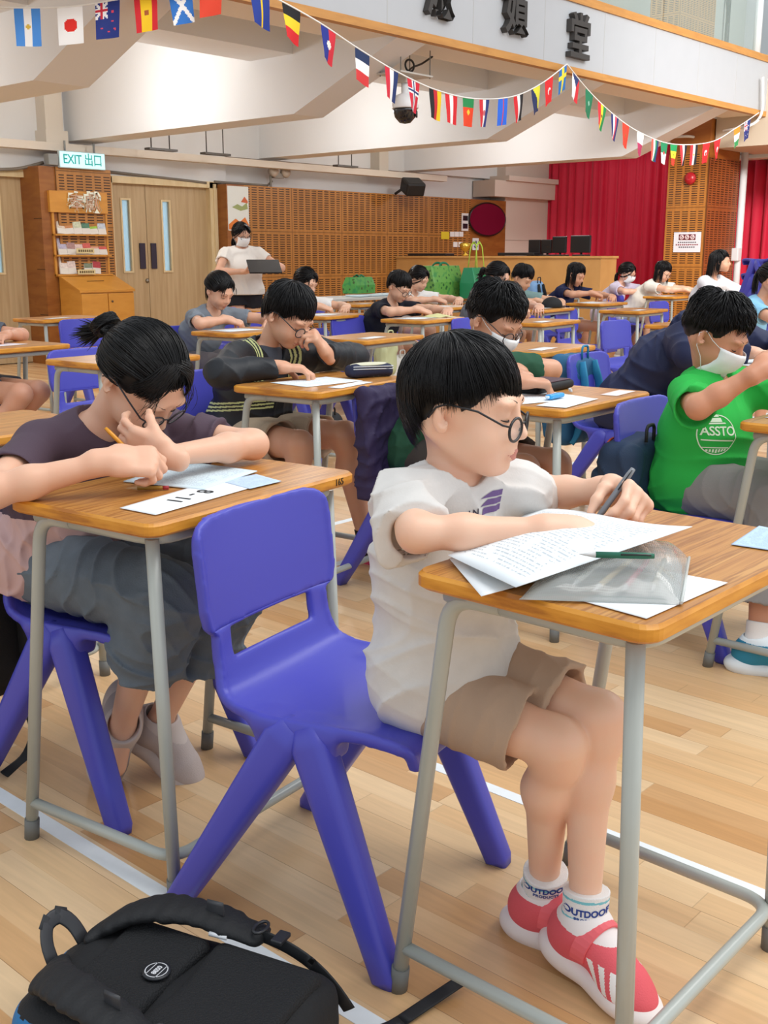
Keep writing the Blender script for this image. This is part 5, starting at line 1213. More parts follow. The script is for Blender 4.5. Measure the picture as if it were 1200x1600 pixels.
# ---------------------------------------------------------------- papers, pens, bags
def paper_mat(base='e9f0f4', lines=True, ink='9aa4ad'):
    m, N, L, b = nodes_mat('printed_paper'); b.inputs['Roughness'].default_value = .75; b.inputs['Base Color'].default_value = srgb(base)
    if lines:
        tc = N.new('ShaderNodeTexCoord'); sp = N.new('ShaderNodeSeparateXYZ'); L.new(tc.outputs['UV'], sp.inputs[0])
        fy = math_(N, L, 'FRACT', math_(N, L, 'MULTIPLY', sp.outputs[1], 34)); ln = math_(N, L, 'LESS_THAN', fy, .38)
        n = N.new('ShaderNodeTexNoise'); n.inputs['Scale'].default_value = 1; mp = N.new('ShaderNodeMapping'); mp.inputs['Scale'].default_value = (60, 26, 1); L.new(tc.outputs['UV'], mp.inputs[0]); L.new(mp.outputs[0], n.inputs['Vector'])
        w1 = math_(N, L, 'GREATER_THAN', n.outputs[0], .47)
        n2 = N.new('ShaderNodeTexNoise'); n2.inputs['Scale'].default_value = 5; L.new(tc.outputs['UV'], n2.inputs['Vector']); w2 = math_(N, L, 'GREATER_THAN', n2.outputs[0], .44)
        ex = math_(N, L, 'LESS_THAN', math_(N, L, 'ABSOLUTE', math_(N, L, 'SUBTRACT', sp.outputs[0], .5)), .40); ey = math_(N, L, 'LESS_THAN', math_(N, L, 'ABSOLUTE', math_(N, L, 'SUBTRACT', sp.outputs[1], .5)), .42)
        f = math_(N, L, 'MULTIPLY', math_(N, L, 'MULTIPLY', ln, w1), math_(N, L, 'MULTIPLY', w2, math_(N, L, 'MULTIPLY', ex, ey))); f = math_(N, L, 'MULTIPLY', f, .65)
        mx = N.new('ShaderNodeMix'); mx.data_type = 'RGBA'; L.new(f, mx.inputs[0]); mx.inputs[6].default_value = srgb(base); mx.inputs[7].default_value = srgb(ink); L.new(mx.outputs[2], b.inputs['Base Color'])
    return m
PAP, PAPW, PAPB = paper_mat(), paper_mat('eef2f4', False), paper_mat('d6e9f2', True, '8fa3b8')
def sheet(q, label, m=None, name='paper', cat='paper', group=None, bulge=0, nu=14, nv=14, fn=None, thick=.0006, parent=None):
    """four corners -> slightly curved sheet"""
    a, b, c, d = [A3(*p) for p in q]; o = (a + b + c + d) / 4; V = []; UVs = []
    for j in range(nv + 1):
        for i in range(nu + 1):
            u, v = i / nu, j / nv; p = (a * (1 - u) + b * u) * (1 - v) + (d * (1 - u) + c * u) * v
            z = bulge * math.sin(math.pi * u) * math.sin(math.pi * v)
            if fn: z += fn(u, v)
            V.append(p + A3(0, 0, z) - o); UVs.append((u, v))
    F = [(j * (nu + 1) + i, j * (nu + 1) + i + 1, (j + 1) * (nu + 1) + i + 1, (j + 1) * (nu + 1) + i) for j in range(nv) for i in range(nu)]
    ob = mesh_np(name, np.array(V), F, m or PAP, parent, loc=tuple(o)); uv = ob.data.uv_layers.new(name='UVMap')
    for l in ob.data.loops: uv.data[l.index].uv = UVs[l.vertex_index]
    md = ob.modifiers.new('thickness', 'SOLIDIFY'); md.thickness = thick; md.offset = 1
    if label: prop(ob, label, cat, group)
    return ob
def paper_on(key, u, v, w, h, deg, label, m=None, z=.0008, **k):
    a = math.radians(deg); P = []
    for x, y in ((-w / 2, -h / 2), (w / 2, -h / 2), (w / 2, h / 2), (-w / 2, h / 2)):
        P.append(on_desk(key, u + x * math.cos(a) - y * math.sin(a), v + x * math.sin(a) + y * math.cos(a), z))
    return sheet(P, label, m, **k)
def bvh_of(ob):
    from mathutils.bvhtree import BVHTree
    M = ob.matrix_world if ob.parent is None else Matrix.Translation(ob.parent.location) @ ob.matrix_local
    me = ob.data; return BVHTree.FromPolygons([M @ v.co for v in me.vertices], [tuple(p.vertices) for p in me.polygons])
def decal(name, shapes, o, ux, uy, ob, m, off=.0012, cut=.004):
    """flat lettering pushed onto a curved surface along -normal; a part of that surface's owner"""
    ux, uy = nrm(ux), nrm(uy); n = np.cross(ux, uy); T = bvh_of(ob); bm = bmesh.new()
    vs, fs = shapes
    for v in vs: bm.verts.new((v[0], v[1], 0))
    bm.verts.ensure_lookup_table()
    for f in fs:
        try: bm.faces.new([bm.verts[i] for i in f])
        except ValueError: pass
    for _ in range(3):
        es = [e for e in bm.edges if e.calc_length() > cut]
        if not es: break
        bmesh.ops.subdivide_edges(bm, edges=es, cuts=1)
    bmesh.ops.triangulate(bm, faces=bm.faces)
    base = Vector(ob.parent.location if ob.parent else (0, 0, 0)); last = None
    for v in bm.verts:
        p = A3(*o) + ux * v.co.x + uy * v.co.y + n * .08; hit = T.ray_cast(Vector(p), Vector(-n), .3)[0]
        if hit is None: hit = T.find_nearest(Vector(p - n * .08))[0]
        v.co = hit + Vector(n) * off - base
    me = bpy.data.meshes.new(name); bm.to_mesh(me); bm.free(); me.materials.append(m); c = link_mesh(name, me, ob.parent)
    return c
def rects(L): 
    vs = []; fs = []
    for poly in L: b = len(vs); vs += [A3(x, y, 0) for x, y in poly]; fs.append(tuple(range(b, b + len(poly))))
    return vs, fs
def ring(r0, r1, n=40, cx=0, cy=0):
    vs = []; fs = []
    for i in range(n): a = 2 * math.pi * i / n; vs += [A3(cx + r0 * math.cos(a), cy + r0 * math.sin(a), 0), A3(cx + r1 * math.cos(a), cy + r1 * math.sin(a), 0)]
    for i in range(n): j = (i + 1) % n; fs.append((2 * i, 2 * i + 1, 2 * j + 1, 2 * j))
    return vs, fs
def merge(*gs):
    vs = []; fs = []
    for v, f in gs: b = len(vs); vs += list(v); fs += [tuple(b + i for i in q) for q in f]
    return vs, fs
def shift(g, dx, dy, deg=0):
    a = math.radians(deg); return [A3(v[0] * math.cos(a) - v[1] * math.sin(a) + dx, v[0] * math.sin(a) + v[1] * math.cos(a) + dy, 0) for v in g[0]], g[1]
# print on the front boy's chest
n_ch = nrm((-.38, -.92, -.02)); ux_ = nrm(np.cross((0, 0, 1), n_ch)); uy_ = np.cross(n_ch, ux_); oc = atx(735, 812, 1.40)
oc = A3(1.40, 1.06, .800)
g = text_geo('UNAIN', .017, .0003, 0, 1.5)
decal('shirt_lettering', shift((g[0], g[1]), -.030, -.008, 4), oc, ux_, uy_, KB['top'], mat('3a3346', .8))
decal('shirt_print', rects([[(.012, -.012 + i * .013), (.062, -.012 + i * .013), (.062, -.002 + i * .013), (.020 + i * .010, -.002 + i * .013)] for i in range(3)]), oc, ux_, uy_, KB['top'], mat('6d5488', .8))
# sock lettering
for sk, an, sax in SOCKS[:2]:
    nn = nrm((-.80, -.60, 0)); ux_ = nrm(np.cross((0, 0, 1), nn)); uy_ = nrm(np.cross(nn, ux_)); o = an + sax * .037
    a = shift(text_geo('OUTDOOR', .0155, .0006, 0, 1.0), 0, 0); b_ = shift(text_geo('PRODUCTS', .0085, .0003, 0, 1.05), 0, -.0115)
    decal('sock_lettering', merge(a, b_), o, ux_, uy_, sk, mat('26428f', .8), off=.0010, cut=.006)
# print on the green shirt
ng = nrm((-.45, -.88, .0)); ux_ = nrm(np.cross((0, 0, 1), ng)); uy_ = np.cross(ng, ux_); og = A3(*atd(1150, 684, 3.25))
G = [ring(.058, .061, cy=-.005), shift(text_geo('ASSTO', .038, .0006, 0, .95), .004, .006, -2), rects([[(-.050, -.016), (.052, -.022), (.052, -.026), (-.050, -.020)], [(-.046, -.040), (.040, -.044), (.038, -.047), (-.044, -.043)], [(-.020, .034), (.018, .034), (.014, .046), (-.016, .046)], [(-.012, .049), (.010, .049), (.0, .058)], [(-.030, .028), (.030, .028), (.026, .032), (-.026, .032)]])]
for i in range(7): G.append(rects([[(-.034 + i * .010, -.048), (-.028 + i * .010, -.048), (-.027 + i * .009, -.060 + abs(i - 3) * .002), (-.033 + i * .009, -.060 + abs(i - 3) * .002)]]))
G.append(shift(text_geo('KARANG', .010, .0002, 0, 1.0), 0, -.032))
decal('shirt_print', merge(*G[:-1]), og, ux_, uy_, KGR['top'], mat('d7ecd6', .8), off=.0016)
# ---- the front desk
q = [atz(700, 868, .766), atz(806, 918, .772), atz(1082, 822, .826), atz(838, 795, .768)]
sheet([atz(702, 873, .7535), atz(752, 932, .7525), atz(985, 868, .756), atz(850, 806, .756)], 'white sheet under the top sheet, its corner hanging over the desk edge', PAPW)
sheet([q[0], q[1], q[2], q[3]], 'curling printed answer sheet under the front boy\'s bare arm', PAP, bulge=.018, fn=lambda u, v: .004 * math.sin(u * 6) * v)
sheet([atz(905, 938, .7512), atz(1010, 967, .7512), atz(1137, 911, .7512), atz(1040, 893, .7512)], 'white card lying under the mesh pencil bag', PAPW, thick=.0008)
o = sheet([atz(1142, 851, .7512), atz(1210, 861, .7512), atz(1225, 830, .7512), atz(1186, 822, .7512)], 'pale blue ticket at the right end of the nearest desk', paper_mat('b9d2ee', True, '6c86c8'), thick=.0008)
def mesh_bag():
    m, N, L, b = nodes_mat('clear_grid_mesh'); tc = N.new('ShaderNodeTexCoord'); sp = N.new('ShaderNodeSeparateXYZ'); L.new(tc.outputs['UV'], sp.inputs[0])
    f = [math_(N, L, 'LESS_THAN', math_(N, L, 'FRACT', math_(N, L, 'MULTIPLY', sp.outputs[i], k)), .30) for i, k in ((0, 74), (1, 60))]
    g = math_(N, L, 'MAXIMUM', f[0], f[1]); mx = N.new('ShaderNodeMix'); mx.data_type = 'RGBA'; L.new(g, mx.inputs[0]); mx.inputs[6].default_value = srgb('f2f4f2'); mx.inputs[7].default_value = srgb('a3a8a4'); L.new(mx.outputs[2], b.inputs['Base Color'])
    L.new(math_(N, L, 'ADD', math_(N, L, 'MULTIPLY', g, .45), .30), b.inputs['Alpha']); b.inputs['Roughness'].default_value = .12; b.inputs['Specular IOR Level'].default_value = .8
    A, B, C, D = A3(1.165, .800, .753), A3(1.290, .628, .753), A3(1.495, .720, .756), A3(1.415, .872, .756)
    r = prop(empty('pencil_bag', tuple((A + B + C + D) / 4)), 'translucent grid-mesh pencil bag bulging on the nearest desk', 'pencil case'); cen = (A + B + C + D) / 4
    n = 30
    for nm, sgn in (('bag_top', 1), ('bag_bottom', 0)):
        V = []; UVs = []
        for j in range(n + 1):
            for i in range(n + 1):
                u, v = i / n, j / n; p = (A * (1 - u) + B * u) * (1 - v) + (D * (1 - u) + C * u) * v
                e = (1 - (2 * u - 1) ** 4) * (1 - (2 * v - 1) ** 4); z = sgn * (.042 * e ** .7 * (.75 + .45 * v) + .0018 * math.sin(u * 30 + v * 9) * e + .003 * math.sin(v * 14 + u * 7) * e)
                V.append(p + A3(0, 0, z) - cen); UVs.append((u, v))
        F = [(j * (n + 1) + i, j * (n + 1) + i + 1, (j + 1) * (n + 1) + i + 1, (j + 1) * (n + 1) + i) for j in range(n) for i in range(n)]
        ob = mesh_np(nm, np.array(V), F, m, r); uv = ob.data.uv_layers.new(name='UVMap')
        for l in ob.data.loops: uv.data[l.index].uv = UVs[l.vertex_index]
    z = MB(); z.tube([p - cen + A3(0, 0, .002) for p in (B, C)], .0022, 6); z.build('zip_seam', mat('c8ccc8', .3), r)
    def inside(u, v, z): return (A * (1 - u) + B * u) * (1 - v) + (D * (1 - u) + C * u) * v + A3(0, 0, z)
    for i, (u0, v0, u1, v1, z, col, lab) in enumerate(((.45, .05, .62, .92, .012, 'd9b880', 'pale wooden pencil inside the mesh bag'), (.62, .08, .72, .9, .010, 'c85a6a', 'pink pen inside the mesh bag'), (.30, .1, .42, .9, .014, 'd8d2c4', 'cream pen inside the mesh bag'), (.80, .12, .82, .86, .008, 'a9a08c', 'grey-brown pencil inside the mesh bag'))):
        a, b_ = inside(u0, v0, z), inside(u1, v1, z + .004); pen(a, b_ - a, lab, col, .0042, .15 if i else .155, clip=False)
    a = inside(.42, .60, .047); b_ = inside(.80, .98, .046); a = A3(*atz(905, 866, .806)); b_ = A3(*atz(985, 868, .806)); pen(a, b_ - a, 'dark green pen lying on the mesh bag under the sheet', '1f6a52', .0045, .10, clip=True)
mesh_bag()
# pens held
def held_pen(K, key, label, col, L=.14, r=.0045, lean=(0, .3, 1), tipz=None, **k):
    a = K['info'][key][0][0]; t = K['info'][key]['thumb'][0]; g = (a + t) / 2; d = nrm(lean); z = tipz if tipz is not None else DZ + .004
    k_ = (g[2] - z) / max(d[2], .2); return pen(g - d * max(k_, .015), d, label, col, r, L, **k)
g_ = (KB['info']['L'][0][0] * .6 + KB['info']['L']['thumb'][0] * .4); bt = atd(1015, 697, float((g_ - CP) @ CF) + .02); d_ = nrm(bt - g_); tp = g_ - d_ * ((g_[2] - .757) / d_[2])
pen(tp, d_, 'grey ballpoint with a black clip in the front boy\'s left hand', '7e8288', .0052, .145, tip='555a60', end='17181c', cat='pen')
# ---- left girl's desk
sheet([atz(193, 753, .7512), atz(318, 766, .7512), atz(402, 737, .7525), atz(290, 722, .7512)], 'pale blue printed answer sheet under the plum-shirted girl\'s hand', PAPB, thick=.002, bulge=.003)
card = [atz(187, 794, .7512), atz(243, 805, .7512), atz(404, 759, .7512), atz(352, 746, .7512)]; sheet([card[0], card[1], card[2], card[3]], 'white seat card printed 8 - 11 near the edge of the left desk', PAPW, thick=.0008)
cdir = nrm(card[0] - card[3]); cu = nrm(card[1] - card[0]); cu = nrm(cu - cdir * (cu @ cdir)); cu = A3(cu[0], cu[1], 0)
to = text_on('seat_number', '8 - 11', .050, (card[0] + card[1] + card[2] + card[3]) / 4 + A3(0, 0, .0014) + cdir * .01, cdir, cu, mat('26282c', .7)); prop(to, 'black seat number 8 - 11 on the white card, upside down to the camera', 'number')
sheet([atz(345, 752, .7522), atz(390, 764, .7522), atz(440, 752, .7522), atz(400, 741, .7522)], 'pale blue form partly under the blue chair back, on the left desk', paper_mat('c4d8ef', True, '8aa0cf'), thick=.0006)
a = atz(197, 763, .755); b_ = atz(259, 762, .755); pen(a, b_ - a, 'short black and yellow pencil lying on the left desk', 'a57f2c', .0038, .075, tip='d8b888', clip=False, name='pencil')
e_ = MB(); d_ = nrm(A3(*b_) - A3(*a)); e_.tube([A3(*a) + d_ * .072, A3(*a) + d_ * .083], .004, 10); prop(e_.build('eraser', mat('a33038', .6)), 'dark red rubber end of the short pencil on the left desk', 'eraser')
g_ = (KG['info']['R'][0][0] * .6 + KG['info']['R']['thumb'][0] * .4); d_ = nrm(atd(168, 672, float((g_ - CP) @ CF) + .01) - g_); pen(g_ - d_ * .015, d_, 'orange-yellow pencil in the plum-shirted girl\'s writing hand', 'e0961c', .0042, .135, tip='d8b888', clip=False, name='pencil')
c_, a_ = DESKS['girl']; ex = A3(math.cos(a_), math.sin(a_), 0); ey = A3(-math.sin(a_), math.cos(a_), 0)
t_ = text_on('desk_number', '165', .020, c_ + ex * .235 - ey * (DD / 2 + .0008) + A3(0, 0, DZ - .014), ex, (0, 0, 1), mat('3a2a18', .7)); t_.parent = [o for o in bpy.data.objects if o.get('label', '').startswith('school desk at the left with the seat')][0]; t_.matrix_parent_inverse = (Matrix.Translation(c_) @ Matrix.Rotation(a_, 4, 'Z')).inverted()
# ---- papers elsewhere
paper_on('jacket', -.05, .00, .20, .28, 80, 'printed sheet under the striped-jacket boy\'s hand')
paper_on('jacket', -.06, -.16, .22, .055, 4, 'narrow white seat card at the front of the striped-jacket boy\'s desk', PAPW)
paper_on('mask', -.10, .02, .21, .29, 70, 'printed sheet under the blue correction tape', PAP)
paper_on('mask', -.14, -.12, .26, .10, 6, 'white sheet at the near edge of the masked boy\'s desk', PAPW, z=.0016)
paper_on('mask', .18, -.13, .16, .06, 4, 'pinkish seat card at the right end of the masked boy\'s desk', paper_mat('eedfdc', True))
paper_on('green', -.05, .05, .21, .29, 85, 'sheet on the desk of the boy in green')
paper_on('hoodie', -.02, .02, .21, .29, 80, 'sheet beneath the bent-over navy hooded pupil')
for key, lab in (('empty6', 'white seat card on the empty desk behind the dark pencil case'), ('e16', 'white seat card on the empty desk behind the masked boy'), ('e17', 'white seat card on the empty desk before the black cap'), ('e20', 'white seat card on the empty desk right of the girl in navy'), ('e13', 'white seat card on the empty desk by the leaflet cabinet'), ('e9', 'white seat card on the empty desk by the folding table'), ('e15', 'white seat card on the desk at the left edge behind the plum shoulder')):
    paper_on(key, -.10, -.09, .20, .075, 4, lab, PAPW, nu=2, nv=2)
for key, lab in (('black', 'the boy in the black T-shirt'), ('white8', 'the girl by the green bags'), ('sleeve', 'the girl with the upright pencil'), ('grey', 'the girl in grey'), ('navy', 'the girl in navy'), ('white21', 'the girl in cream'), ('lilac', 'the girl in lilac'), ('cap12', 'the short-haired boy near the counter')):
    paper_on(key, -.06, .04, .21, .28, 86, 'answer sheet before ' + lab, PAP, nu=2, nv=2)
paper_on('e14', .0, .02, .25, .16, 5, 'white sheet with a red edge on the desk at the left edge', paper_mat('e8e2e4', True, 'c4525e'), nu=2, nv=2)
sheet([on_desk('black', .02, -.05, .002), on_desk('black', .24, -.14, .004), on_desk('black', .27, .03, .002), on_desk('black', .08, .08, .004)], 'crumpled pale yellow cloth on the desk of the boy in black', mat('d3cf96', .9), 'cloth', 'cloth', bulge=.022, fn=lambda u, v: .004 * math.sin(u * 13) * math.cos(v * 11) * 4 * u * (1 - u))
# pencil case with charm on the jacket boy's desk
def soft_box(name, c, half, rad, deg, col, h=.006, fold=.002, rough=.7, parent=None, mats=None, fm=None, extra=None, tilt=0):
    a = math.radians(deg); R = np.array(Matrix.Rotation(a, 3, 'Z') @ Matrix.Rotation(math.radians(tilt), 3, 'X')); fd = Field(); fd.u(P_box(c, half, rad, R), .01)
    if extra: extra(fd, A3(*c), R)
    if fold: fd.x(folds(fold, len(name) + int(abs(c[0]) * 10), 22.))
    m = max(half) * 1.9 + .05; V, F = field_mesh(fd, A3(*c) - m, A3(*c) + m, h); V[:, 2] = np.maximum(V[:, 2], .001)
    lp = A3(*parent.location) if parent else A3(0, 0, 0)
    return mesh_np(name, smooth_v(V, F, 1) - lp, F, mats or mat(col, rough, bump=.25, bscale=300), parent, fm(V[F].mean(1), R) if fm else None), R
c = on_desk('jacket', .20, -.06, .026); pc = prop(empty('pencil_case', tuple(c)), 'open dark blue zipped pencil case on the corner of the striped-jacket boy\'s desk', 'pencil case')
soft_box('pouch', c, (.095, .038, .024), .02, -14, '1b2240', parent=pc, h=.005); z = MB()
for zz in (.010, .019): z.tube(fillet([rot(A3(-.092, -.037, zz), (0, 0, 1), -14), rot(A3(.095, -.037, zz - .006), (0, 0, 1), -14), rot(A3(.095, .035, zz - .004), (0, 0, 1), -14)], .02), .0022, 6)
z.build('zip', mat('c9ccd2', .4), pc); z = MB(); z.ell((0, 0, .022), (.085, .034, .008), np.array(Matrix.Rotation(math.radians(-14), 3, 'Z'))); z.build('lid', mat('d5d2b8', .7), pc)
ch = MB(); p0 = on_desk('jacket', .245, -.205, -.045); ch.tube([p0 + A3(0, 0, .045) - c, p0 + A3(0, -.002, 0) - c], .0015, 6); ch.ell(p0 + A3(0, -.004, -.012) - c, (.012, .004, .014)); ch.build('charm', mat('d9795a', .4), pc)
# masked boy's desk
c = on_desk('mask', .09, .12, .016); fo = prop(empty('folio', tuple(c)), 'black zipped folio with a flowered cover beside the masked boy\'s hand', 'folio'); soft_box('case', c, (.135, .065, .015), .012, 5, '15161a', parent=fo, h=.005, fold=0)
x = MB(); x.box((0, 0, .0165), (.12, .055, .0015), np.array(Matrix.Rotation(math.radians(5), 3, 'Z')), .001); x.build('cover', mat('4b2b3a', .5, var=.8, vscale=60), fo)
c = on_desk('mask', -.10, -.05, .012); ct = prop(empty('correction_tape', tuple(c)), 'translucent blue correction tape on the masked boy\'s papers', 'correction tape'); soft_box('body', c, (.045, .013, .008), .006, 4, '2f9fe0', parent=ct, h=.003, fold=0, rough=.2); x = MB(); x.box((-.046, -.003, 0), (.008, .006, .004), None, .002); x.build('tip', mat('d8e6f0', .4), ct)
c = on_desk('mask', .03, -.04, .012); pen(c, (.35, .35, .05), 'short white marker lying near the blue correction tape', 'dfe5ea', .006, .04, clip=False, name='capped_marker')
held_pen(KM, 'L', 'translucent blue pen in the masked boy\'s hand', '3aa0e6', .13, .006, (-.2, .1, 1), tipz=DZ + .02)
for Kx in (KGR,): 
    t_ = Kx['info']['R'][0][0]; pen(t_, (-.2, -.3, -1), 'dark pen held up by the boy in green', '2a2a30', .0045, .13)
# black cap
c = on_desk('cap12', .16, -.03, .0); cp = prop(empty('cap', tuple(c)), 'black baseball cap lying on the short-haired boy\'s desk', 'cap'); fd = Field(); fd.u(P_ell(c + A3(0, 0, .02), (.10, .09, .075)), .02); fd.x(lambda d, P: np.maximum(d, c[2] - P[..., 2])); V, F = field_mesh(fd, c - .14, c + .14, .008); mesh_np('crown', V - c, F, mat('17181b', .8), cp)
x = MB(); x.prism([(.02 + .13 * math.cos(a), .085 * math.sin(a)) for a in np.linspace(-1.5, 1.5, 14)], (.02, 0, .006), (1, 0, 0), (0, 1, 0), (0, 0, .006)); x.build('brim', mat('17181b', .8), cp)
# ---- backpacks
def backpack_on_floor():
    o = A3(.875, 1.215, 0); ax = nrm((-.27, .963, 0)); sx = A3(-ax[1], ax[0], 0) * -1; R = np.array([sx, ax, (0, 0, 1)]).T; W = lambda x, y, z: o + R @ A3(x, y, z); L = lambda x, y, z: R @ A3(x, y, z)
    t = prop(empty('backpack', tuple(o)), 'black backpack with a blue side lying on the floor in the foreground', 'backpack')
    fd = Field(); fd.u(P_box(W(0, -.01, .060), (.150, .215, .058), .045, R), .02); fd.u(P_ell(W(0, .16, .058), (.13, .085, .055), R), .04); fd.u(P_box(W(0, -.03, .035), (.165, .17, .033), .03, R), .03); fd.x(folds(.0028, 3, 12.))
    V, F = field_mesh(fd, o - .36, o + A3(.36, .36, .2), .0055); V[:, 2] = np.maximum(V[:, 2], .001); q = (V[F].mean(1) - o) @ R; fm = ((q[:, 1] > .135) & (q[:, 2] < .10) & (q[:, 0] < .11)).astype(int)
    mesh_np('bag_body', smooth_v(V, F, 1) - o, F, [mat('131417', .75, bump=.3, bscale=220), mat('1f6fa8', .7, bump=.3, bscale=220)], t, fm)
    mm = mat('141518', .8, bump=.5, bscale=300, bkind='vor', name='air_mesh_padding'); fd = Field()
    fd.u(P_box(W(.002, .075, .118), (.105, .075, .016), .015, R), .004); fd.u(P_box(W(.002, -.105, .116), (.112, .095, .017), .015, R), .004)
    fd.d(P_ell(W(.0, -.012, .146), (.14, .016, .014), R), .012); fd.x(lambda d, P: d + .004 * np.cos(((P - o) @ R)[..., 0] * 22))
    V, F = field_mesh(fd, o - .3, o + A3(.3, .3, .2), .004); mesh_np('back_padding', smooth_v(V, F, 2) - o, F, mm, t)
    for sg in (1, -1):
        fd = Field(); pts = [W(sg * .045, .185, .125), W(sg * .10, .13, .158), W(sg * .128, .03, .160), W(sg * .135, -.07, .140)]
        pts = fillet(pts, .05, 4)
        for a, b_ in zip(pts[:-1], pts[1:]): fd.u(P_cone(a, b_, .0125, .0125, L(1, 0, 0), 2.3), .01)
        fd.x(folds(.0007, 7 + sg, 14.)); V, F = field_mesh(fd, o - .3, o + A3(.3, .3, .26), .0045); sp_ = mesh_np('shoulder_strap', smooth_v(V, F, 1) - o, F, mat('17181b', .7, bump=.3, bscale=200), t)
        w_ = MB(); w_.tube(fillet([L(sg * .135, -.07, .146), L(sg * .140, -.13, .136), L(sg * .145, -.19, .10), L(sg * .15, -.225, .05)], .04), .012, 8, flat=.14, up=L(1, 0, 0)); w_.build('webbing', mat('202124', .6), sp_)
        w_ = MB(); w_.tube([L(sg * .135 + .017 * math.cos(a), -.075 + .010 * math.sin(a), .160) for a in np.linspace(0, 2 * math.pi, 13)[:-1]], .0028, 6, closed=True); w_.box(L(sg * .137, -.11, .150), (.016, .010, .004), R, .002); w_.build('buckle', mat('2a2b2e', .35), sp_)
        w_ = MB(); w_.tube([L(sg * .125, .02 , .176), L(sg * .127, -.01, .176)], .014, 6, flat=.14, up=L(1, 0, 0)); w_.build('tab', mat('3a3b3f', .5), sp_)
    w_ = MB(); w_.tube(fillet([L(-.035, .20, .11), L(-.03, .225, .155), L(.0, .235, .175), L(.03, .225, .155), L(.035, .20, .11)], .03, 6), .013, 8, flat=.14, up=L(0, 1, 0)); w_.build('grab_handle', mat('3c3d40', .55), t)
    b = MB(); b.lathe(L(.0, .028, .1335), ((0, 0), (.022, 0), (.022, .003), (.019, .004), (0, .004)), 28); bd = b.build('badge', mat('23252a', .4), t)
    v1 = ring(.0165, .0180, 30); v2 = shift(text_geo('0038', .011, .0005, 0, .9), 0, 0); v3 = rects([[(-.016, .0085), (.016, .0085), (.015, .0098), (-.015, .0098)], [(-.016, -.0085), (.016, -.0085), (.015, -.0098), (-.015, -.0098)]])
    vs, fs = merge(v1, v2, v3); b = MB(); b.add([L(.0, .028, .1378) + nrm(L(.2, 1, 0)) * 0 + L(0, -1, 0) * v[1] * 1 + L(-1, 0, 0) * v[0] * 1 for v in vs], [f[::1] for f in fs]); b.build('badge_print', mat('d8dade', .5), bd)
    w_ = MB(); w_.tube(fillet([L(.12, -.20, .02), L(.17, -.27, .006), L(.26, -.30, .005), L(.33, -.34, .02)], .05), .0125, 8, flat=.12, up=(0, 0, 1)); w_.build('loose_strap', mat('1b1c1f', .6), t)
    b = MB(); b.tube([L(.10, .0, .148), L(.105, -.03, .146)], .004, 6); b.build('zip_puller', mat('dfe2e6', .3), t)
backpack_on_floor()
def bag(label, c, half, deg, col, trim='222222', zipc=None, cat='backpack', h=.012, strap=True, tilt=0, name='backpack'):
    c = A3(*c); t = prop(empty(name, tuple(c)), label, cat); ob, R = soft_box('bag_body', c, half, min(half) * .75, deg, col, h=h, fold=.004, parent=t, tilt=tilt)
    L = lambda x, y, z: R @ A3(x, y, z); hx, hy, hz = half
    po, _ = soft_box('front_pocket', c + L(0, hy * .95, -hz * .35), (hx * .82, hy * .35, hz * .5), hy * .3, deg, col, h=h, fold=.003, parent=t, tilt=tilt)
    w_ = MB(); w_.tube(fillet([L(-hx * .9, hy * .55, hz * .2), L(-hx * .8, hy * .6, hz * .97), L(hx * .8, hy * .6, hz * .97), L(hx * .9, hy * .55, hz * .2)], hx * .4), .004, 6); w_.build('zip', mat(zipc or trim, .5), t)
    if strap:
        for sg in (-1, 1): w_ = MB(); w_.tube(fillet([L(sg * hx * .4, -hy, hz * .85), L(sg * hx * .5, -hy - .035, hz * .3), L(sg * hx * .6, -hy - .02, -hz * .6), L(sg * hx * .75, -hy * .8, -hz * .9)], .05), .022, 8, flat=.25, up=L(1, 0, 0)); w_.build('shoulder_strap', mat(trim, .7), t)
    w_ = MB(); w_.tube(fillet([L(-.03, -hy * .8, hz * .9), L(-.03, -hy * .8, hz + .04), L(.03, -hy * .8, hz + .04), L(.03, -hy * .8, hz * .9)], .02), .006, 6); w_.build('grab_handle', mat(trim, .7), t)
    return t
bag('tall black backpack hung behind the plum-shirted girl\'s chair', (1.20, 2.44, .44), (.16, .085, .30), 4, '0f1013')
sl = MB(); sl.tube(fillet([(1.27, 2.40, .16), (1.33, 2.36, .09), (1.30, 2.33, .0), (1.18, 2.26, .006)], .07, 6), .012, 8, flat=.15, up=(0, 1, 0)); prop(sl.build('bag_strap', mat('17181b', .7)), 'black strap looping to the floor beside the left desk leg', 'strap')
bag('teal backpack hung on the chair of the navy hooded pupil', (4.60, 2.88, .52), (.15, .075, .22), 4, '1e5a80', trim='2a86ae', h=.010)
bag('navy bag with an orange zip on the chair behind the boy in green', (3.12, 1.72, .53), (.15, .07, .11), 6, '1c3350', zipc='d0562c', h=.007, strap=False, name='satchel', cat='bag')
bag('small black bag on the floor under the empty chair behind the pencil case', (4.95, 4.95, .11), (.15, .09, .11), 10, '17181c', name='sports_bag', cat='bag', strap=False)
bag('dark bag on the floor between the girl in grey and the striped jacket', (3.75, 4.55, .165), (.14, .10, .16), 10, '3c3a3c', name='sports_bag', cat='bag', strap=False)
bag('white tote beside the boy in the black T-shirt', (6.20, 5.42, .33), (.13, .07, .15), 5, 'e3e2da', name='tote_bag', cat='bag', strap=False, trim='d9d8d0')
bag('pale green drawstring bag hanging at the black-shirted boy\'s desk', (5.95, 5.30, .50), (.09, .05, .14), 5, 'b9bd92', name='drawstring_bag', cat='bag', strap=False, trim='b9bd92')
bag('black bag lying on the far desk behind the short-haired boy', on_desk('e25', -.05, .0, .135), (.16, .09, .13), 20, '131417', name='sports_bag', cat='bag', strap=False)
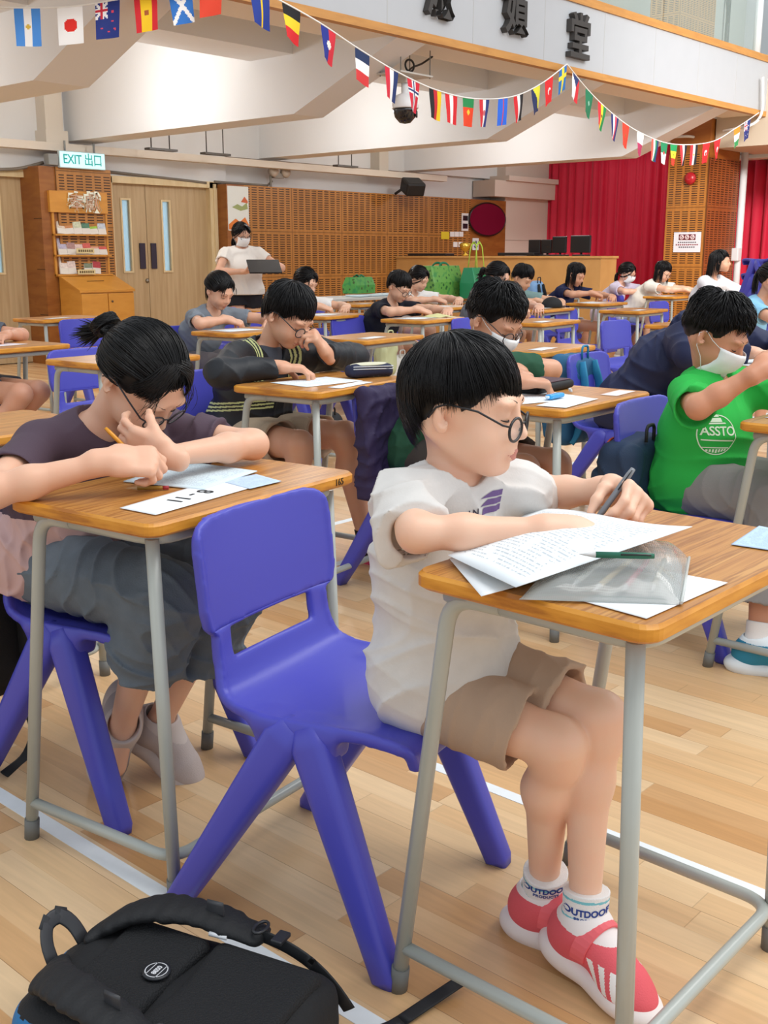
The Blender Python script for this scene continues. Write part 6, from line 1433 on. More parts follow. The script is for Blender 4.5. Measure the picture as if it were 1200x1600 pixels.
bag('light blue bag hung behind the girl in navy', (9.95, 6.75, .72), (.12, .07, .22), 5, '7da4cf', cat='backpack')
def drape(label, c, half, deg, col, name='jacket', amp=.006):
    o, R = soft_box(name, c, half, min(half) * .8, deg, col, h=.008, fold=amp); prop(o, label, 'clothing'); return o
drape('dark navy jacket draped on the chair of the striped-jacket boy', (2.74, 3.66, .56), (.13, .035, .20), 4, '171c33')
drape('dark purple jacket draped on the masked boy\'s chair', (2.90, 2.62, .55), (.10, .035, .20), 6, '2c2149')
# ---------------------------------------------------------------- things on the walls and under the balcony
def wall_pt(px, py, Y=YW - .23): return aty(px, py, Y)
def wall_box(name, label, cat, p0, p1, Y, depth, m, parts=None, bev=.004):
    a = aty(*p0, Y); b_ = aty(*p1, Y); c = (a + b_) / 2; c[1] = Y - depth / 2; t = prop(empty(name, tuple(c)), label, cat)
    mb = MB(); mb.box((0, 0, 0), (abs(b_[0] - a[0]) / 2, depth / 2, abs(b_[2] - a[2]) / 2), None, bev); mb.build('plate', m, t)
    return t, abs(b_[0] - a[0]) / 2, abs(b_[2] - a[2]) / 2
# exit sign
Ys = YW - .42; a = aty(93, 236, Ys); b_ = aty(164, 265, Ys); c = (a + b_) / 2
ex_ = prop(empty('exit_sign', tuple(c)), 'lit EXIT sign in English and Chinese above the leaflet cabinet', 'exit sign'); hw, hz = (b_[0] - a[0]) / 2, (a[2] - b_[2]) / 2
m, N, L, bb = nodes_mat('lit_sign_face'); bb.inputs['Base Color'].default_value = srgb('c9f0f2'); bb.inputs['Emission Color'].default_value = srgb('bdeff2'); bb.inputs['Emission Strength'].default_value = .55
mb = MB(); mb.box((0, .02, 0), (hw + .01, .018, hz + .01), None, .004); mb.build('housing', mat('b9c4c6', .4), ex_); mb = MB(); mb.box((0, -.001, 0), (hw, .003, hz)); mb.build('light_panel', m, ex_)
vs, fs = text_geo('EXIT 出口', .15, .002, 0, .95); mb = MB(); k = 1.7 * hw / (max(v[0] for v in vs) - min(v[0] for v in vs)); mb.add([A3(v[0] * k, -.0055, v[1] * k * 1.15) for v in vs], fs); mb.build('lettering', mat('15a3a0', .5, emit=.25), ex_)
mb = MB(); mb.box((-hw - .08, .05, -.01), (.06, .05, .06), None, .008); mb.build('junction_box', mat('8c8e8c', .5), ex_); mb = MB(); mb.tube([(-hw + .1, .05, hz), (-hw + .1, .05, hz + .12)], .012, 8); mb.tube([(hw - .1, .05, hz), (hw - .1, .05, hz + .12)], .012, 8); mb.build('bracket', mat('8c8e8c', .5), ex_)
# trunking and conduits
mb = MB(); mb.b2((2, YW - .30, 2.335), (aty(695, 275, YW - .25)[0], YW - .16, 2.42)); tr = prop(mb.build('cable_trunking', mat('ddd3c4', .6)), 'long cream cable trunking running along the wall above the doors', 'trunking')
mb = MB(); mb.tube(fillet([aty(-40, 266, YW - .1), aty(30, 264, YW - .1), aty(68, 254, YW - .2)], .1), .018, 8); prop(mb.build('conduit', mat('7d7468', .5)), 'dark conduit above the left door', 'conduit')
mb = MB(); mb.tube([aty(168, 268, YW - .05), aty(300, 283, YW - .05), aty(322, 286, YW - .05)], .016, 8); mb.tube([aty(335, 284, YW - .05), aty(418, 290, YW - .05), aty(425, 283, YW - .05)], .016, 8); prop(mb.build('conduit', mat('7d7468', .5)), 'dark conduit running over the right double door', 'conduit')
mb = MB(); p = aty(77, 190, YW - .1); mb.b2((p[0] - .11, YW - .2, 2.42), (p[0] + .11, YW, 3.3)); mb.b2((p[0] - .14, YW - .24, 2.42), (p[0] + .14, YW, 2.56)); prop(mb.build('duct_casing', mat('d9d0c2', .7)), 'cream vertical duct casing above the leaflet cabinet', 'duct')
mb = MB(); p = aty(592, 250, YW - .1); mb.b2((p[0] - .1, YW - .2, 2.42), (p[0] + .1, YW, 3.3)); prop(mb.build('duct_casing', mat('cfc6b8', .7)), 'cream vertical duct casing above the slotted panelling', 'duct')
for px_, py_, lab in ((252, 234, 'above the right double door'), (337, 241, 'right of the double door'), (540, 260, 'farthest along the panelled wall')):
    p = aty(px_, py_, YW - .7); mb = MB(); mb.tube([A3(p[0] - .14, p[1], 3.39), p + A3(-.14, 0, 0)], .007, 6); mb.tube([A3(p[0] + .12, p[1], 3.39), p + A3(.12, 0, 0)], .007, 6); mb.box(p, (.20, .05, .012)); prop(mb.build('lamp_hanger', mat('55504a', .5)), 'thin wire trapeze hanger under the balcony, ' + lab, 'hanger')
t = prop(empty('emergency_light', tuple(aty(437, 272, YW - .15))), 'twin round emergency lights above the slotted panelling', 'light')
for dx in (-.10, .12): mb = MB(); mb.lathe((dx, -.02, .03), ((.0, 0), (.065, 0), (.075, .03), (.05, .09), (0, .1)), 16, (0, 1, 0)); mb.build('lamp_head', mat('b9aa98', .4), t)
mb = MB(); mb.box((0, .05, -.02), (.09, .04, .03)); mb.tube([(-.12, .05, 0), (-.12, .05, -.28)], .016, 8); mb.build('base', mat('8c8478', .5), t)
t = prop(empty('loudspeaker', tuple(aty(645, 292, YW - .5))), 'black tilted loudspeaker high on the panelled wall', 'loudspeaker'); mb = MB(); R = np.array(Euler((math.radians(25), 0, math.radians(-25))).to_matrix()); mb.box((0, 0, 0), (.15, .14, .10), R, .03); mb.build('cabinet', mat('17171a', .5), t); mb = MB(); mb.tube([(0, .1, .03), (-.12, .25, -.1)], .02, 8); mb.build('bracket', mat('222', .5) if False else mat('222224', .5), t)
# round maroon mirror, plates and notices
p = aty(761, 343, YW - .24); t = prop(empty('round_panel', tuple(p)), 'round dark-maroon glass disc set in the timber wall', 'disc'); mb = MB(); rx_ = (aty(789, 343, YW - .24)[0] - aty(733, 343, YW - .24)[0]) / 2; rz_ = rx_ * .62; rz_ = (aty(761, 318, YW - .24)[2] - aty(761, 369, YW - .24)[2]) / 2; mb.prism([(rx_ * math.cos(a), rz_ * math.sin(a)) for a in np.linspace(0, 2 * math.pi, 65)[:-1]], (0, 0, 0), (1, 0, 0), (0, 0, 1), (0, -.02, 0)); mb.build('disc', mat('6e1230', .12, spec=.7), t); mb = MB(); mb.tube([A3(rx_ * math.cos(a), -.012, rz_ * math.sin(a)) for a in np.linspace(0, 2 * math.pi, 65)[:-1]], .014, 8, closed=True); mb.build('rim', mat('1a1012', .3), t)
YP = YW - .222
t, hw, hz = wall_box('wall_poster', 'mountain-landscape poster on the timber board beside the standing teacher', 'poster', (354, 290), (389, 361), YP, .01, mat('dfe3de', .6))
mb = MB(); mb.prism([(-hw * .95, -hz * .72), (-hw * .3, -hz * .45), (hw * .1, -hz * .6), (hw * .6, -hz * .38), (hw * .95, -hz * .7), (hw * .95, -hz * .95), (-hw * .95, -hz * .95)], (0, -.006, 0), (1, 0, 0), (0, 0, 1), (0, -.001, 0)); mb.m = 1; mb.prism([(-hw * .6, hz * .05), (-hw * .1, hz * .2), (hw * .35, hz * .10), (hw * .8, hz * .28), (hw * .9, -.0), (hw * .2, -hz * .1)], (0, -.006, 0), (1, 0, 0), (0, 0, 1), (0, -.001, 0)); mb.m = 2; mb.prism([(hw * .25, hz * .3), (hw * .6, hz * .55), (hw * .9, hz * .35), (hw * .9, hz * .25)], (0, -.006, 0), (1, 0, 0), (0, 0, 1), (0, -.001, 0))
mb.build('landscape_print', [mat('d9782c', .6), mat('9aa66a', .6), mat('c8643a', .6)], t)
for p0, p1, nm, lab, col in (((689, 362), (701, 374), 'warning_plate', 'square yellow plate on the slotted wall', 'e0c92c'), ((721, 333), (731, 361), 'notice_plate', 'white plate with two black windows near the maroon disc', 'e8e8e6'), ((738, 372), (747, 391), 'paper_notice', 'white paper notice under the maroon disc', 'e4e8ec')):
    t, hw, hz = wall_box(nm, lab, 'sign', p0, p1, YP, .012, mat(col, .6))
    if nm == 'notice_plate':
        for s_ in (-.45, .45): mb = MB(); mb.box((0, -.008, s_ * hz), (hw * .7, .002, hz * .28)); mb.build('window', mat('22242a', .3), t)
    if nm == 'paper_notice': mb = MB(); mb.tube([A3(hw * .55 * math.cos(a), -.008, -hz * .2 + hz * .35 * math.sin(a)) for a in np.linspace(3.3, 6.1, 9)], .012, 6); mb.box((0, -.008, hz * .3), (hw * .3, .002, hz * .25)); mb.build('drawing', mat('6a7684', .6), t)
for i, (x, y) in enumerate(((706, 366), (713, 366), (720, 366), (711, 382), (719, 382))):
    wall_box('light_switch', 'white switch plate on the slotted wall, ' + ('left of the upper three', 'middle of the upper three', 'right of the upper three', 'left of the lower two', 'right of the lower two')[i], 'switch', (x - 3, y - 4), (x + 3, y + 4), YP, .012, mat('eef0f0', .4), bev=.002)
# leaflet cabinet
def cabinet():
    Yf = 10.72; x0, x1 = aty(125, 455, Yf)[0], aty(208, 455, Yf)[0]; z1 = aty(165, 455, Yf)[2]; Yb = 11.12; z2 = z1 + .16; cx_ = (x0 + x1) / 2
    t = prop(empty('leaflet_cabinet', (cx_, Yb, 0)), 'honey-coloured leaflet cabinet with a sloping lid beside the double door', 'cabinet'); m1 = wood_mat('honey_veneer', 'c98a34', 'd4963e', (3, 3, 12)); m2 = mat('b5742a', .6)
    hw = (x1 - x0) / 2; mb = MB(); mb.prism([(Yf - Yb, .0), (0, 0), (0, z2), (Yf - Yb, z1)], (-hw, 0, 0), (0, 1, 0), (0, 0, 1), (2 * hw, 0, 0)); mb.build('collection_box', m1, t)
    mb = MB(); d = Yf - Yb; mb.prism([(d - .02, z1 - .01), (0, z2 - .0), (0, z2 + .02), (d - .02, z1 + .015)], (-hw - .015, 0, 0), (0, 1, 0), (0, 0, 1), (2 * hw + .03, 0, 0)); lid = mb.build('sloping_lid', m1, t)
    mb = MB(); nn = nrm((0, -(z2 - z1), -d)); mb.box((0, d * .45, z1 + (z2 - z1) * .55 + .021), (.11, .008, .003)); mb.build('coin_slot', mat('3c2008', .6), lid)
    for sg in (-1, 1):
        mb = MB(); mb.box((sg * hw * .5, d - .008, z1 * .5), (hw * .485, .009, z1 * .47), None, .003); dr = mb.build('door', m1, t)
        if sg > 0: mb = MB(); mb.lathe((sg * .05, d - .018, z1 * .86), ((0, 0), (.012, 0), (.012, .008), (0, .01)), 12, (0, -1, 0)); mb.build('lock', mat('5a4630', .4), dr)
    # upper rack
    X0, X1 = aty(90, 350, Yb - .1)[0] - cx_, aty(176, 350, Yb - .1)[0] - cx_; zt = aty(130, 300, Yb)[2]; zh = aty(130, 333, Yb)[2]
    mb = MB(); mb.b2((X0, 0, z2), (X0 + .025, .13, zt)); mb.b2((X1 - .025, 0, z2), (X1, .13, zt)); mb.b2((X0, .11, z2), (X1, .13, zt)); mb.build('rack_frame', m1, t)
    mb = MB(); mb.b2((X0 - .03, -.02, zh), (X1, .02, zt)); hd = mb.build('header_board', m1, t)
    zs = [aty(130, y, Yb)[2] for y in (367, 399, 429)]
    for z in zs: mb = MB(); mb.b2((X0, -.05, z - .012), (X1, .12, z + .006)); mb.build('shelf', m1, t)
    for s_, px_ in (('奉', 119), ('獻', 144)):
        p = aty(px_, 318, Yb - .03); vs, fs = text_geo(s_, .22, .014, .004); m_ = MB(); m_.add([A3(v[0], -v[2] * 1, v[1]) + A3(p[0] - cx_, -.035, p[2]) for v in vs], fs); m_.build('pinned_character', mat('eef2e2', .7), t)
        vs, fs = text_geo(s_, .20, .0, .001); m_ = MB(); m_.add([A3(v[0], -v[2], v[1]) + A3(p[0] - cx_, -.042, p[2]) for v in vs], fs); m_.build('character_ink', mat('c9a48a', .7), t)
    for z in (zs[1] + .05, zs[2] + .03):
        m_ = MB(); m_.box(((X0 + X1) / 2 + .0, -.062, z), (.115, .004, .028)); lb = m_.build('shelf_label', mat('e0cf9c', .6), t)
        for k in range(7): m_ = MB(); m_.box(((X0 + X1) / 2 - .084 + k * .028, -.067, z), (.009, .001, .012)); m_.build('label_character', mat('6a5a3a', .7), lb)
    cols = ['d9c8b6', 'c98a5a', 'cdd4b8', '4f8068', '9ccb4a', 'c3ccd8', 'b9b4cc', 'b08a86', 'e0c6c0', 'd7625a', 'dca088', 'cf5a52', 'e6dcd6', 'e2d2cc', '7e8a72', 'b23a44']
    pos = ['first', 'second', 'third', 'fourth', 'fifth', 'sixth']
    i = 0
    for si, (z, n) in enumerate(((zs[0], 6), (zs[1], 6), (zs[2], 4))):
        for k in range(n):
            w_ = (X1 - X0 - .08) / 6; x = X0 + .06 + w_ * (k + .4) + (0 if si < 2 or k < 2 else w_ * 1.0)
            q = prop(empty('leaflet', (cx_ + x, Yb - .01, z + .006)), 'leaflet stack on the %s shelf of the cabinet, %s from the left' % (('upper', 'middle', 'lower')[si], pos[k]), 'leaflet', 'leaflets on the cabinet shelves')
            R = np.array(Euler((math.radians(-14 + random.uniform(-4, 4)), math.radians(random.uniform(-6, 6)), 0)).to_matrix()); hh = random.uniform(.105, .125)
            m_ = MB(); m_.box(R @ A3(0, 0, hh), (w_ * .50, .010, hh), R, .002); m_.build('sheets', mat('e4e0d8', .7), q)
            m_ = MB(); m_.box(R @ A3(0, -.0115, hh * 1.25), (w_ * .48, .001, hh * .66), R); m_.build('printed_cover', mat(cols[i], .6, var=.5, vscale=35), q); i += 1
cabinet()
# things on the counter top
zc = 1.20
for i, (pa, pb, hh) in enumerate(((826, 845, .22), (846, 862, .22), (863, 885, .26), (891, 923, .27))):
    a = atx(pa, 398, 13.1)[1]; b_ = atx(pb, 398, 13.1)[1]; t = prop(empty('monitor', (13.1, (a + b_) / 2, zc)), 'black display standing on the veneered counter, ' + ('leftmost', 'second from left', 'third from left', 'rightmost and largest')[i], 'monitor')
    mb = MB(); mb.box((0, 0, hh * .58), (.02, abs(a - b_) / 2 * .96, hh * .42), None, .008); mb.build('screen', mat('15161a', .3), t); mb = MB(); mb.box((.02, 0, .01), (.07, .1, .01), None, .003); mb.tube([(.02, 0, .02), (.02, 0, hh * .4)], .015, 8); mb.build('stand', mat('202124', .4), t)
a = atx(785, 399, 13.05)[1]; b_ = atx(842, 399, 13.05)[1]; mb = MB(); mb.box((13.05, (a + b_) / 2, zc + .025), (.12, abs(a - b_) / 2, .022), None, .008); prop(mb.build('audio_mixer', mat('17181c', .4)), 'low black mixer lying on the veneered counter', 'mixer')
a = atx(640, 400, 13.0)[1]; b_ = atx(700, 400, 13.0)[1]; mb = MB(); mb.box((13.05, (a + b_) / 2, zc + .02), (.10, abs(a - b_) / 2, .018), None, .008); prop(mb.build('equipment_case', mat('1c1c20', .5)), 'flat black case on the left end of the veneered counter', 'case')
p = atx(727, 393, 13.05); t = prop(empty('trophy', (13.05, p[1], zc)), 'golden trophy on the veneered counter', 'trophy'); mb = MB(); mb.lathe((0, 0, 0), ((0, 0), (.05, 0), (.05, .02), (.02, .03), (.02, .06), (.075, .10), (.09, .16), (.06, .19), (0, .19)), 20); mb.build('cup', mat('d6b24a', .25, metal=.8), t); mb = MB(); mb.tube([(0, -.085, .15), (0, -.115, .12), (0, -.06, .09)], .006, 6); mb.build('handle', mat('d6b24a', .25, metal=.8), t)
# folding table with papers and the green bags
t = prop(empty('folding_table', (9.15, 8.72, 0), math.radians(5)), 'long pale grey folding table behind the rows', 'table'); mb = MB(); mb.box((0, 0, .735), (.92, .30, .016), None, .006); mb.build('tabletop', mat('c9cccc', .5), t)
for sx in (-1, 1):
    for sy in (-1, 1): mb = MB(); mb.tube([(sx * .75, sy * .2, .72), (sx * .80, sy * .25, 0)], .014, 8); mb.build('leg', mat('8d8f90', .4), t)
for i in range(4):
    c = A3(9.2 + i * .22, 8.6 + .03 * i, .752); w_ = .12; sheet([c + A3(-w_, -.1, .004), c + A3(w_, -.09, .004), c + A3(w_ * .9, .12, .004), c + A3(-w_, .1, .004)], 'stack of papers on the folding table, ' + ('leftmost', 'second from left', 'third from left', 'rightmost')[i], PAPB, nu=3, nv=3, thick=.02)
def tote(label, c, hw, hd, hh, deg, m, hcol, hl=.22, name='shopping_bag'):
    t = prop(empty(name, tuple(c), math.radians(deg)), label, 'shopping bag'); V = []; prof = ((0, 1.0, 1.0), (.5, 1.04, 1.0), (1.0, 1.0, .55))
    out = rrect(2, 2, .12, 2); n = len(out)
    for z, kx, ky in prof: V += [A3(p[0] * hw * kx, p[1] * hd * ky, z * hh * 2) for p in out]
    F = [(i * n + j, i * n + (j + 1) % n, (i + 1) * n + (j + 1) % n, (i + 1) * n + j) for i in range(2) for j in range(n)] + [tuple(range(n))[::-1]]
    ob = mesh_np('bag_body', np.array(V), F, m, t, smooth=False); md = ob.modifiers.new('t', 'SOLIDIFY'); md.thickness = .004
    for sy in (-1, 1): mb = MB(); mb.tube(fillet([(-hw * .45, sy * hd * .6, hh * 1.5), (-hw * .35, sy * hd * .3, hh * 2 + hl), (hw * .35, sy * hd * .3, hh * 2 + hl), (hw * .45, sy * hd * .6, hh * 1.5)], .09, 6), .012, 6, flat=.3, up=(0, 1, 0)); mb.build('handle', mat(hcol, .7), t)
    return t
def spotted(a, b_, c_):
    m, N, L, bb = nodes_mat('patterned_bag_fabric'); tc = N.new('ShaderNodeTexCoord'); v = N.new('ShaderNodeTexVoronoi'); v.inputs['Scale'].default_value = 16; L.new(tc.outputs['Object'], v.inputs['Vector']); r = ramp(N, ((.0, c_), (.22, c_), (.26, a), (.6, a), (.8, b_))); L.new(v.outputs[0], r.inputs[0]); L.new(r.outputs[0], bb.inputs['Base Color']); bb.inputs['Roughness'].default_value = .45; return m
pa = atz(700, 468, .55); gb = spotted('4f9e4a', '2f8a4c', '3a5a2c')
tote('patterned green shopping bag lying on the folding table', aty(561, 458, 8.75), .19, .10, .09, 8, gb, '1f7a4e', .02)
tote('large patterned green shopping bag behind the girl in white', (9.35, 7.55, .76), .27, .12, .17, 5, spotted('6aa64c', '3f8f48', '2f6a34'), '1b7a55', .03)
tote('shiny emerald shopping bag with long lime handles', (9.62, 7.28, .76), .19, .10, .16, 10, mat('178a5a', .3), 'b6d54a', .26)
tote('small lime green bag against the shiny emerald bag', (9.80, 7.12, .76), .09, .05, .12, 10, mat('8fce3c', .5), '8fce3c', .03)
# ceiling camera
pc_ = aty(633, 168, 6.8); t = prop(empty('dome_camera', tuple(pc_)), 'white and black dome camera hanging under the balcony edge', 'camera'); mb = MB(); mb.lathe((0, 0, 0), ((.0, .22), (.035, .22), (.035, .12), (.09, .10), (.115, .05), (.120, .0), (.118, -.01), (0, -.01)), 24); mb.build('housing', mat('e8eaec', .4), t)
mb = MB(); mb.lathe((0, 0, -.01), ((0, -.13), (.05, -.12), (.092, -.075), (.108, -.02), (.108, .0), (0, 0)), 24); dm = mb.build('dome', mat('141519', .15, spec=.8), t); mb = MB(); mb.lathe((.05, -.085, -.06), ((0, 0), (.03, 0), (.03, .012), (0, .014)), 14, (.5, -.85, 0)); mb.build('lens', mat('2c2f38', .1), dm)
mb = MB(); mb.box((0, 0, .27), (.22, .14, .008), None, .002); mb.box((0, 0, .235), (.05, .05, .03)); mb.build('mounting_plate', mat('c4c0b8', .4), t)
mb = MB()
for dx, dy in ((-.2, -.12), (.2, -.12), (-.2, .12), (.2, .12)): mb.tube([(dx, dy, .25), (dx, dy, 2.985 - pc_[2])], .006, 6)
mb.build('hanging_rod', mat('8a8a86', .4), t); mb = MB(); mb.tube([A3(.06 + .06 * math.cos(a), .0, .36 + .05 * math.sin(a)) for a in np.linspace(0, 11, 30)], .009, 6); mb.tube(fillet([(.0, 0, .28), (.15, .05, .36), (.35, .1, .42), (.5, .1, .5)], .05), .009, 6); mb.build('cable', mat('1a1a1c', .5), t)
# characters on the balcony front
for s_, px_, py_, lab in (('淑', 682, -12, 'first dark Chinese character on the balcony front, cut by the top edge'), ('媜', 801, 18, 'second dark Chinese character on the balcony front, left of the last'), ('堂', 900, 57, 'last dark Chinese character on the balcony front')):
    p = aty(px_, py_, YB - .045); vs, fs = text_geo(s_, .50, .011, .03); ym = np.mean([[v[0], v[1]] for v in vs], 0); k = .42 / (max(v[1] for v in vs) - min(v[1] for v in vs))
    x0 = (max(v[0] for v in vs) + min(v[0] for v in vs)) / 2; y0 = (max(v[1] for v in vs) + min(v[1] for v in vs)) / 2
    mb = MB(); mb.add([A3((v[0] - x0) * k * .86, -.03 - v[2], (v[1] - y0) * k) for v in vs], fs); o = mb.build('wall_character', mat('3b3836', .6), loc=(p[0], YB - .045, p[2])); prop(o, lab, 'lettering', 'dark characters on the balcony front')
# pillar fittings
p = atx(1080, 279, 14.48); t = prop(empty('alarm_bell', (14.46, p[1], p[2])), 'round red alarm bell on the timber pillar', 'alarm'); mb = MB(); mb.lathe((0, 0, 0), ((0, 0), (.085, 0), (.08, .03), (.04, .06), (0, .065)), 20, (-1, 0, 0)); mb.build('gong', mat('b5202c', .3), t)
a = atx(1054, 363, 14.48); b_ = atx(1094, 394, 14.48); cy, cz = (a[1] + b_[1]) / 2, (a[2] + b_[2]) / 2; hy, hz = abs(a[1] - b_[1]) / 2, abs(a[2] - b_[2]) / 2
t = prop(empty('prohibition_notice', (14.475, cy, cz)), 'white notice with three red prohibition symbols on the timber pillar', 'sign'); mb = MB(); mb.box((0, 0, 0), (.006, hy, hz)); mb.build('board', mat('e6e6ec', .5), t); mb = MB(); mb.box((-.008, 0, hz * .5), (.002, hy * .62, hz * .28)); rb = mb.build('symbol_panel', mat('6a1420', .5), t)
for k in (-1, 0, 1):
    mb = MB(); mb.tube([A3(-.012, k * hy * .4 + hz * .19 * math.cos(q_), hz * .5 + hz * .19 * math.sin(q_)) for q_ in np.linspace(0, 6.28, 15)[:-1]], .008, 5, closed=True); mb.tube([A3(-.012, k * hy * .4 - hz * .13, hz * .63), A3(-.012, k * hy * .4 + hz * .13, hz * .37)], .008, 5); mb.build('symbol', mat('e3cfd0', .5), rb)
for r_ in range(3):
    mb = MB()
    for k in range((9, 11, 8)[r_]): mb.box((-.007, (k - (4, 5, 3.5)[r_]) * hy * .155, -hz * (.02 + .24 * r_)), (.001, hy * .05, hz * .06))
    mb.build('text_line', mat('8a3a44' if r_ == 1 else '55505a', .6), t)
mb = MB(); mb.tube([(cxe + .06, c1 - .05, 0), (cxe + .06, c1 - .05, 2.62)], .05, 10); mb.box((cxe - .02, c1 - .06, 1.22), (.06, .05, .09), None, .01); prop(mb.build('white_conduit', mat('dfe2e4', .4)), 'white vertical conduit with a switch box beside the timber pillar', 'conduit')
mb = MB(); mb.tube(fillet([atx(1030, 215, 14.42), atx(1075, 213, 14.42), aty(1148, 222, c1 - .06)], .05), .018, 8); mb.tube(fillet([aty(1192, 120, YB - .12), aty(1192, 178, YB - .12), aty(1178, 196, YB - .12), aty(1130, 205, YB + .3)], .15), .018, 8); prop(mb.build('pipe', mat('e4e4e0', .4)), 'white pipe bending under the right end of the balcony', 'pipe')
p = atx(1160, 230, 15.9); q = atx(1215, 230, 15.9); t = prop(empty('air_conditioner', (15.9, (p[1] + q[1]) / 2, p[2])), 'pale slatted air conditioner above the right-hand curtain', 'air conditioner'); hy = abs(p[1] - q[1]) / 2 + .3; mb = MB(); mb.box((.1, 0, .02), (.13, hy, .19), None, .02); mb.build('casing', mat('cfcfc6', .5), t)
for k in range(4): mb = MB(); mb.box((-.035, 0, -.10 + k * .075), (.012, hy * .96, .012)); mb.build('slat', mat('8b8a82', .5), t)
# ---------------------------------------------------------------- flags
def FL(kind, *c): return kind, c
FLAGS = {
    'argentina': ('c3', '4a8fe0', 'f2f2f2', '4a8fe0', ('disc', .10, 'd9b84a')), 'japan': ('c1', 'f4f4f4', ('disc', .27, 'e0281e')), 'newzealand': ('c1', '1c2f7e', ('canton',), ('stars', 'd8405a')), 'spain': ('c4', 'd0202c', 'f2c81e', 'f2c81e', 'd0202c', ('disc', .12, 'a8582a')),
    'scotland': ('c1', '2f74c8', ('salt', 'f2f2f2')), 'orange': ('c1', 'e0452c'), 'nauru': ('c1', '1f3a94', ('bar', 'f0c81e')), 'belgium': ('r3', '16161a', 'f2d22a', 'd8242c'), 'haiti': ('c2', '20308e', 'd22a3c', ('disc', .18, 'e9e9e2')),
    'france': ('r3', '23345c', 'f2f2f2', 'd83a3c'), 'norway': ('c1', 'd2243c', ('cross', 'f2f2f2', '23366e')), 'redwhite': ('c3', 'd2243c', 'f2f2f2', '23366e'), 'germany': ('c3', '1a1a1e', 'c8222c', 'f0c81e'), 'austria': ('c3', 'd8242c', 'f2f2f2', 'd8242c'), 'portugal': ('r3', '1f8a4c', 'e8441e', 'e8441e', ('disc', .14, 'e8c83a')),
    'croatia': ('c3', 'd22a34', 'f2f2f2', '26387e', ('disc', .15, 'c86a72')), 'congo': ('c1', '2a6ae0', ('bar', 'd8443c')), 'syria': ('c3', 'd8242c', 'f2f2f2', '1c1c20'), 'bosnia': ('c1', '22305e', ('tri', 'e6e23a')), 'turkey': ('c1', 'e0262c', ('disc', .2, 'f4f4f4'), ('disc2', .15, 'e0262c')),
    'sweden': ('c1', '2470b8', ('cross', 'f0dc3a', 'f0dc3a')), 'czech': ('c2', 'f2f2f2', 'd8303a', ('tri', '2a3a6e')), 'saudi': ('c1', '1f7a55', ('disc', .14, '9cc8b0')), 'ghana': ('c3', 'd8303a', 'f0dc3a', '1f8a4c', ('disc', .08, '101010')), 'capeverde': ('c4', '26306e', 'f2f2f2', 'd8485c', '26306e'), 'morocco': ('c1', 'e0402a', ('disc', .1, '8a6a2a')),
    'qatar': ('r2', 'f2f2f2', 'b53a64'), 'southafrica': ('c4', 'd8584a', 'f2f2f2', '1f8a5c', '23366e'), 'algeria': ('r2', '1f8a5c', 'f2f2f2', ('disc', .13, 'd8303a')), 'senegal': ('r3', '1f9a5a', 'f0e03a', 'e0402a', ('disc', .07, '1f7a3a')), 'yemen': ('c3', 'd8303a', 'f2f2f2', '1c1c28'), 'egypt': ('c3', 'd8303a', 'f2f2f2', '1c1c20', ('disc', .1, 'c8a84a')), 'tunisia': ('c1', 'e0262c', ('disc', .22, 'f4f4f4'), ('disc2', .13, 'e0262c')), 'tunisia2': ('c1', 'd8242c', ('disc', .2, 'f4f4f4'), ('disc2', .12, 'd8242c')), 'ireland': ('r3', 'ef8a2a', 'f2f2f2', '3a9a5c'), 'australia': ('c1', '22307a', ('canton',), ('stars', 'f2f2f2'))}
def flag_col(spec, u, v):
    k = spec[0]; n = int(k[1]); cols = spec[1:1 + n]; t = u if k[0] == 'c' else v; c = cols[min(int(t * n), n - 1)]; x = (u - .5) * .15; y = (v - .5) * .225
    for e in spec[1 + n:]:
        if e[0] == 'disc' and math.hypot(x, y) < e[1] * .15 * 1.0: c = e[2]
        if e[0] == 'disc2' and math.hypot(x - .006, y - .010) < e[1] * .15: c = e[2]
        if e[0] == 'bar' and abs(u - .55) < .06: c = e[1]
        if e[0] == 'salt' and (abs(u - v) < .10 or abs(u + v - 1) < .10): c = e[1]
        if e[0] == 'tri' and (u + .0 > v * .9 + .15 if k == 'c1' else v < .5 - abs(u - .5)): c = e[1]
        if e[0] == 'cross':
            if abs(u - .5) < .13 or abs(v - .38) < .09: c = e[1]
            if abs(u - .5) < .05 or abs(v - .38) < .035: c = e[2]
        if e[0] == 'canton' and u < .52 and v < .46:
            c = '2a3a86'; a, b_ = u / .52, v / .46
            if abs(a - b_) < .13 or abs(a + b_ - 1) < .13 or abs(a - .5) < .16 or abs(b_ - .5) < .14: c = 'eeeef2'
            if abs(a - .5) < .08 or abs(b_ - .5) < .07: c = 'c8283c'
        if e[0] == 'stars':
            for sx, sy in ((.25, .72), (.7, .55), (.55, .82), (.82, .76), (.70, .30)):
                if math.hypot((u - sx) * .15, (v - sy) * .225) < .0075: c = e[1]
    return c
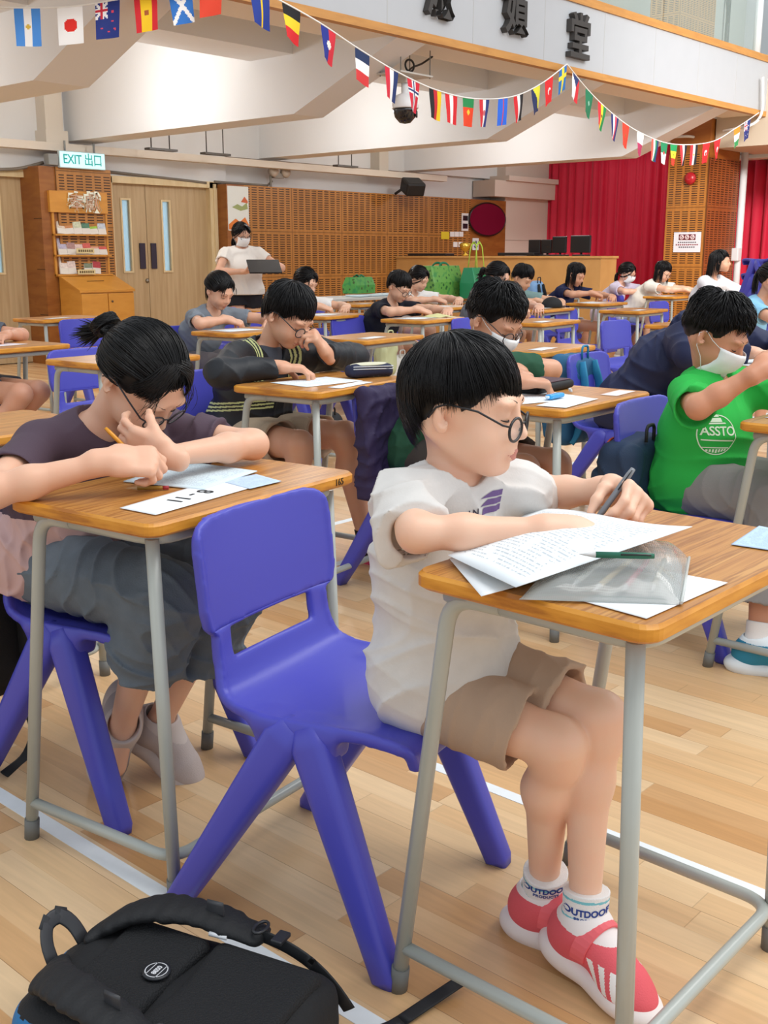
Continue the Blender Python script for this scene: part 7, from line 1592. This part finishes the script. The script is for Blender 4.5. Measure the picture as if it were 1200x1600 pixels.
def bunting(label, pts, flags, h0=.235, w0=.168):
    """pts: (px, py, depth) knots of the string; flags: (px, kind)"""
    P = [A3(*atd(*p)) for p in pts]; xs = [p[0] for p in pts]; t = prop(empty('flag_bunting', tuple(P[0])), label, 'bunting'); o = P[0]
    D = []      # smooth the string
    for i in range(len(P) - 1):
        p0, p1, p2, p3 = P[max(i - 1, 0)], P[i], P[i + 1], P[min(i + 2, len(P) - 1)]
        for k in range(8): u = k / 8; D.append(.5 * (2 * p1 + (p2 - p0) * u + (2 * p0 - 5 * p1 + 4 * p2 - p3) * u * u + (-p0 + 3 * p1 - 3 * p2 + p3) * u ** 3))
    D.append(P[-1]); mb = MB(); mb.tube([p - o for p in D], .006, 6); mb.build('cord', mat('eeeeea', .7), t)
    q = []
    for p in D: 
        r = p - CP; w_ = r @ CF; q.append(600 + FPX * (r @ CR) / w_)
    q = np.array(q); D = np.array(D)
    for px_, kind in flags:
        i = int(np.argmin(abs(q - px_))); i = min(max(i, 1), len(D) - 2); c = np.array([np.interp(px_, q, D[:, k]) for k in range(3)]) if np.all(np.diff(q) > 0) else D[i]; d = nrm(D[i + 1] - D[i - 1])
        rr = np.random.default_rng(int(px_) + 5); tw = rr.uniform(-.22, .22); cv = rr.uniform(.005, .02); sw = rr.uniform(-.12, .12) ; n_ = nrm(np.cross(d, (0, 0, 1))); V = []; M = []; F = []; nu, nv = 20, 30
        for j in range(nv + 1):
            v = j / nv; a = tw * v
            for i2 in range(nu + 1):
                u = i2 / nu; x = (u - .5) * w0; V.append(c - o + d * x * math.cos(a) + n_ * (x * math.sin(a) + cv * math.sin(u * 3.1 + v * 2) * v * 1.5) + nrm(A3(0, 0, -1) + d * sw) * v * h0)
        cols = []
        for j in range(nv):
            for i2 in range(nu):
                F.append((j * (nu + 1) + i2, j * (nu + 1) + i2 + 1, (j + 1) * (nu + 1) + i2 + 1, (j + 1) * (nu + 1) + i2)); cc = flag_col(FLAGS[kind], (i2 + .5) / nu, (j + .5) / nv)
                if cc not in cols: cols.append(cc)
                M.append(cols.index(cc))
        f = mesh_np('flag', np.array(V), F, [mat(cc, .8) for cc in cols], t, M); f['label'] = 'small cloth %s flag' % {'orange': 'orange-red', 'redwhite': 'red, white and blue', 'newzealand': 'New Zealand', 'capeverde': 'blue, white and red striped', 'southafrica': 'South Africa', 'saudi': 'green', 'tunisia2': 'red disc'}.get(kind, kind.capitalize())
bunting('left string of small world flags, from the left edge up out of the top edge', [(-70, 4, 7.0), (0, 11, 7.1), (60, 12, 7.2), (120, 9, 7.3), (200, -4, 7.4), (260, -16, 7.5), (340, -34, 7.6)], [(42, 'argentina'), (109, 'japan'), (168, 'newzealand'), (227, 'spain'), (280, 'scotland'), (330, 'orange')])
bunting('middle string of small world flags sagging past the dome camera to the last character', [(330, -60, 7.4), (385, -25, 7.6), (440, 2, 7.8), (500, 36, 8.05), (560, 76, 8.4), (620, 112, 8.75), (680, 140, 9.15), (740, 154, 9.55), (800, 151, 10.05), (845, 131, 10.4), (886, 100, 10.75)], [(405, 'nauru'), (455, 'belgium'), (513, 'haiti'), (566, 'france'), (612, 'redwhite'), (646, 'norway'), (680, 'germany'), (705, 'austria'), (732, 'portugal'), (757, 'croatia'), (786, 'congo'), (810, 'syria'), (837, 'bosnia'), (858, 'turkey'), (880, 'sweden')])
bunting('right string of small world flags under the balcony, ending near the timber pillar', [(886, 100, 10.75), (920, 142, 11.2), (960, 180, 11.6), (1000, 207, 12.1), (1050, 225, 12.7), (1110, 222, 13.3), (1150, 200, 13.7), (1186, 176, 14.05)], [(900, 'czech'), (921, 'saudi'), (941, 'ghana'), (961, 'capeverde'), (978, 'morocco'), (1001, 'qatar'), (1024, 'southafrica'), (1038, 'algeria'), (1053, 'senegal'), (1068, 'yemen'), (1085, 'egypt'), (1104, 'tunisia'), (1121, 'tunisia2'), (1152, 'ireland'), (1168, 'australia')])
